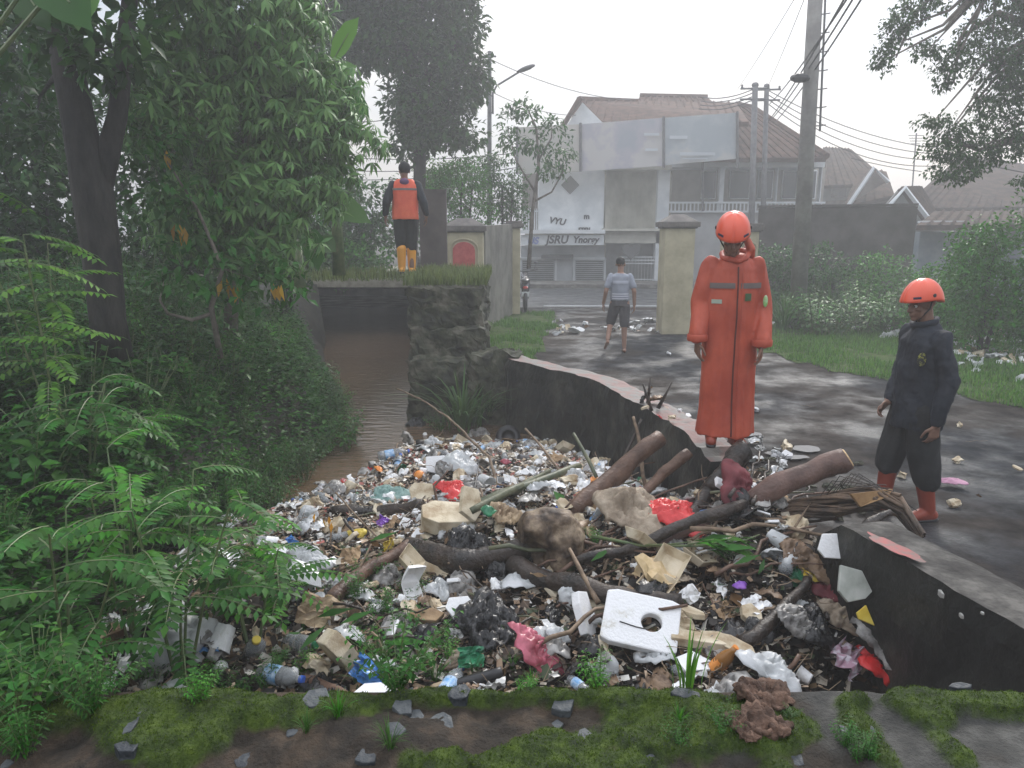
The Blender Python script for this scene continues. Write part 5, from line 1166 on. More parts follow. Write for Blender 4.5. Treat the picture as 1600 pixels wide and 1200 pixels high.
def tree(name, label, base, trunk, trad, blobs, n, ll, lw, matl, seed, bark=BARK, per=5, cat='tree', limbs=True, down=.3, group=None, nlim=None, whorl=False, shell=.35):
    base = Vector(base); e_ = empty(name, base); tag(e_, label, cat, group); inv = Matrix.Translation(-base); r_ = random.Random(seed)
    m = MB()
    for path, rad in zip(trunk, trad): m.tube(path, rad, 12, rough=.12, rs=3)
    o_ = m.build('trunk', bark, e_, smooth=True); o_.matrix_parent_inverse = inv
    if limbs:
        m = MB(); tp = [Vector(p) for p in trunk[0]]
        for i, (c, rr) in enumerate(blobs):
            c = Vector(c); s_ = min(tp[len(tp)//2:], key=lambda q: (q-c).length)
            for k in range(2 if nlim is None else nlim):
                t = c+Vector((r_.uniform(-.5, .5)*rr[0], r_.uniform(-.5, .5)*rr[1], r_.uniform(-.3, .6)*rr[2])); mid = s_.lerp(t, .55)+rv(r_, .12)*(t-s_).length
                r0 = trad[0][-1]*.55; m.tube([s_, s_.lerp(mid, .5)+rv(r_, .05), mid, t], [r0, r0*.7, r0*.45, r0*.15], 6, cap=False)
        o_ = m.build('branch', bark, e_, smooth=True); o_.matrix_parent_inverse = inv
    if whorl:
        lv = LV(); tw = MB()
        for c, rr in blobs:
            nn = int(n*(rr[0]*rr[2])/sum(b[1][0]*b[1][2] for b in blobs))
            for k in range(nn):
                d = Vector((r_.gauss(0, 1), r_.gauss(0, 1)-.4, r_.gauss(0, 1))).normalized(); q = r_.uniform(.45, 1.06); p = Vector(c)+Vector((d.x*rr[0], d.y*rr[1], d.z*rr[2]))*q
                ax = (Vector((d.x, d.y, 0))*.6+Vector((0, 0, .25))+rv(r_, .35)).normalized(); tw.tube([p-ax*.22-Vector((0, 0, .04)), p], .004, 3, cap=False)
                a0 = r_.uniform(0, 6); s1 = ax.cross(Vector((.1, .2, 1))).normalized(); s2 = ax.cross(s1); nl = r_.randint(5, 8); s_ = r_.uniform(.75, 1.2)
                for j in range(nl):
                    an = a0+6.283*j/nl; dd = s1*math.cos(an)+s2*math.sin(an)+ax*.25+Vector((0, 0, -.9))+rv(r_, .35); lv.add(p, dd, ax+Vector((0, 0, .6)), ll*s_*r_.uniform(.85, 1.1), lw*s_)
        o_ = lv.build('foliage', matl, e_, droop=.22); o_.matrix_parent_inverse = inv
        o_ = tw.build('twig', TWIGG, e_); o_.matrix_parent_inverse = inv
    else: crown(blobs, n, ll, lw, matl, 'foliage', e_, seed, per, down, inv=inv, shell=shell)
    return e_
def B(u, v, ru, rv_, y, dy=None):
    t = y/ray(u, v)[1]; rx = ru*t/FPX; rz = rv_*t/FPX; return (GY(u, v, y), (rx, dy if dy else (rx+rz)/2, rz))
# black forked trunk on the left
yt = 6.5
tr1 = [GY(176, 560, yt), GY(168, 500, yt), GY(160, 400, yt), GY(146, 300, yt), GY(124, 200, yt), GY(105, 100, yt), GY(92, 0, yt), GY(80, -140, yt), GY(78, -320, yt)]
tr2 = [GY(150, 330, yt), GY(165, 255, yt+.05), GY(184, 180, yt+.1), GY(193, 90, yt+.1), GY(203, 0, yt+.15), GY(214, -140, yt+.2), GY(220, -300, yt+.2)]
tree('black_trunk_tree', 'big tree with a black forked trunk on the left bank', tr1[0], [tr1, tr2], [[.17, .155, .15, .16, .13, .11, .10, .085, .06], [.10, .10, .08, .07, .06, .055, .04]],
     [B(60, -120, 150, 90, 6.6, .9), B(230, -130, 140, 80, 6.8, .9), B(20, 60, 90, 60, 7.6, .5), B(30, 170, 70, 60, 8.2, .5), B(170, 60, 90, 60, 6.1, .35)], 800, .15, .085, LF['dark'], 101, per=5, nlim=1)
# light-catching climbers and the pale leafy mass (whorled drooping leaves)
tree('drooping_leaf_tree', 'pale green tree with drooping finger-like leaves left of the orange vest', GY(360, 500, 8.6), [[GY(360, 520, 8.6), GY(365, 380, 8.6), GY(380, 250, 8.6), GY(400, 100, 8.6), GY(420, -60, 8.6)]], [[.08, .07, .06, .05, .03]],
     [B(300, 40, 100, 90, 8.0), B(420, 60, 100, 100, 8.3), B(350, 180, 120, 90, 8.2), B(460, 190, 90, 80, 8.6), B(520, 150, 60, 60, 9), B(540, 220, 65, 50, 9), B(400, 290, 120, 70, 8.3), B(500, 290, 60, 55, 8.8), B(300, 330, 80, 70, 8), B(240, 150, 60, 100, 7.6), B(400, 380, 100, 60, 8.4), B(250, -80, 120, 60, 8), B(430, -80, 90, 60, 8.6), B(480, 10, 45, 50, 9)],
     2500, .17, .042, LF['pale'], 102, bark=BARKL, whorl=True)
tree('slender_tree', 'slender tree with yellowing leaves in front of the drooping pale one', GY(345, 560, 7.3), [[GY(345, 560, 7.3), GY(330, 480, 7.3), GY(348, 420, 7.3), GY(310, 330, 7.3), GY(260, 250, 7.2)], [GY(330, 490, 7.3), GY(300, 500, 7.2), GY(262, 490, 7.2), GY(250, 470, 7.2), GY(256, 440, 7.2)]], [[.03, .026, .02, .014, .008], [.022, .02, .016, .012, .006]],
     [B(270, 300, 70, 50, 7.2), B(330, 420, 80, 50, 7.3), B(420, 440, 60, 50, 7.4), B(230, 220, 60, 40, 7)], 260, .13, .06, LF['mid'], 103, bark=BARKL, per=4)
# hanging dead leaves
lv = LV()
for (u, v) in ((285, 372), (275, 362), (362, 455), (372, 460), (428, 460), (436, 455), (262, 250), (350, 452), (500, 818), (512, 822)):
    y_ = 7.2 if v < 600 else 3.9; p = GY(u, v-14, y_)
    for k in range(2): lv.add(p+rv(R, .03), Vector((R.uniform(-.3, .3), R.uniform(-.3, .3), -1)), Vector((R.uniform(-1, 1), -1, 0)), .17 if y_ > 5 else .06, .06 if y_ > 5 else .022)
e_ = empty('dead_leaf_cluster', (0, 0, 0)); 
bpy.data.objects.remove(e_); o = lv.build('dead_leaves', LF['yellow']); tag(o, 'withered yellow-orange leaves caught among the left bank foliage', 'dead leaves', kind='stuff')
# dark round tree in the distance
yd = 20
tree('round_tree', 'tall dark rounded tree above the person in the orange vest', GY(655, 330, yd), [[GY(655, 330, yd), GY(656, 250, yd), GY(654, 170, yd), GY(640, 80, yd), GY(600, -20, yd), GY(560, -120, yd)], [GY(655, 190, yd), GY(690, 120, yd), GY(715, 60, yd)]], [[.17, .15, .14, .12, .1, .07], [.1, .08, .05]],
     [B(655, 60, 60, 55, yd), B(718, 42, 38, 40, yd), B(700, 100, 45, 50, yd), B(610, 55, 50, 60, yd), B(650, 160, 55, 45, yd), B(720, 150, 30, 28, yd), B(690, 205, 45, 30, yd), B(735, 215, 22, 18, yd), B(600, 10, 70, 40, yd), B(520, -10, 70, 45, yd), B(690, -20, 60, 45, yd), B(640, 225, 30, 25, yd), B(662, 195, 45, 30, yd), B(745, 120, 22, 30, yd), B(560, 70, 45, 40, yd), B(600, -100, 160, 80, yd), B(480, 60, 40, 50, yd)],
     7500, .2, .11, LF['dark'], 104, per=5, shell=.15)
# banana plants
def banana(name, label, base, leaves, seed):
    base = Vector(base); e_ = empty(name, base); tag(e_, label, 'banana plant'); r_ = random.Random(seed); inv = Matrix.Translation(-base); m = MB(); top = base+Vector((0, 0, (max(GY(l[0], l[1], l[4]).z for l in leaves)-base.z)*.5))
    m.tube([base, top], [.09, .05], 10); o_ = m.build('stem', TWIGG, e_, smooth=True); o_.matrix_parent_inverse = inv
    for (u0, v0, u1, v1, y_, w_, mt) in leaves:
        a_ = GY(u0, v0, y_); b_ = GY(u1, v1, y_-.2); d = (b_-a_); ln = d.length; d.normalize(); sd = d.cross(Vector((0.1, -1, .3))).normalized(); nn = sd.cross(d); V = []; F2 = []; n = 14
        for i in range(n+1):
            t = i/n; c = a_+d*ln*t+Vector((0, 0, 1))*(-.12*ln*t*t+.06*ln*t); ww = w_*math.sin(min(1, t*1.15+.08)*math.pi)**.6*(1-.15*r_.random()); V += [c-sd*ww+nn*ww*.3, c, c+sd*ww+nn*ww*.3]
        F2 = [(3*i+j, 3*i+j+1, 3*i+j+4, 3*i+j+3) for i in range(n) for j in (0, 1)]
        o_ = mesh_np('leaf', V, F2, mt, e_, smooth=True); o_.matrix_parent_inverse = inv
        m = MB(); m.tube([top, a_, a_.lerp(b_, .5)+Vector((0, 0, .0))], [.016, .012, .006], 6); o_ = m.build('leaf_stalk', TWIGG, e_); o_.matrix_parent_inverse = inv
    return e_
banana('banana_plant', 'banana plant with one upright yellow-green leaf beside the dark rounded tree', GY(530, 430, 10), [(522, 92, 568, 10, 10, .13, LF['fresh']), (520, 130, 565, 95, 10, .16, LF['pale']), (530, 150, 500, 190, 10, .14, LF['pale']), (535, 140, 585, 190, 10.2, .14, LF['mid'])], 1)
banana('banana_plant', 'banana plant with a broad leaf pointing at the orange vest', GY(470, 460, 10.2), [(488, 305, 598, 352, 10.2, .2, LF['pale']), (480, 320, 470, 250, 10.4, .16, LF['mid']), (500, 375, 530, 395, 9.6, .14, LF['pale']), (485, 360, 500, 432, 9.6, .16, LF['mid']), (470, 330, 430, 380, 10, .16, LF['mid'])], 2)
# big near leaf at the upper left corner
banana('banana_plant', 'plant with huge glossy leaves hanging in at the upper left corner', GY(-120, 620, 4.6), [(60, -50, 160, 60, 4.6, .15, LF['mid']), (130, -70, 140, 50, 4.75, .12, LF['pale']), (20, -40, 90, 60, 4.9, .13, LF['dark'])], 3)
# bush mass left of / behind the bridge and behind the small pillar
PRB = [None]
def bush(label, u, v, ru, rv_, y, n, ll, matl, seed, per=5, group=None, name='bush', cat='bush', parts=3):
    n = int(n*1.7); r_ = random.Random(seed); bl = [B(u, v, ru*.8, rv_*.8, y), B(u-ru*.4, v+rv_*.55, ru*.55, rv_*.55, y), B(u+ru*.4, v+rv_*.6, ru*.55, rv_*.5, y)]+[B(u+r_.uniform(-.6, .6)*ru, v+r_.uniform(-.6, .5)*rv_, ru*.5, rv_*.5, y+r_.uniform(-.3, .3)) for k in range(parts)]
    b_ = GY(u, v, y); zg = ground_h(b_.x, y)
    if 17.5 < y < 24.5 and xl(y)-.3 < b_.x < xr(y)+.4: zg = .94
    return tree(name, label, (b_.x, y, zg), [[(b_.x, y, zg), (b_.x, y, b_.z)], [(b_.x+.1, y, zg), (b_.x+.3, y, b_.z+.1)]], [[.05, .03], [.04, .02]], bl, n, ll, ll*.5, matl, seed, per=per, cat=cat, group=group, nlim=1)
BL = [
 ('dark bush left of the person in the orange vest', 565, 330, 60, 70, 19.8, 520, .17, LF['mid']), ('low bush under the broad banana leaf at the end of the bridge', 560, 405, 60, 35, 18.6, 420, .13, LF['bright']),
 ('shady bush above the old bridge slab on the left', 500, 380, 60, 60, 18.9, 460, .17, LF['mid']), ('dark thicket left of the banana plants above the slab', 420, 340, 90, 100, 13, 560, .15, LF['dark']),
 ('rounded green bush directly behind the arched red pillar', 720, 300, 60, 60, 19.8, 700, .1, LF['bright']), ('yellow-green bush between the dark board and the arched pillar', 680, 275, 40, 40, 21, 420, .1, LF['fresh']),
 ('leafy bush right of the arched pillar, left of the billboard', 785, 290, 45, 60, 21.2, 600, .1, LF['mid']),
 ('dark bush below the dark rounded tree', 640, 330, 50, 60, 22, 360, .12, LF['dark']),
 ('thick dark thicket behind the black forked trunk', 240, 400, 130, 110, 11, 900, .14, LF['dark']), ('dark thicket at the left edge behind the forked trunk', 40, 330, 130, 130, 10, 900, .15, LF['dark']),
 ('tall dark foliage at the upper left edge with sky gaps', 40, 120, 110, 130, 11, 700, .14, LF['dark']), ('dark foliage high between the two trunk forks', 250, 190, 130, 130, 12.5, 700, .15, LF['dark']),
 ('tall dark backdrop foliage above the pale drooping tree', 420, 60, 120, 160, 14, 900, .16, LF['dark']), ('dark foliage filling in below the pale drooping tree', 360, 260, 120, 120, 13.5, 800, .15, LF['dark']),
 ('hazy bush in front of the boundary wall, nearest the pillar', 1225, 440, 58, 66, 18.6, 760, .1, LF['mid']), ('hazy bush in front of the middle of the boundary wall', 1300, 445, 64, 62, 18.2, 760, .1, LF['mid']), ('grassy bush in front of the right end of the boundary wall', 1375, 445, 70, 66, 17.6, 800, .1, LF['bright']),
 ('bright bush behind the orange helmet of the person in black', 1470, 462, 62, 58, 14.5, 560, .09, LF['bright']), ('large bright bush at the right edge, left half', 1545, 435, 80, 95, 13, 1100, .09, LF['bright']), ('large bright bush running out of the right edge', 1630, 410, 95, 140, 12.5, 1300, .09, LF['bright']),
]
for i, q in enumerate(BL): bush(*q, seed=200+i)
for i in range(46):
    u = R.uniform(1195, 1640); v = R.uniform(492, 522)+(.12*(u-1480) if u > 1480 else 0); p = GZ_(u, v, 0); put(R.choice(('tuft', 'tuft', 'weed', 'small')), p.x, p.y, 0, R.uniform(1.1, 2.2), label=None if False else R.choice(('rank tuft', 'tall weed clump'))[:0]+('coarse plant on the verge around the thick pole' if u < 1300 else 'coarse plant on the verge between pole and black jacket' if u < 1420 else 'coarse plant on the verge behind the black jacket' if u < 1500 else 'coarse plant on the verge below the bright bushes at the right'), group='coarse plants along the verge')
# sapling in front of the billboard
ys_ = 20.4
tree('sapling', 'thin sapling with tufted leaves in front of the billboard', GY(835, 480, ys_), [[GY(826, 420, ys_), GY(832, 330, ys_), GY(842, 260, ys_), GY(838, 200, ys_), GY(822, 165, ys_)], [GY(834, 315, ys_), GY(862, 300, ys_), GY(880, 268, ys_), GY(872, 250, ys_)], [GY(842, 250, ys_), GY(862, 215, ys_), GY(862, 200, ys_)], [GY(836, 300, ys_), GY(806, 250, ys_), GY(793, 200, ys_)]], [[.06, .05, .04, .03, .015], [.03, .025, .02, .01], [.03, .02, .01], [.03, .02, .01]],
     [B(822, 168, 22, 15, ys_), B(862, 200, 24, 15, ys_), B(795, 190, 18, 20, ys_), B(880, 240, 20, 18, ys_), B(860, 265, 26, 14, ys_), B(835, 225, 22, 14, ys_), B(800, 225, 22, 14, ys_)], 300, .17, .07, LF['mid'], 301, bark=BARKL, limbs=False)
# drooping tree at the upper right
yr_ = 13
tree('drooping_tree', 'small-leaved tree with drooping branches hanging in from the upper right', GY(1760, 470, yr_), [[GY(1760, 470, yr_), GY(1740, 300, yr_), GY(1700, 150, yr_), GY(1640, 40, yr_), GY(1560, -40, yr_)], [GY(1700, 160, yr_), GY(1600, 215, yr_), GY(1530, 235, yr_), GY(1480, 215, yr_)], [GY(1660, 60, yr_), GY(1560, 20, yr_), GY(1500, 60, yr_), GY(1490, 130, yr_)], [GY(1560, -40, yr_), GY(1470, -20, yr_), GY(1430, 20, yr_), GY(1400, 90, yr_)]], [[.3, .25, .2, .15, .1], [.09, .06, .04, .02], [.07, .05, .03, .015], [.06, .04, .03, .012]],
     [B(1388, 78, 17, 38, yr_, .3), B(1405, 40, 28, 25, yr_, .3), B(1440, 12, 45, 18, yr_, .3), B(1372, 96, 8, 15, yr_, .2), B(1478, 105, 22, 25, yr_, .3), B(1455, 78, 30, 14, yr_, .3), B(1474, 128, 10, 14, yr_, .2), B(1530, 60, 40, 30, yr_, .4), B(1590, 20, 40, 30, yr_, .5), B(1560, 95, 40, 45, yr_, .5), B(1595, 130, 40, 60, yr_, .6), B(1545, 165, 28, 30, yr_, .4), B(1462, 188, 28, 12, yr_, .3), B(1500, 205, 40, 20, yr_, .4), B(1475, 232, 38, 20, yr_, .4), B(1520, 240, 45, 30, yr_, .4), B(1580, 215, 40, 40, yr_, .5), B(1490, 270, 40, 18, yr_, .4), B(1640, 80, 60, 90, yr_, .7), B(1520, -20, 120, 30, yr_, .6), B(1600, 282, 20, 10, yr_, .3)],
     3600, .075, .04, LF['dark'], 302, bark=BARKL, per=7, nlim=1, shell=.1, down=.6)
# reeds on the canal edge at the foot of the abutment
def reeds(u, v, n, h, seed, label, y):
    p = GY(u, v, y); o_ = tuft(seed, n, h, .014, leafmat('leaf_reed', (.06, .12, .035)), 'reed_clump', .2, 1.1); o_.location = (p.x, p.y, WATER_Z+.05); return tag(o_, label, 'reeds')
reeds(722, 660, 60, .95, 81, 'big clump of arching reeds at the foot of the stone abutment', 9.0)
reeds(740, 640, 30, .7, 82, 'smaller reed clump tucked against the dark canal wall', 9.3)
for i, (u, v, y) in enumerate(((690, 650, 9.2), (765, 600, 9.4))):
    p = GY(u, v, y); put('small', p.x, p.y, max(-.4, p.z-.35), .7, ('small bush low on the abutment left of the reeds', 'small bush on the abutment rubble above the reeds')[i])
# plants on the mossy wall and in front
def wallplant(kind, u, v, s_, label):
    p = GZ_(u, v, 1.12); return put(kind, p.x, p.y, wall_h(p.x, p.y)+.015, s_, label)
for i, (k, u, v, s_, l) in enumerate((('broad', 40, 1140, .26, 'pale leafy weed at the very left of the mossy wall'), ('broad', 110, 1110, .24, 'leafy weed on the left moss cushion'), ('weed', 150, 1130, .2, 'narrow-leaved weed on the bare soil near the left end'), ('broad', 60, 1075, .28, 'leafy weed behind the left end of the mossy wall'), ('small', 170, 1085, .25, 'small weed on the moss behind the left soil patch'),
    ('weed', 315, 1125, .14, 'little seedling growing in the notch of the moss'), ('small', 620, 1060, .42, 'bright fine-leaved weed behind the slate chips'), ('weed', 620, 1090, .16, 'small weed among the slate chips'), ('tuft', 530, 1140, .14, 'short grass tuft left of the centre on the soil'), ('tuft', 610, 1185, .13, 'short grass tuft at the bottom edge'), ('weed', 935, 1085, .17, 'light green weed on the wall edge below the white jug'), ('tuft', 830, 1080, .1, 'tiny grass tuft on the wall edge right of the slate chips'),
    ('weed', 820, 1095, .1, 'tiny weed on the centre moss'), ('small', 1130, 1165, .13, 'small fine-leaved weed below the right moss patch'), ('small', 1055, 1175, .12, 'small weed left of the earth lumps'), ('tuft', 1060, 1150, .1, 'thin grass blades on the right moss patch'), ('weed', 1320, 1175, .11, 'small weed by the pale stone chip'), ('weed', 1355, 1190, .1, 'small weed at the bottom edge right of the pale chip'), ('small', 1235, 1140, .08, 'tiny weed right of the earth lumps'), ('weed', 40, 1180, .2, 'weed in the bottom left corner'), ('weed', 1340, 1195, .1, 'weed at the bottom edge below the pale chip'), ('tuft', 480, 1160, .1, 'thin grass tuft beside the left slate chips'))):
    wallplant(k, u, v, s_, l)
for i, (u, v, n, h) in enumerate(((1072, 1086, 13, .21),)):
    p = GZ_(u, v, 1.12); o = tuft(90+i, n, h, .0028, LF['fresh'], 'grass_tuft', .03, .45); o.location = (p.x, p.y, 1.12); tag(o, 'upright tuft of bright grass on the wall below the white foam lid', 'grass')
# weeds growing up through the rubbish
for i, (k, u, v, s_) in enumerate((('small', 590, 1010, .7), ('creeper', 650, 1030, .7), ('small', 545, 870, .6), ('weed', 700, 1030, .5), ('tuft', 660, 1040, .5), ('tuft', 740, 1050, .45), ('small', 640, 930, .75), ('weed', 600, 960, .6), ('creeper', 580, 920, .8), ('weed', 930, 850, .5), ('creeper', 920, 800, .6), ('small', 960, 890, .35), ('weed', 440, 1040, .45), ('weed', 330, 1070, .5), ('broad', 270, 1050, .4), ('broad', 380, 1080, .35), ('weed', 300, 1090, .5), ('weed', 1130, 870, .5), ('tuft', 800, 1040, .4), ('creeper', 560, 980, .5), ('small', 720, 880, .4), ('broad', 500, 930, .45), ('broad', 690, 1010, .45), ('weed', 780, 1000, .35), ('small', 570, 900, .8), ('creeper', 620, 950, .9), ('broad', 600, 900, .6), ('small', 650, 890, .7), ('weed', 560, 940, .7), ('broad', 640, 985, .6), ('tuft', 600, 1040, .7), ('tuft', 680, 1060, .6), ('small', 520, 960, .6), ('weed', 480, 1050, .5), ('tuft', 560, 1065, .6), ('broad', 590, 1050, .5), ('weed', 420, 1070, .55), ('small', 350, 1080, .6), ('weed', 240, 1060, .6))):
    p = on_pile(u, v); put(k, p.x, p.y, p.z, s_*.55, ('small ' if s_ < .5 else '')+CATL[k][1]+(' in the rubbish by the mossy wall' if v > 1020 else ' in the rubbish left of the stump' if u < 800 else ' in the rubbish right of the stump'), group='weeds sprouting through the rubbish')
# ------------------------------------------------------------------ rubbish
FW = mat('white_foam', (.44, .38, .28), (.8, .8, .8), scale=7, rough=.6, bump=.25, bscale=70, c3=(.74, .74, .72), lo=.3, hi=.44)
FC = mat('dirty_cream_foam', (.34, .25, .15), (.66, .58, .44), scale=6, rough=.65, bump=.2, bscale=90, c3=(.56, .48, .34))
FB = mat('brown_soiled_foam', (.16, .1, .055), (.5, .38, .24), scale=5, rough=.6, bump=.3, bscale=60)
CLR = mat('clear_plastic', (.78, .82, .84), rough=.16, trans=.75, ior=1.3)
FILM = mat('milky_plastic_film', (.6, .62, .62), (.78, .79, .8), scale=6, rough=.25, transl=.35, bump=.3)
GREYF = mat('grey_dirty_film', (.16, .15, .14), (.55, .53, .5), scale=11, rough=.22, transl=.3, bump=.4)
BAGC = dict(black=mat('black_bag_film', (.008, .008, .009), (.025, .024, .024), scale=8, rough=.22, bump=.5), red=mat('red_bag_film', (.5, .02, .02), (.68, .05, .05), scale=6, rough=.3, bump=.3), pink=mat('pink_bag_film', (.3, .05, .07), (.6, .16, .22), scale=8, rough=.3, transl=.2),
    blue=mat('blue_bag_film', (.03, .12, .38), (.1, .3, .6), scale=5, rough=.3), green=mat('green_bag_film', (.015, .12, .06), (.05, .28, .13), scale=5, rough=.3), brown=mat('brown_bag_film', (.1, .06, .035), (.26, .17, .1), scale=6, rough=.45, bump=.4), teal=mat('teal_cloth', (.12, .22, .2), (.25, .36, .33), scale=6, rough=.7),
    purple=mat('purple_wrapper', (.16, .05, .36), (.3, .12, .5), scale=8, rough=.3), maroon=mat('maroon_cloth', (.09, .012, .018), (.16, .03, .035), scale=6, rough=.7), yellow=mat('yellow_wrapper', (.6, .42, .04), (.7, .55, .1), scale=8, rough=.4), orange=mat('orange_plastic', (.7, .22, .04), (.75, .3, .07), scale=8, rough=.4), tan=mat('tan_sack_cloth', (.22, .17, .12), (.4, .33, .25), scale=10, rough=.8, bump=.4))
WRAP = mat('printed_wrapper', (.3, .3, .3), (1, 1, 1), scale=14, rough=.35, lo=.45, hi=.5, ramp=[(.6, .08, .06), (.62, .6, .56), (.1, .2, .5), (.6, .45, .1), (.5, .5, .48), (.15, .35, .18), (.55, .3, .15), (.62, .62, .62)])
LABEL = mat('bottle_label_blue', (.12, .3, .55), (.5, .6, .7), scale=30, rough=.4); CAPB = mat('blue_bottle_cap', (.04, .12, .5), rough=.35)
CARD = mat('wet_cardboard', (.2, .13, .07), (.38, .26, .15), scale=7, rough=.85, bump=.2)
def slab(seed, w, d, t, matl, name='foam_piece', bite=.15):
    r_ = random.Random(seed); n = r_.randint(5, 7); m = MB(); pts = []
    for k in range(n): a_ = 6.283*k/n+r_.uniform(-.2, .2); q = 1-bite*r_.random()*1.5; pts.append((w/2*q*math.copysign(abs(math.cos(a_))**.7, math.cos(a_)), d/2*q*math.copysign(abs(math.sin(a_))**.7, math.sin(a_))))
    m.prism(pts, -t/2, t/2); return m.build(name, matl, bevel=min(.006, t*.25))
def chunk(seed, s_, matl, name='foam_piece'):
    m = MB(); r_ = random.Random(seed); bm = bmesh.new(); bmesh.ops.create_cube(bm, size=s_); bmesh.ops.subdivide_edges(bm, edges=bm.edges[:], cuts=3, use_grid_fill=True)
    sx, sy, sz = r_.uniform(.6, 1.3), r_.uniform(.5, 1), r_.uniform(.3, .7)
    for v in bm.verts: v.co = Vector((v.co.x*sx, v.co.y*sy, v.co.z*sz))+Vector((fbm(v.co.x, v.co.y, v.co.z+seed, 1.5/s_), fbm(v.co.y, v.co.z, v.co.x+seed, 1.5/s_), fbm(v.co.z, v.co.x, v.co.y+seed, 1.5/s_)))*s_*.28
    me = bpy.data.meshes.new(name); bm.to_mesh(me); bm.free(); me.materials.append(matl); return link(bpy.data.objects.new(name, me))
def foodbox(seed, matl, s_=.16, name='foam_box', opened=1.9):
    """clamshell box: a tray and a hinged lid"""
    e_ = empty(name); h = s_*.32
    def tray(flip):
        m = MB(); o_ = s_/2; i_ = o_-.02; prof = [(o_, h), (o_+.008, h), (o_*.84, 0), (0, 0)]
        m.add([(-o_, -o_, h), (o_, -o_, h), (o_, o_, h), (-o_, o_, h), (-i_*.85, -i_*.85, 0), (i_*.85, -i_*.85, 0), (i_*.85, i_*.85, 0), (-i_*.85, i_*.85, 0)], [(4, 5, 6, 7), (0, 1, 5, 4), (1, 2, 6, 5), (2, 3, 7, 6), (3, 0, 4, 7)])
        return m
    b_ = tray(0).build('tray', matl, e_); evalmesh(b_, [('SOLIDIFY', dict(thickness=.005)), ('BEVEL', dict(width=.002, segments=1))]); b_.data.materials.clear(); b_.data.materials.append(matl)
    l_ = tray(1).build('lid', matl, e_); evalmesh(l_, [('SOLIDIFY', dict(thickness=.005)), ('BEVEL', dict(width=.002, segments=1))]); l_.data.materials.clear(); l_.data.materials.append(matl)
    l_.location = (0, s_/2, h); 
    for v in l_.data.vertices: v.co = Vector((v.co.x, v.co.y-s_/2, h-v.co.z))
    l_.rotation_euler = (-opened, 0, 0); return e_
def crumple(seed, s_, matl, name='plastic_bag', flat=.55, rough=.5, sub=4):
    """a slumped, folded piece of film or cloth: a lobed dome with long ridged folds and a loose edge"""
    r_ = random.Random(seed*7+1); nr, na = (16, 44) if s_ > .18 else (8, 22); V = []; F_ = []; el = r_.uniform(.75, 1.5); w0 = r_.uniform(0, 6); tail = r_.uniform(0, 6.283); big = s_/2
    for i in range(nr+1):
        for k in range(na):
            a_ = 6.283*k/na; t = i/nr; lob = 1+.32*fbm(math.cos(a_)*1.3, math.sin(a_)*1.3, seed, 1)+.13*math.sin(3*a_+w0)+(.5*max(0, math.cos(a_-tail))**10)
            x = math.cos(a_)*t*lob; y = math.sin(a_)*t*lob*el**-1
            wx = x+.35*fbm(x, y, seed, 1.1, 2); wy = y+.35*fbm(x, y, seed+5, 1.1, 2)
            f1 = 1-abs(fbm(wx*1.6, wy*3.4, seed, 1, 2))*2.4; f2 = 1-abs(fbm(wx*5.5, wy*2.6, seed+2, 1, 2))*2.4
            z = flat*(1-t*t)**.7*(.75+.5*fbm(x, y, seed+9, .9, 2))+rough*.34*f1*(.45+.55*(1-t))+rough*.13*f2
            V.append((x*big, y*big, z*big*1.25-.1*big))
    F_ = [(i*na+k, i*na+(k+1) % na, (i+1)*na+(k+1) % na, (i+1)*na+k) for i in range(nr) for k in range(na)]
    o_ = mesh_np(name, V, F_, matl, smooth=True); evalmesh(o_, [('SOLIDIFY', dict(thickness=.003, offset=-1))]); o_.data.materials.clear(); o_.data.materials.append(matl)
    o_.data.polygons.foreach_set('use_smooth', [True]*len(o_.data.polygons)); return o_
def sheet(seed, w, d, matl, name='wrapper', amp=.35, n=9):
    m = MB(); m.grid(lambda i, j: Vector(((i-.5)*w*(1+.2*fbm(i, j, seed, 2)), (j-.5)*d*(1+.2*fbm(j, i, seed, 2)), amp*w*(abs(fbm(i, j, seed, 2.2))+.5*fbm(i, j, seed+3, 5)))), n, n)
    o_ = m.build(name, matl); evalmesh(o_, [('SOLIDIFY', dict(thickness=.0015))]); o_.data.materials.clear(); o_.data.materials.append(matl); return o_
def bottle(seed, matl, capm, label=None, r=.033, h=.22, name='plastic_bottle', fill=None):
    e_ = empty(name); m = MB(); prof = [(r*.7, 0), (r, .012), (r, .05), (r*.93, .06), (r, .07), (r, h*.42), (r*.94, h*.45), (r, h*.48), (r, h*.68), (r*.75, h*.8), (r*.42, h*.9), (r*.4, h)]
    m.lathe(prof, 16, (0, 0, -h/2)); o_ = m.build('body', matl, e_, smooth=True); displace(o_, r*.22, 22, 2, seed=seed)
    m = MB(); m.lathe([(r*.46, 0), (r*.46, .018), (r*.4, .02)], 12, (0, 0, h/2-.008)); m.build('cap', capm, e_)
    if label: m = MB(); m.lathe([(r*1.03, h*.14-h/2+.02), (r*1.03, h*.44-h/2+.02)], 16, closed=False); o_ = m.build('label', label, e_, smooth=True); displace(o_, r*.2, 22, 2, seed=seed)
    return e_
def cup(matl, r=.04, h=.09, name='plastic_cup', seed=0):
    m = MB(); m.lathe([(0.001, 0), (r*.72, 0), (r*.74, .004), (r, h), (r*1.08, h), (r*1.08, h-.004)], 20, (0, 0, -h/2), closed=False); o_ = m.build(name, matl, smooth=True); evalmesh(o_, [('SOLIDIFY', dict(thickness=.0018))]); o_.data.materials.clear(); o_.data.materials.append(matl); displace(o_, r*.12, 25, 2, seed=seed); return o_
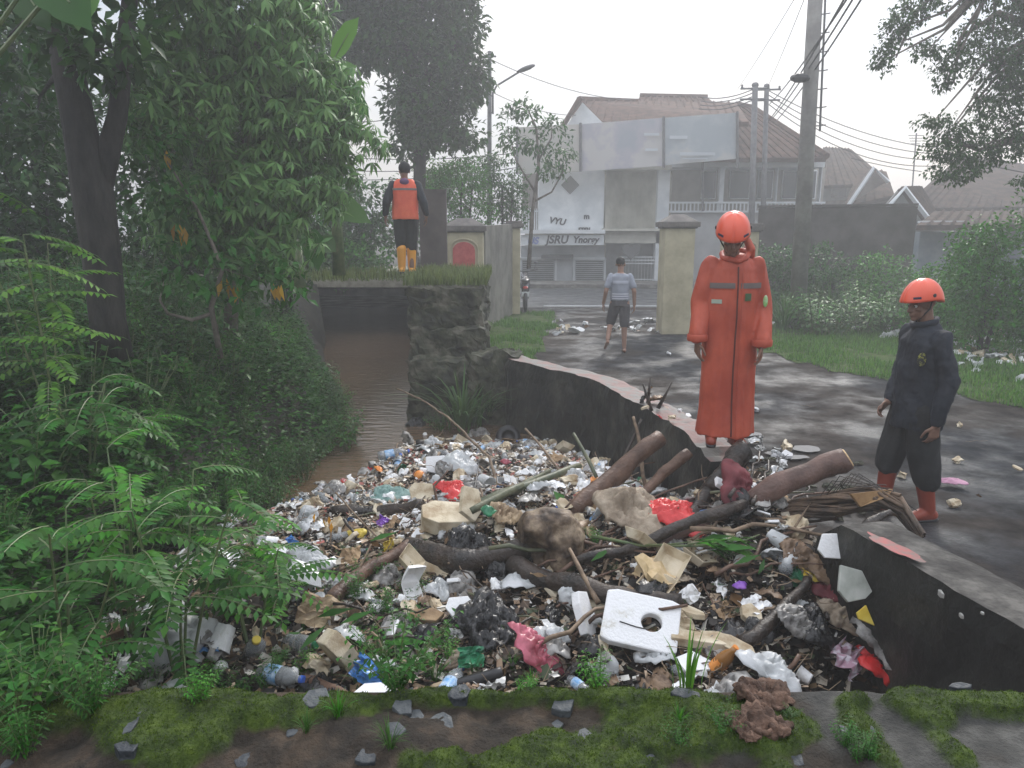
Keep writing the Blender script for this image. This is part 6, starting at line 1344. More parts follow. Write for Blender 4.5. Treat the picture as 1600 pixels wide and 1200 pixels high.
def can(matl, name='drink_can', seed=0):
    m = MB(); r, h = .032, .115; m.lathe([(r*.8, 0), (r, .008), (r, h-.01), (r*.82, h), (r*.78, h-.004)], 18, (0, 0, -h/2)); o_ = m.build(name, matl, smooth=True); displace(o_, .006, 30, 2, seed=seed); return o_
def stick(seed, ln, r_, matl, name='stick', bend=.12):
    q = random.Random(seed); pts = [Vector(((t-.5)*ln, bend*ln*fbm(t, seed, 0, 2.5), bend*ln*fbm(t, seed, 5, 2.5))) for t in [k/8 for k in range(9)]]; m = MB(); m.tube(pts, [r_*(1-.5*k/8) for k in range(9)], 7, rough=.12, rs=30)
    if q.random() < .5: b_ = pts[5]; m.tube([b_, b_+Vector((.12*ln, .1*ln, .06*ln)), b_+Vector((.2*ln, .14*ln, .13*ln))], [r_*.5, r_*.35, r_*.15], 5)
    return m.build(name, matl, smooth=True)
def leafpiece(seed, s_, matl, name='fallen_leaf'):
    lv = LV(); lv.add((-s_/2, 0, 0), (1, 0, .05), (0, .2, 1), s_, s_*.45); return lv.build(name, matl)
# zone words used in labels of look-alike pieces
def zone(x, y):
    if y > 7.3: return 'floating at the far tip of the rubbish'
    if y > 5.9: return 'in the pale litter near the water' + (' on the left' if x < -.6 else ' beside the dark wall' if x > .35 else '')
    if y > 4.6: return 'around the stump' if -.2 < x < .7 else ('left of the stump' if x <= -.2 else 'under the big peeled log')
    if y > 3.5: return 'left of the broken branch' if x < -.9 else ('in front of the stump' if x < .6 else 'right of the white foam lid')
    return 'close behind the mossy wall'
KINDS = {}   # kind -> (category, phrase, [prototypes], zrest)
def K_(k, cat, phrase, protos): KINDS[k] = (cat, phrase, protos, set())
K_('foamw', 'foam piece', 'white foam scrap', [slab(1, .14, .1, .02, FW, 'foam_flake'), slab(2, .1, .09, .03, FW, 'foam_flake'), chunk(3, .09, FW, 'foam_lump'), slab(4, .16, .12, .012, FW, 'foam_flake'), chunk(14, .07, FW, 'foam_lump')])
K_('foamc', 'foam piece', 'dirty cream foam scrap', [slab(5, .15, .1, .025, FC), chunk(6, .11, FC), chunk(7, .09, FC), slab(8, .12, .12, .015, FC), slab(15, .18, .1, .035, FC)])
K_('foamb', 'foam piece', 'brown soiled foam scrap', [slab(9, .16, .1, .02, FB), chunk(10, .11, FB), slab(11, .13, .08, .03, FB), chunk(12, .08, FB)])
K_('box', 'food box', 'pale foam food box', [foodbox(1, FW, .14, opened=1.9), foodbox(2, FC, .16, opened=2.6), foodbox(3, FW, .15, opened=.5)])
K_('bottle', 'bottle', 'crushed clear plastic bottle', [bottle(1, CLR, CAPB, LABEL), bottle(2, CLR, mat('white_cap', (.7, .7, .7), rough=.4)), bottle(3, CLR, BAGC['green'], None, .03, .18)])
K_('cup', 'cup', 'pale plastic cup', [cup(CLR), cup(FILM, .038, .08, seed=3), cup(FW, .042, .07, seed=5)])
K_('film', 'plastic bag', 'crumpled milky plastic bag', [crumple(i, .16, FILM, flat=.28, rough=1.0) for i in (1, 2, 3, 4)])
K_('filmg', 'plastic bag', 'crumpled grey plastic bag', [crumple(i, .17, GREYF, flat=.25, rough=1.0) for i in (5, 6, 7)])
K_('bagk', 'plastic bag', 'crumpled black plastic bag', [crumple(i, .175, BAGC['black'], flat=.25, rough=1.0) for i in (8, 9)])
K_('bagb', 'plastic bag', 'crumpled brown plastic bag', [crumple(i, .16, BAGC['brown'], flat=.25, rough=1.0) for i in (10, 11)]+[crumple(12, .13, BAGC['tan'], flat=.25, rough=1.0)])
for c_, sd in (('red', 20), ('blue', 21), ('green', 22), ('orange', 23), ('purple', 24), ('yellow', 25), ('pink', 26)):
    K_('bag_'+c_, 'plastic bag', 'small crumpled '+c_+' wrapper', [crumple(sd, .09, BAGC[c_], 'wrapper'), sheet(sd, .1, .07, BAGC[c_])])
K_('wrap', 'wrapper', 'small printed wrapper', [sheet(i, .11, .08, WRAP) for i in (1, 2, 3, 4)])
K_('paper', 'paper', 'pale crumpled sheet', [sheet(i, .16, .13, m_, 'paper_sheet', .25) for i, m_ in ((31, FW), (32, FC), (33, FILM))])
K_('card', 'cardboard', 'wet cardboard scrap', [slab(40, .16, .1, .006, CARD, 'cardboard_piece'), sheet(41, .16, .12, CARD, 'cardboard_piece', .15)])
K_('can', 'can', 'dented drink can', [can(mat('red_can_paint', (.5, .05, .04), (.6, .6, .6), scale=16, rough=.3, metallic=.4, lo=.5, hi=.56)), can(METALG, seed=4)])
K_('stick', 'stick', 'short brown stick', [stick(i, .3, .009, m_) for i, m_ in ((1, TWIG), (2, WOODB), (3, TWIG), (4, WOODD), (5, TWIG))])
K_('twig', 'twig', 'thin pale twig', [stick(i, .35, .004, TWIG, 'twig') for i in (6, 7, 8)])
K_('longstick', 'stick', 'long bare stick', [stick(i, .85, .013, m_, 'long_stick', .1) for i, m_ in ((51, TWIG), (52, WOODB), (53, WOODD), (54, BAMB))])
K_('leafb', 'leaf', 'dead brown leaf', [leafpiece(i, .13, LF['brown']) for i in (1, 2)])
K_('leafg', 'leaf', 'fallen green leaf', [leafpiece(i, .14, LF['mid']) for i in (3, 4)])
def drop(k, x, y, z, s_=1, label=None, rot=None, zsuffix=None):
    cat, ph, pr, seen = KINDS[k]; i = R.randrange(len(pr)); o_ = pr[i] if i not in seen else copy_tree(pr[i]); seen.add(i)
    o_.location = (x, y, z); o_.scale = (s_,)*3
    o_.rotation_euler = rot or ((R.gauss(0, .5), R.gauss(0, .5), R.uniform(0, 6.283)) if k not in ('bottle', 'cup', 'can') else (R.uniform(1.1, 1.9), R.uniform(-.3, .3), R.uniform(0, 6.283)))
    l = label or ph+' '+(zsuffix or zone(x, y)); tag(o_, l, cat, None if label else (ph+'s' if ph[-1] not in 'xsh' else ph+'es')+' '+(zsuffix or zone(x, y))); return o_
R.seed(21)
def far_mix(): return R.choices(('foamw', 'foamc', 'box', 'bottle', 'cup', 'film', 'filmg', 'wrap', 'paper', 'stick', 'foamb', 'bag_red', 'bag_blue', 'bag_green', 'bag_orange', 'bag_pink', 'card', 'can', 'twig'), (20, 18, 2, 9, 7, 10, 4, 7, 8, 6, 6, 1, 1, 1, 1, 1, 3, 1, 3))[0]
def mid_mix(): return R.choices(('foamw', 'foamc', 'foamb', 'box', 'bottle', 'cup', 'film', 'filmg', 'bagk', 'bagb', 'wrap', 'paper', 'card', 'stick', 'twig', 'leafb', 'leafg', 'bag_red', 'bag_purple', 'bag_yellow', 'bag_blue', 'can'), (15, 15, 9, 2, 5, 4, 13, 8, 4, 6, 8, 9, 6, 14, 9, 4, 4, 1, 1, 1, 1, 1))[0]
def near_mix(): return R.choices(('foamw', 'foamc', 'foamb', 'box', 'bottle', 'cup', 'film', 'filmg', 'bagk', 'bagb', 'wrap', 'paper', 'card', 'stick', 'twig', 'leafb', 'leafg', 'bag_red', 'bag_green', 'bag_yellow'), (11, 9, 6, 1, 5, 3, 10, 7, 8, 5, 7, 7, 5, 12, 9, 5, 4, 1, .5, .6))[0]
cnt = 0; tries = 0; LID = on_pile(1000, 985)
while cnt < 960 and tries < 20000:
    tries += 1; x = R.uniform(-2.3, 2.1); y = R.uniform(3.0, 8.9)
    if not in_pile(x, y) or y > interp(x, YRIM)-.02: continue
    if y < 3.5 and R.random() < .4: continue
    if x > 1.55 and y < 3.8: continue
    if (x-LID.x)**2+(y-LID.y)**2 < .05: continue
    k = far_mix() if y > 5.6 else (mid_mix() if y > 4.2 else near_mix())
    if y > 5.2 and R.random() < .15: continue
    s_ = R.uniform(.7, 1.35)*(1.0 if y > 5.6 else 1.0); drop(k, x, y, pile_h(x, y)+R.uniform(-.01, .05), s_); cnt += 1
for i in range(46):
    u, v = R.uniform(560, 1300), R.uniform(740, 1010)
    if R.random() < .5: u, v = R.uniform(880, 1280), R.uniform(740, 880)
    p = on_pile(u, v); drop('longstick', p.x, p.y, p.z+.07, R.uniform(.5, 1.3), rot=(R.uniform(-.3, .3), -R.uniform(-.1, .45), R.uniform(-.6, 1.3)))
# edge of the pile: extra floating pieces
for i in range(70):
    x = R.uniform(-1.9, .9); y = interp(x, YRIM)+R.uniform(-.35, .12); drop(far_mix(), x, y, WATER_Z+R.uniform(0, .05), R.uniform(.6, 1.1))
# uncountable fine scraps
def scraps(n, cond, palette, name, label, s0, s1, seed, lift=.04):
    rng = np.random.RandomState(seed); P = []; 
    while len(P) < n:
        x = -2.4+rng.rand()*4.6; y = 2.9+rng.rand()*6.0
        if in_pile(x, y) and y < interp(x, YRIM)+.05 and cond(x, y, rng): P.append((x, y, pile_h(x, y)+rng.rand()*lift))
    P = np.array(P); D = rng.randn(n, 3); D[:, 2] *= .35; N = rng.randn(n, 3)*.5; N[:, 2] += 1; s_ = s0+(s1-s0)*rng.rand(n)**2
    D /= np.linalg.norm(D, axis=1, keepdims=True); Sd = np.cross(D, N); Sd /= np.linalg.norm(Sd, axis=1, keepdims=True); w = s_*(.2+.7*rng.rand(n)); Nn = np.cross(Sd, D)
    a_ = P-D*s_[:, None]/2-Sd*w[:, None]/2; b_ = P+D*s_[:, None]/2-Sd*w[:, None]/2*(.5+.5*rng.rand(n))[:, None]; c = P+D*s_[:, None]/2+Sd*w[:, None]/2+Nn*(s_*.3*rng.rand(n))[:, None]; d = P-D*s_[:, None]/2+Sd*w[:, None]/2
    V = np.stack([a_, b_, c, d], 1).reshape(-1, 3); k = np.arange(n)[:, None]*4
    o_ = mesh_np(name, V, k+np.array([[0, 1, 2, 3]]), mat(name+'_colours', (.55, .5, .45), (1, 1, 1), scale=20, rough=.55, ramp=palette, island=.3, lo=.3, hi=.6)); return tag(o_, label, 'litter scraps', kind='stuff')
PALE = [(.62, .6, .55), (.52, .43, .3), (.4, .32, .22), (.7, .69, .66), (.2, .14, .09), (.58, .5, .38), (.07, .05, .04), (.6, .56, .48), (.34, .26, .18), (.4, .12, .1), (.1, .07, .05), (.5, .45, .38)]
BRWN = [(.03, .02, .013), (.06, .038, .022), (.26, .18, .11), (.016, .012, .009), (.42, .32, .22), (.04, .027, .017), (.6, .54, .44), (.09, .055, .032), (.014, .011, .01), (.17, .11, .06), (.04, .06, .02), (.62, .6, .56)]
scraps(20000, lambda x, y, r: y > 4.6 and r.rand() < .25+.75*sst((y-4.6)/1.5) and fbm(x, y, 3, 1.5) > -.5, PALE, 'pale_scraps', 'mass of tiny pale litter scraps filling the far part of the rubbish', .012, .06, 1)
scraps(20000, lambda x, y, r: y < 6.0 and r.rand() < 1-.7*sst((y-4.8)/1.2), BRWN, 'brown_scraps', 'mass of tiny brown leaf and bark scraps filling the near part of the rubbish', .012, .075, 2, .02)
# fine stems lying in the near part
rng = np.random.RandomState(4); m = MB()
for k in range(700):
    x = -2.2+rng.rand()*4; y = 3.0+rng.rand()*3.6
    if not in_pile(x, y): continue
    a_ = rng.rand()*6.283; l_ = .05+.16*rng.rand(); z = pile_h(x, y)+.01+.05*rng.rand(); m.tube([(x, y, z), (x+l_*.5*math.cos(a_), y+l_*.5*math.sin(a_), z+.02*rng.randn()), (x+l_*math.cos(a_+.3), y+l_*math.sin(a_+.3), z+.03*rng.randn())], [.003, .0025, .0015], 3, cap=False)
o = m.build('fine_twigs', mat('fine_twig_colours', (.09, .06, .04), (.3, .22, .14), scale=1.5, rough=.7)); tag(o, 'tangle of fine broken stems strewn over the rubbish', 'twigs', kind='stuff')
# ------------------------------------------------------------------ the pieces one can point to
def pole_log(name, label, pts, rad, matl, cat='log', cut=None, seg=14, rough=.16, rs=6, cuts=(0, 1)):
    m = MB(); pts = [Vector(p) for p in pts]; n = 8; P2 = []; R2 = []; wob = (pts[-1]-pts[0]).length*(.022 if cat in ('log', 'branch', 'stick') else .006)
    for i in range(len(pts)-1):
        for k in range(n): t = k/n; P2.append(pts[i].lerp(pts[i+1], t)+wob*Vector((fbm(pts[0].x*3, t+i, 1, 1.6), 0, fbm(pts[0].x*3, t+i, 7, 1.6)))); R2.append(lerp(rad[i], rad[i+1], t)*(1+(.16 if cat == 'log' else .05)*fbm(pts[0].x, t+i, 3, 2.3)))
    P2.append(pts[-1]); R2.append(rad[-1]); m.tube(P2, R2, seg, rough=rough, rs=rs)
    o_ = m.build(name, matl, smooth=True, origin=tuple(P2[len(P2)//2])); tag(o_, label, cat)
    if cut:
        for e in cuts:
            p = P2[0] if e == 0 else P2[-1]; d = (P2[0]-P2[1] if e == 0 else P2[-1]-P2[-2]).normalized(); r_ = (R2[0] if e == 0 else R2[-1])*.93; q = d.to_track_quat('Z', 'Y').to_matrix()
            m = MB(); m.lathe([(r_, 0), (r_*.9, .008), (.001, .010)], 14, p+d*.001, q, closed=False); c_ = m.build('cut_end', cut, o_); c_.matrix_parent_inverse = Matrix.Translation(-Vector(o_.location))
    return o_
OP = on_pile
pole_log('log', 'big smooth peeled log with a pale cut end rising to the right', [OP(1012, 852, .09), GY(1120, 806, 4.62), GY(1225, 758, 4.55), GY(1324, 716, 4.5)], [.045, .06, .076, .070], WOODR, cut=WOODC, cuts=(1,))
pole_log('log', 'thick brown log slanting up in front of the dark wall', [OP(893, 802, .03), GY(965, 740, 5.35), GY(1033, 684, 5.5)], [.062, .07, .066], WOODB, cut=WOODB, cuts=(1,))
pole_log('log', 'slimmer brown log end pointing up left of the long orange raincoat', [OP(975, 800, .03), GY(1030, 745, 5.25), GY(1076, 707, 5.3)], [.035, .04, .042], WOODB, cut=WOODB, cuts=(1,))
pole_log('log', 'dark forked log leaning towards the feet of the person in the raincoat', [OP(1065, 830, .04), GY(1110, 772, 4.9), GY(1140, 728, 4.95), GY(1165, 702, 5.0)], [.05, .06, .075, .08], WOODD)
pole_log('log', 'black wet trunk lying across the rubbish below the stump', [OP(800, 885, .08), OP(860, 905, .08), OP(960, 930, .08), OP(1065, 940, .07)], [.065, .06, .055, .045], WOODD, cuts=())
pole_log('log', 'black wet log left of the stump', [OP(640, 855, .06), OP(720, 880, .08), OP(800, 862, .1), OP(850, 850, .1)], [.07, .085, .07, .05], WOODD)
pole_log('branch', 'thick brown branch with a splintered yellow end left of the tangle', [OP(518, 938, .05), OP(570, 893, .08), OP(640, 852, .1)], [.05, .042, .045], WOODB, cat='branch', cut=WOODC, cuts=(0,), rough=.15)
pole_log('log', 'dark log lying under the white litter near the left water edge', [OP(520, 800, .02), OP(600, 800, .03), OP(660, 790, .03)], [.05, .055, .05], WOODD)
pole_log('bamboo_pole', 'thick green pole lying in the rubbish behind the stump', [OP(690, 812, .05), OP(780, 775, .09), GY(905, 728, 6.2)], [.05, .042, .03], BAMB, cat='pole', rough=.04)
pole_log('bamboo_pole', 'thinner green pole resting on the thick one', [OP(735, 800, .12), OP(800, 765, .12), GY(862, 735, 6.5)], [.03, .03, .02], BAMB, cat='pole', rough=.04)
pole_log('stick', 'long straight tan stick slanting across the green poles', [GY(820, 668, 6.9), GY(912, 775, 5.8)], [.011, .015], TWIG, cat='stick')
pole_log('stick', 'thin green stick standing up against the dark wall', [GY(897, 678, 6.2), GY(932, 745, 5.8)], [.014, .016], BAMB, cat='stick')
pole_log('stick', 'pale split cane lying behind the stump', [OP(850, 812, .06), GY(950, 780, 5.6)], [.012, .010], TWIG, cat='stick')
pole_log('branch', 'bare crossed branch leaning on the wall, left upright', [GY(962, 742, 5.7), GY(1002, 655, 5.9)], [.018, .01], WOODD, cat='branch')
pole_log('branch', 'bare crossed branch leaning on the wall, right one bending down', [GY(990, 650, 5.9), GY(1000, 700, 5.75), GY(1012, 770, 5.5)], [.012, .016, .018], TWIG, cat='branch')
pole_log('stick', 'brown stick slanting down in front of the stump towards the foam lid', [OP(890, 858, .22), OP(935, 942, .1)], [.010, .017], TWIG, cat='stick')
pole_log('log', 'thin dark trunk running under the big peeled log', [OP(900, 880, .1), OP(1000, 852, .12), OP(1130, 800, .2), GY(1200, 770, 4.8)], [.03, .035, .04, .03], WOODD)
pole_log('log', 'short dark log across the right side of the rubbish', [OP(1160, 1010, .04), OP(1220, 960, .08), OP(1262, 905, .1)], [.04, .035, .03], WOODD)
pole_log('branch', 'knobbly branch stub below the white foam block on the right', [OP(1240, 852, .08), OP(1290, 878, .1), OP(1322, 884, .1)], [.03, .045, .035], WOODD, cat='branch', rough=.3)
pole_log('pipe', 'black plastic pipe lying close behind the mossy wall', [OP(705, 1072, .04), OP(785, 1050, .07)], [.028, .028], BLACKP, cat='pipe', rough=0)
pole_log('stake', 'dark wooden stake standing in the water at the tip of the rubbish', [GY(658, 745, 7.3), GY(656, 688, 7.3)], [.05, .045], WOODD, cat='stake')
pole_log('stick', 'black upright stick among the pale litter', [OP(742, 790, 0), GY(746, 718, 6.3)], [.009, .006], BLACKP, cat='stick')
pole_log('bark_strip', 'split upright piece of torn tree bark at the left litter edge', [OP(330, 995, .02), GY(348, 938, 3.9), GY(352, 918, 3.9)], [.03, .03, .01], BARKL, cat='bark', rough=.3)
pole_log('bark_strip', 'short piece of pale bark beside the torn upright one', [GY(345, 962, 3.8), GY(378, 945, 3.8)], [.028, .025], BARKL, cat='bark', rough=.2)
pole_log('branch', 'dark branch leaning behind the pale torn bark at the left', [GY(405, 885, 4.2), GY(445, 960, 3.95)], [.014, .02], WOODB, cat='branch')
pole_log('branch', 'brown branch lying low left of the foam offcut', [OP(478, 1062, .03), OP(540, 1085, .05)], [.03, .02], WOODB, cat='branch')
# long twisting twig from the water to the litter
tw = [(620, 608, 7.9), (655, 622, 7.6), (690, 645, 7.3), (715, 665, 7.1), (738, 690, 6.9), (765, 715, 6.6), (772, 745, 6.4), (772, 780, 6.0), (770, 800, 5.8)]
pole_log('twig', 'long pale twisting twig reaching out over the brown water', [GY(*q) for q in tw], [.008, .009, .01, .011, .012, .014, .015, .016, .017], TWIG, cat='twig', seg=7)
for lab, q, r_ in (('forked grey twig standing in front of the big foam boxes, left prong', ((690, 870, 4.9), (672, 812, 5.1), (668, 780, 5.2)), .010), ('forked grey twig standing in front of the big foam boxes, right prong', ((690, 868, 4.9), (688, 812, 5.1), (678, 760, 5.2), (700, 735, 5.3)), .011),
                   ('thin bent twig below the torn branch', ((565, 960, 4.2), (556, 900, 4.35), (580, 850, 4.5)), .009), ('thin twig crossing above the splintered branch', ((525, 770, 5.6), (560, 810, 5.2), (600, 850, 4.9)), .008),
                   ('bent twig in the brown water edge beside the litter', ((720, 780, 6.0), (760, 850, 5.0), (800, 860, 4.9)), .009), ('curling stem over the near weeds', ((690, 970, 4.0), (705, 960, 3.95), (730, 1000, 3.8)), .006)):
    pole_log('twig', lab, [GY(*z) for z in q], [r_*(1-.12*i) for i in range(len(q))], TWIG if 'grey' not in lab else WOODB, cat='twig', seg=7)
# stump with roots
sp0 = OP(865, 832, .16); st_ = empty('tree_stump', sp0); tag(st_, 'rounded grey-brown tree stump with root stubs in the middle of the rubbish', 'tree stump')
m = MB(); m.tube([(-.2, -.02, .05), (-.08, 0, .02), (.06, 0, 0), (.17, .03, -.02)], [.10, .145, .14, .10], 18, rough=.2, rs=5); m.tube([(.08, 0, -.02), (.07, -.06, -.16), (.03, -.08, -.3)], [.13, .11, .06], 12, rough=.3); m.tube([(-.12, 0, -.05), (-.1, -.05, -.2)], [.08, .03], 10, rough=.3); m.tube([(.15, .03, .0), (.2, .0, -.15), (.16, -.03, -.3)], [.08, .05, .03], 10, rough=.3)
m.ball((-.06, -.06, .06), (.12, .09, .09), 12, 8); m.ball((.02, -.02, .07), (.15, .11, .1), 12, 8); m.ball((.1, -.06, -.06), (.09, .09, .16), 12, 8)
o_ = union(m, 'stump_body', mat('weathered_stump_wood', (.035, .022, .014), (.3, .23, .155), scale=7, rough=.6, bump=.7, bscale=22, c3=(.15, .105, .068)), st_, .012, 1); displace(o_, .028, 7, 4)
m = MB()
for k in range(6): a_ = k*.5; m.tube([(.02+.03*k, -.08, -.12), (.03+.035*k, -.11, -.24), (.0+.05*k, -.12, -.36)], [.012, .009, .004], 6)
m.build('rootlet', WOODD, st_)
# frayed root bundle over the wall gap
rb = empty('root_bundle', GY(1310, 800, 4.45)); tag(rb, 'frayed bundle of brown palm roots lying over the broken wall', 'roots'); m = MB(); inv = Matrix.Translation(-Vector(rb.location))
path = [GY(1185, 812, 4.7), GY(1240, 800, 4.55), GY(1300, 790, 4.45), GY(1360, 776, 4.35), GY(1405, 790, 4.25), GY(1440, 838, 4.05)]
for k in range(70):
    a_ = R.uniform(0, 6.283); rr = .075*R.random()**.5; tw_ = R.uniform(.5, 2.0); pts = []
    e0 = R.choice((0, 0, 0, 1)); e1 = R.choice((4, 5, 5, 6))
    for i, p in enumerate(path[e0:e1]):
        w_ = [.5, .8, 1.2, 1.0, .8, .35][i+e0]; an = a_+tw_*i*.7; pts.append(p+Vector((.1*rr*math.cos(an), rr*w_*math.cos(an), rr*w_*math.sin(an)))+rv(R, .012))
    if len(pts) < 2: continue
    f_ = []
    for i in range(len(pts)-1): f_ += [pts[i], pts[i].lerp(pts[i+1], .5)+rv(R, .008)]
    f_.append(pts[-1]); m.tube(f_, [.011*R.uniform(.5, 1.5)]*len(f_), 5, cap=False)
o_ = m.build('root_strand', mat('root_fibre', (.035, .024, .018), (.17, .11, .07), scale=5, rough=.6, bump=.3), rb, smooth=True); o_.matrix_parent_inverse = inv
m = MB()
for k in range(9): a_ = GY(1300+k*6, 760-k*2+R.uniform(-14, 0), 4.4); m.tube([GY(1270+k*5, 790, 4.5), a_, GY(1385+k*6, 758+k*5, 4.25)], .003, 4, cap=False)
o_ = m.build('loose_fibre', WOODD, rb); o_.matrix_parent_inverse = inv
m = MB(); m.extr([GY(1330, 772, 4.3), GY(1395, 764, 4.28), GY(1388, 776, 4.25), GY(1345, 792, 4.28)], (0, .03, -.01)); o_ = m.build('torn_bark_flap', mat('orange_torn_bark', (.22, .12, .05), (.36, .22, .1), scale=14, rough=.7), rb); o_.matrix_parent_inverse = inv
pole_log('branch', 'broken stub of root hanging by the red paint smear', [GY(1392, 800, 4.15), GY(1360, 815, 4.1), GY(1335, 850, 4.0)], [.02, .03, .012], WOODD, cat='branch', rough=.3)
# rubble and torn leaves on the top of the canal wall
for i, (u, v, s_, k) in enumerate(((1015, 610, .09, 'leafb'), (1025, 628, .1, 'bagb'), (1008, 640, .07, 'foamc'), (1040, 640, .08, 'leafb'), (1062, 645, .06, 'foamw'), (1050, 655, .05, 'foamc'), (1030, 655, .06, 'bag_red'), (1075, 652, .05, 'foamw'), (1095, 668, .05, 'leafb'), (1008, 625, .08, 'bagk'))):
    p = GZ_(u, v, .53); drop(k, p.x, p.y, .55, s_*9, zsuffix='on the canal wall left of the long orange raincoat')
for k, (u, v) in enumerate(((1018, 612), (1012, 600), (1028, 608))):
    a_ = GZ_(u, v+30, .52); m = MB(); m.tube([a_, a_+Vector((-.05+.06*k, 0, .14)), a_+Vector((-.08+.1*k, .02, .24))], [.02, .014, .006], 6, rough=.3)
    tag(m.build('bark_strip', WOODD, smooth=True), ('left', 'middle', 'right')[k]+' upright torn bark strip on the canal wall by the raincoat', 'bark')
# single big items -------------------------------------------------
def seat(o_, u, v, lift, rot, label, cat, s_=1):
    p = OP(u, v, lift*.5); o_.location = (p.x, p.y, p.z+lift*.35); o_.rotation_euler = rot; o_.scale = (s_,)*3; return tag(o_, label, cat)
# white foam lid with a round hole
def foam_lid():
    bm = bmesh.new(); w, d, t = .40, .30, .055; n = 32; ho = []; hi = []
    m = MB(); O = []; I = []
    for k in range(n):
        a_ = 2*math.pi*k/n; c, s_ = math.cos(a_), math.sin(a_); q = max(abs(c)/(w/2), abs(s_)/(d/2)); O.append((c/q, s_/q)); I.append((.055+.055*c, .0+.05*s_))
    V = [(x, y, z) for z in (0, t) for x, y in O]+[(x, y, z) for z in (0, t) for x, y in I]; F_ = []
    for k in range(n):
        j = (k+1) % n; F_ += [(k, j, n+j, n+k), (2*n+j, 2*n+k, 3*n+k, 3*n+j), (n+k, n+j, 3*n+j, 3*n+k), (j, k, 2*n+k, 2*n+j)]
    m.add(V, F_); o_ = m.build('foam_slab', FW); evalmesh(o_, [('BEVEL', dict(width=.009, segments=2, limit_method='ANGLE', angle_limit=.9))]); o_.data.materials.clear(); o_.data.materials.append(FW); return o_
o = foam_lid(); seat(o, 1000, 985, .10, (.62, .12, -.22), 'thick white foam lid with a round hole lying near the mossy wall', 'foam lid')
m = MB(); m.tube([(-.11, -.035, .058), (-.02, -.045, .058), (.03, -.045, .058)], .003, 5); m.build('crack', BLACKP, o)
def it(o_, *a, **k): return seat(o_, *a, **k)
it(slab(60, .16, .3, .05, FW, 'foam_piece', .05), 912, 968, .1, (1.0, .5, .9), 'tilted white foam strip just left of the foam lid', 'foam piece')
it(slab(61, .2, .16, .015, FW, 'foam_piece', .1), 722, 962, .12, (.75, .15, .4), 'pale bluish white tray standing tilted left of the black bag', 'foam piece')
it(slab(62, .3, .14, .06, FC, 'foam_piece', .1), 935, 948, .03, (.1, .1, -.1), 'cream foam slab behind the white foam lid', 'foam piece')
it(slab(63, .34, .2, .09, FC, 'foam_piece', .12), 532, 1030, .12, (.3, 1.0, 1.2), 'tall cream foam offcut standing near the mossy wall', 'foam piece')
it(slab(64, .27, .26, .02, mat('grey_green_foam', (.28, .3, .26), (.45, .46, .42), scale=7, rough=.7), 'foam_sheet', .3), 1335, 922, .12, (.75, .1, .3), 'broken greyish foam sheet leaning against the right wall', 'foam sheet')
it(slab(65, .2, .17, .02, FW, 'foam_sheet', .08), 1302, 852, .06, (.95, .0, .1), 'clean white foam sheet under the frayed roots', 'foam sheet')
it(slab(66, .2, .13, .012, BAGC['yellow'], 'plastic_sheet', .45), 1352, 965, .06, (.7, .2, 1.0), 'torn yellow-orange plastic sheet below the greyish foam sheet', 'plastic sheet')
it(slab(67, .4, .12, .05, FC, 'foam_tray', .05), 1098, 1005, .05, (.1, .05, -.1), 'long cream foam tray lying right of the foam lid', 'foam tray')
it(slab(68, .24, .08, .05, FC, 'foam_tray', .05), 1150, 1018, .07, (.5, .1, -.75), 'fluted cream tray end beside the long cream tray', 'foam tray')
it(slab(69, .42, .3, .12, FC, 'foam_box', .06), 700, 815, .08, (.25, .1, .15), 'large cream foam box body behind the forked grey twig', 'foam box')
it(slab(70, .22, .3, .04, FC, 'foam_slab', .1), 735, 800, .2, (.9, .5, .5), 'tilted grey-cream foam lid right of the large cream box', 'foam lid')
it(slab(71, .26, .2, .03, FC, 'foam_piece', .1), 660, 775, .08, (.7, 0, -.2), 'mottled cream foam plate near the red cloth', 'foam piece')
it(slab(72, .24, .2, .02, FW, 'white_board', .03), 682, 730, .08, (1.0, .1, .1), 'flat white board standing near the tip of the rubbish', 'board')
it(slab(73, .3, .25, .06, FC, 'foam_box', .05), 1262, 738, .06, (.9, -.1, -.35), 'pale yellow foam box side leaning behind the big peeled log', 'foam box')
it(chunk(74, .26, FC, 'foam_piece'), 1090, 768, .08, (.3, .4, .2), 'rounded cream foam lump left of the dark red cloth', 'foam piece')
it(slab(75, .2, .2, .05, FW, 'foam_box', .05), 965, 782, .08, (.8, .4, .7), 'angular white box behind the thick slanting log', 'foam box')
it(chunk(76, .2, mat('tan_foam_rubber', (.45, .33, .17), (.6, .46, .28), scale=12, rough=.8), 'foam_piece'), 1022, 905, .08, (.2, .3, .5), 'torn tan foam rubber block above the white foam lid', 'foam piece')
it(slab(77, .12, .12, .04, FC, 'foam_piece', .05), 1172, 965, .06, (.5, 0, .3), 'small tan box standing right of the foam lid', 'foam piece')
it(slab(78, .22, .14, .012, FW, 'paper_sheet', .1), 1085, 1040, .05, (.3, .1, .5), 'white sheet under the cream tray by the orange bottle', 'paper')
it(slab(79, .2, .14, .03, FW, 'foam_piece', .08), 1135, 765, .05, (.4, .5, .1), 'white foam corner by the dark forked log', 'foam piece')
it(crumple(80, .34, FILM, 'plastic_bag', .8, .45), 282, 1012, .12, (.4, -.3, .4), 'large grey-white translucent bag at the left end of the rubbish', 'plastic bag')
it(crumple(81, .26, BAGC['pink'], 'plastic_bag', .4, .7), 835, 1022, .06, (.7, .2, 1.2), 'torn pink-red plastic bag near the mossy wall', 'plastic bag')
it(crumple(82, .36, BAGC['red'], 'plastic_bag', .4, .5), 1050, 812, .12, (.2, .1, .2), 'bright red plastic bag left of the big peeled log', 'plastic bag')
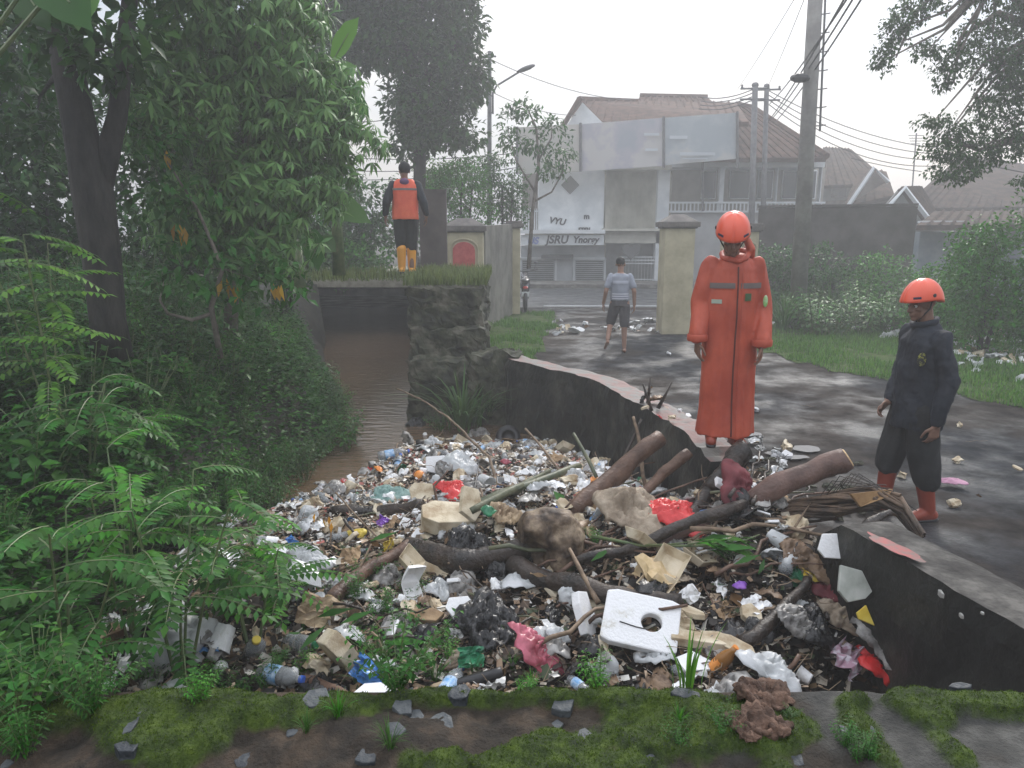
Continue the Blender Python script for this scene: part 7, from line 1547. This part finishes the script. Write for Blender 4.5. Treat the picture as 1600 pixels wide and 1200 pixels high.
it(crumple(83, .4, BAGC['tan'], 'cloth', .6, .5), 985, 808, .12, (.3, .1, .1), 'dirty tan sack cloth between the stump and the red bag', 'cloth')
it(crumple(84, .3, BAGC['maroon'], 'cloth', .6, .45), 1155, 778, .05, (.9, .2, .5), 'dark red cloth beside the dark forked log', 'cloth')
it(crumple(85, .26, BAGC['red'], 'cloth', .4, .6), 705, 772, .1, (.2, .2, .2), 'red cloth among the pale litter', 'cloth')
it(crumple(86, .34, FILM, 'plastic_bag', .6, .5), 722, 735, .08, (.2, .2, .9), 'large clear crumpled bag in the pale litter', 'plastic bag')
it(crumple(87, .3, BAGC['teal'], 'cloth', .35, .5), 607, 776, .05, (.1, .1, .2), 'pale teal cloth by the left water edge', 'cloth')
it(crumple(88, .3, BAGC['black'], 'plastic_bag', .3, 1.0), 730, 862, .14, (.2, 0, .3), 'shiny black bag caught on the black log', 'plastic bag')
it(crumple(89, .34, BAGC['black'], 'plastic_bag', .25, 1.0), 760, 985, .08, (.2, 0, .3), 'big black bag left of the pink-red one', 'plastic bag')
it(crumple(90, .34, BAGC['black'], 'plastic_bag', .5, .5), 1260, 985, .06, (.2, 0, 1.3), 'big black bag behind the crumpled grey newspaper bag', 'plastic bag')
it(crumple(91, .24, GREYF, 'plastic_bag', .4, 1.1), 1232, 985, .12, (.5, .5, .5), 'crumpled pale grey bag on the big black bag', 'plastic bag')
it(crumple(92, .3, GREYF, 'plastic_bag', .6, .6), 1370, 1015, .1, (.5, .5, .5), 'brownish clear bag by the right wall', 'plastic bag')
it(crumple(93, .22, BAGC['red'], 'wrapper', .5, .6), 1368, 1045, .06, (.4, .5, .5), 'red wrapper at the right end of the rubbish', 'wrapper')
it(sheet(94, .28, .16, mat('printed_pastel_cloth', (.5, .45, .5), (.35, .2, .26), scale=18, rough=.6, lo=.45, hi=.55), 'cloth', .3), 1322, 1038, .08, (.7, .1, .9), 'pastel patterned cloth left of the red wrapper', 'cloth')
it(crumple(95, .26, FILM, 'plastic_bag', .5, .5), 1210, 1060, .08, (.3, .4, .4), 'white striped bag just behind the mossy wall', 'plastic bag')
it(crumple(96, .26, BAGC['maroon'], 'cloth', .3, .5), 1292, 925, .08, (.2, .1, .5), 'dull maroon cloth strip left of the greyish foam sheet', 'cloth')
it(crumple(97, .08, BAGC['purple'], 'wrapper', .6, .5), 1155, 925, .1, (0, 0, 0), 'shiny purple wrapper above the small tan box', 'wrapper')
it(sheet(98, .2, .12, BAGC['blue'], 'wrapper', .3), 580, 1062, .1, (1.0, .2, -.7), 'bright blue packet behind the slate chips', 'wrapper')
it(sheet(99, .14, .1, BAGC['green'], 'wrapper', .3), 735, 1035, .08, (1.0, .2, .4), 'shiny green wrapper right of the near weeds', 'wrapper')
it(sheet(100, .16, .12, BAGC['yellow'], 'wrapper', .3), 1268, 905, .08, (.4, .2, .4), 'yellow and green wrapper above the maroon strip', 'wrapper')
it(crumple(101, .26, BAGC['brown'], 'plastic_bag', .3, 1.1), 1250, 880, .08, (.4, .2, .4), 'heap of brown plastic sheeting left of the white foam sheet', 'plastic bag')
it(crumple(102, .26, BAGC['tan'], 'plastic_bag', .5, .5), 1310, 965, .06, (.4, .2, .4), 'brown shredded sack under the torn yellow sheet', 'sack')
it(crumple(103, .24, FB, 'plastic_bag', .3, 1.0), 790, 815, .1, (.3, .2, .4), 'orange-brown crumpled packing behind the stump', 'packing')
it(crumple(104, .12, BAGC['green'], 'wrapper', .5, .5), 765, 812, .16, (.3, .2, .4), 'green wrapper on the orange-brown packing', 'wrapper')
it(crumple(105, .24, FILM, 'plastic_bag', .5, .6), 480, 880, .1, (.3, .2, .4), 'white bag under the drooping feather leaves', 'plastic bag')
it(foodbox(106, FW, .2, opened=.35), 462, 925, .08, (.4, .5, .5), 'closed white foam food box at the left litter edge', 'food box')
it(foodbox(107, FW, .13, opened=1.9), 640, 935, .06, (.8, .2, .7), 'half-open white food box in the green weeds', 'food box')
it(slab(108, .22, .1, .04, CARD, 'carton', .05), 665, 970, .08, (.4, .1, .2), 'flat red-brown carton left of the bluish white tray', 'carton')
it(sheet(109, .26, .2, FB, 'carton', .2), 500, 965, .08, (.6, .4, .2), 'torn brown packing under the fallen leaves on the left', 'packing')
it(cup(FW, .065, .13, 'plastic_cup', 2), 347, 1005, .08, (2.5, .5, .3), 'white cup lying upside down right of the grey-white bag', 'cup')
it(slab(110, .2, .04, .02, BAGC['pink'], 'toy', .05), 322, 1004, .1, (.1, .1, .1), 'bright pink plastic strip beside the white cup', 'plastic strip')
it(sheet(111, .12, .08, BAGC['blue'], 'wrapper', .3), 328, 1018, .08, (.3, .1, .1), 'small blue wrapper under the bright pink strip', 'wrapper')
it(bottle(112, CLR, CAPB, LABEL, .045, .26), 438, 1062, .06, (1.5, .3, 1.2), 'clear bottle with a blue label behind the left moss', 'bottle')
it(bottle(113, CLR, BAGC['yellow'], None, .05, .2), 398, 1020, .06, (.6, .2, .3), 'clear jar with a yellow cap at the left litter', 'bottle')
it(bottle(114, mat('amber_plastic', (.6, .28, .08), rough=.2, trans=.5), BAGC['orange'], BAGC['orange'], .036, .21), 1127, 1040, .06, (.35, .5, .3), 'orange drink bottle standing tilted behind the mossy wall', 'bottle')
it(bottle(115, FILM, GREYF, None, .06, .2, 'plastic_jug'), 948, 1048, .05, (.4, -.3, .3), 'milky white jug just behind the mossy wall', 'jug')
it(bottle(116, CLR, BAGC['blue'], BAGC['blue'], .04, .22), 935, 812, .06, (.5, .4, .3), 'blue and clear bottle right of the stump', 'bottle')
it(bottle(117, CLR, CAPB, LABEL, .05, .3), 615, 712, .05, (1.5, .2, 1.9), 'bluish crushed water bottle floating at the tip of the rubbish', 'bottle')
it(bottle(118, CLR, CAPB, None, .045, .25), 690, 712, .05, (1.5, .2, .9), 'clear bottle floating right of the wooden stake', 'bottle')
it(bottle(119, CLR, BAGC['green'], None, .045, .25), 470, 1010, .05, (1.3, .2, .9), 'clear bottle left of the tall foam offcut', 'bottle')
it(cup(FILM, .07, .12, 'plastic_cup', 4), 758, 758, .08, (1.8, .5, .8), 'round white tub on its side right of the clear crumpled bag', 'tub')
it(can(BAGC['red'], seed=3), 676, 772, .04, (1.5, 0, .6), 'red can in the pale litter left of the red cloth', 'can')
m = MB(); m.ball((0, 0, 0), .05, 14, 10); o = m.build('ball', BAGC['orange'], smooth=True); it(o, 655, 745, .03, (0, 0, 0), 'small orange ball at the tip of the rubbish', 'ball')
m = MB(); m.lathe([(.02, 0), (.09, 0), (.13, .02), (.155, .07), (.15, .12), (.09, .14), (.075, .125), (.07, .08), (.02, .075)], 24); o = m.build('bucket', BLACKP, smooth=True); it(o, 793, 688, .06, (1.1, 0, .1), 'round black bucket with a hollow middle against the dark wall', 'bucket')
m = MB(); m.lathe([(.05, 0), (.075, .0), (.09, .14), (.1, .15), (.1, .165), (.08, .165), (.07, .02)], 20); o = m.build('flower_pot', mat('terracotta', (.26, .1, .06), (.36, .16, .1), scale=8, rough=.8), smooth=True); it(o, 768, 698, .04, (1.9, .3, .4), 'brown pot lying left of the black bucket', 'pot')
it(crumple(120, .3, GREYF, 'plastic_bag', .5, .5), 752, 682, .05, (.3, .2, .4), 'grey bag between the reeds and the black bucket', 'plastic bag')
it(crumple(121, .3, BAGC['black'], 'debris_clump', .6, .6), 652, 668, .06, (.3, .2, .4), 'dark clump of debris in the water behind the wooden stake', 'debris')
it(slab(122, .06, .05, .03, FW, 'foam_piece', .05), 664, 682, .08, (.9, .2, .4), 'small bright white block on the clump behind the stake', 'foam piece')
for lab_, loc_, rot_ in (('broken greyish foam sheet leaning against the right wall', GY(1334, 916, 3.6), (1.0, .1, .12)), ('clean white foam sheet under the frayed roots', GY(1302, 853, 3.92), (1.05, 0, .05)), ('torn yellow-orange plastic sheet below the greyish foam sheet', GY(1350, 962, 3.5), (1.0, .1, .3))):
    for o_ in C.objects:
        if o_.get('label') == lab_: o_.location = loc_; o_.rotation_euler = rot_
# leafy broken green branch lying across
e_ = empty('green_branch', OP(930, 845, .1)); tag(e_, 'freshly broken green leafy branch lying right of the stump', 'branch'); inv = Matrix.Translation(-Vector(e_.location)); m = MB(); lv = LV(); r_ = random.Random(4)
pp = [OP(925, 838, .14), OP(1000, 852, .16), OP(1080, 853, .16), OP(1150, 850, .14)]
m.tube(pp, [.012, .01, .008, .005], 7)
for k in range(5): a_ = pp[1].lerp(pp[3], k/4); b_ = a_+Vector((.16, -.05+.03*k, .03)); m.tube([a_, b_], [.006, .003], 5)
o_ = m.build('stem', TWIGG, e_, smooth=True); o_.matrix_parent_inverse = inv
for k in range(46):
    a_ = pp[2].lerp(pp[3], r_.random()**.6)+rv(r_, .03); lv.add(a_, Vector((1, r_.uniform(-.9, .5), r_.uniform(-.3, .25))), Vector((0, 0, 1))+rv(r_, .5), .14*r_.uniform(.6, 1.1), .035)
o_ = lv.build('foliage', LF['bright'], e_); o_.matrix_parent_inverse = inv
# large single green leaves in the left tangle
for i, (u, v, l_, a_) in enumerate(((600, 842, .2, .2), (640, 868, .16, 1.2), (525, 962, .22, 0), (560, 968, .2, .3), (635, 1010, .26, -.4), (665, 1030, .22, 2.2), (490, 1000, .2, 1), (940, 870, .18, .6), (500, 905, .2, .4), (1168, 878, .18, .2), (1190, 888, .16, 1.0), (1150, 862, .24, -.5), (1120, 845, .22, -.3))):
    p = OP(u, v, .12); lv = LV(); lv.add((-l_/2, 0, 0), (1, 0, .25), (0, -.5, 1), l_, l_*.2); o_ = lv.build('large_leaf', LF['mid'], fold=.12); o_.location = p; o_.rotation_euler = (.2, -.1, a_)
    tag(o_, ('broad green leaf on the black log left of the stump', 'green leaf hanging beside the shiny black bag', 'long green leaf right of the closed food box', 'long green leaf crossing above the tall foam offcut', 'wide blade leaf in the near weeds, left one', 'wide blade leaf in the near weeds, right one', 'dark green leaf by the left litter', 'green leaf right of the stump below the green branch', 'green leaf under the splintered branch', 'dark green leaf at the tip of the broken green branch', 'roundish dark leaf right of the broken green branch', 'long drooping leaf at the end of the broken green branch', 'long leaf above the end of the broken green branch')[i], 'leaf')
# ------------------------------------------------------------------ litter on the yard and on the verge
def yard(k, u, v, s_, zs, label=None): p = GZ_(u, v, .03); return drop(k, p.x, p.y, ground_h(p.x, p.y)+.03, s_, label, zsuffix=zs)
R.seed(9)
for i in range(42):
    u = R.uniform(860, 1036); v = R.gauss(512, 5); yard(R.choice(('foamw', 'film', 'paper', 'leafb', 'foamc', 'wrap')), u, v, R.uniform(.8, 1.7), 'strewn in the gateway')
for i in range(60):
    u = R.uniform(1192, 1400); v = R.gauss(497+.03*(u-1190), 6); yard(R.choice(('foamw', 'film', 'paper', 'foamc', 'filmg')), u, v, R.uniform(.7, 1.6), 'along the foot of the bushes')
for i in range(55):
    u = R.uniform(1488, 1600); v = R.gauss(548+.12*(u-1500), 16); yard(R.choice(('foamw', 'film', 'paper', 'foamc', 'film')), u, v, R.uniform(.7, 1.5), 'on the grass right of the person in black')
for i in range(14): yard(R.choice(('foamw', 'paper')), R.uniform(1380, 1410), R.uniform(515, 530), R.uniform(.8, 1.4), 'on the grass left of the black jacket')
for i in range(34): yard(R.choice(('foamw', 'foamc', 'wrap', 'leafb', 'stick', 'film')), R.uniform(1125, 1235), R.gauss(722, 16), R.uniform(.5, 1.0), 'on the wet ground behind the broken wall')
for i in range(16): yard(R.choice(('leafb', 'foamc', 'twig')), R.uniform(1240, 1600), R.uniform(600, 800), R.uniform(.4, .8), 'scattered over the wet yard')
o = yard('foamw', 1182, 638, .9, '', 'lone white scrap on the ground right of the long raincoat'); o = yard('foamw', 1045, 552, .9, '', 'lone white scrap on the ground between the gate and the raincoat')
o = crumple(130, .2, mat('pale_pink_cloth', (.42, .2, .3), (.56, .3, .4), scale=8, rough=.6), 'cloth', .4, .5); p = GZ_(1483, 761, .0); o.location = (p.x, p.y, .05); o.scale = (1.1, .7, .6); tag(o, 'small pale pink cloth on the wet ground right of the person in black', 'cloth')
# kerb stones and soil lumps at the yard edge of the gap in the wall
for i in range(34):
    p = GZ_(R.uniform(1120, 1330) if i < 26 else R.uniform(1290, 1370), R.uniform(700, 800), .1); s_ = R.uniform(.04, .1); o_ = chunk(300+i, s_, STONEW, 'stone'); o_.location = (p.x, p.y, max(pile_h(p.x, p.y), 0)+.02); tag(o_, 'small rubble stone where the canal wall has broken away', 'stone', 'rubble stones in the wall gap')
# look-alikes few enough to count are told apart by their order across the view
def proj_u(o_):
    w = o_.location; d = w.y*cp-(w.z-CAMZ)*sp
    return 800+FPX*w.x/max(.3, d)
bylab = {}
for o_ in C.objects:
    if o_.parent is None and 'label' in o_: bylab.setdefault(o_['label'], []).append(o_)
ORD = ['leftmost', 'second from the left', 'third from the left', 'fourth from the left', 'fifth from the left', 'sixth from the left', 'seventh from the left', 'eighth from the left', 'ninth from the left', 'tenth from the left']
for l, os_ in bylab.items():
    if 1 < len(os_) <= 10 and len(l.split()) <= 11:
        os_.sort(key=proj_u)
        for i, o_ in enumerate(os_):
            o_['label'] = (l+', '+('rightmost' if i == len(os_)-1 else ORD[i])).replace(', leftmost', ', leftmost one').replace(', rightmost', ', rightmost one')
# prototypes never placed are removed
for k, (cat, ph, pr, seen) in KINDS.items():
    for i, o_ in enumerate(pr):
        if i not in seen:
            for ch in list(o_.children): bpy.data.objects.remove(ch)
            bpy.data.objects.remove(o_)
for kind, l_ in PR.items():
    for i, o_ in enumerate(l_):
        if (kind, i) not in used:
            for ch in list(o_.children): bpy.data.objects.remove(ch)
            bpy.data.objects.remove(o_)
# ------------------------------------------------------------------ even haze volume, added partly in place of a fogged lens
mb = MB(); mb.box((0, 22, 6.0), (110, 78, 15.2)); hz = mb.build('haze', [])
hm = bpy.data.materials.new('haze_air'); hm.use_nodes = True; nt = hm.node_tree; nt.nodes.clear(); ho = nt.nodes.new('ShaderNodeOutputMaterial'); pv = nt.nodes.new('ShaderNodeVolumePrincipled')
pv.inputs['Color'].default_value = (.97, .98, 1, 1); pv.inputs['Density'].default_value = HAZE; pv.inputs['Anisotropy'].default_value = .35; nt.links.new(pv.outputs[0], ho.inputs['Volume'])
hz.data.materials.append(hm); tag(hz, 'pale haze in the air, standing in partly for a fogged lens', 'haze', kind='stuff')
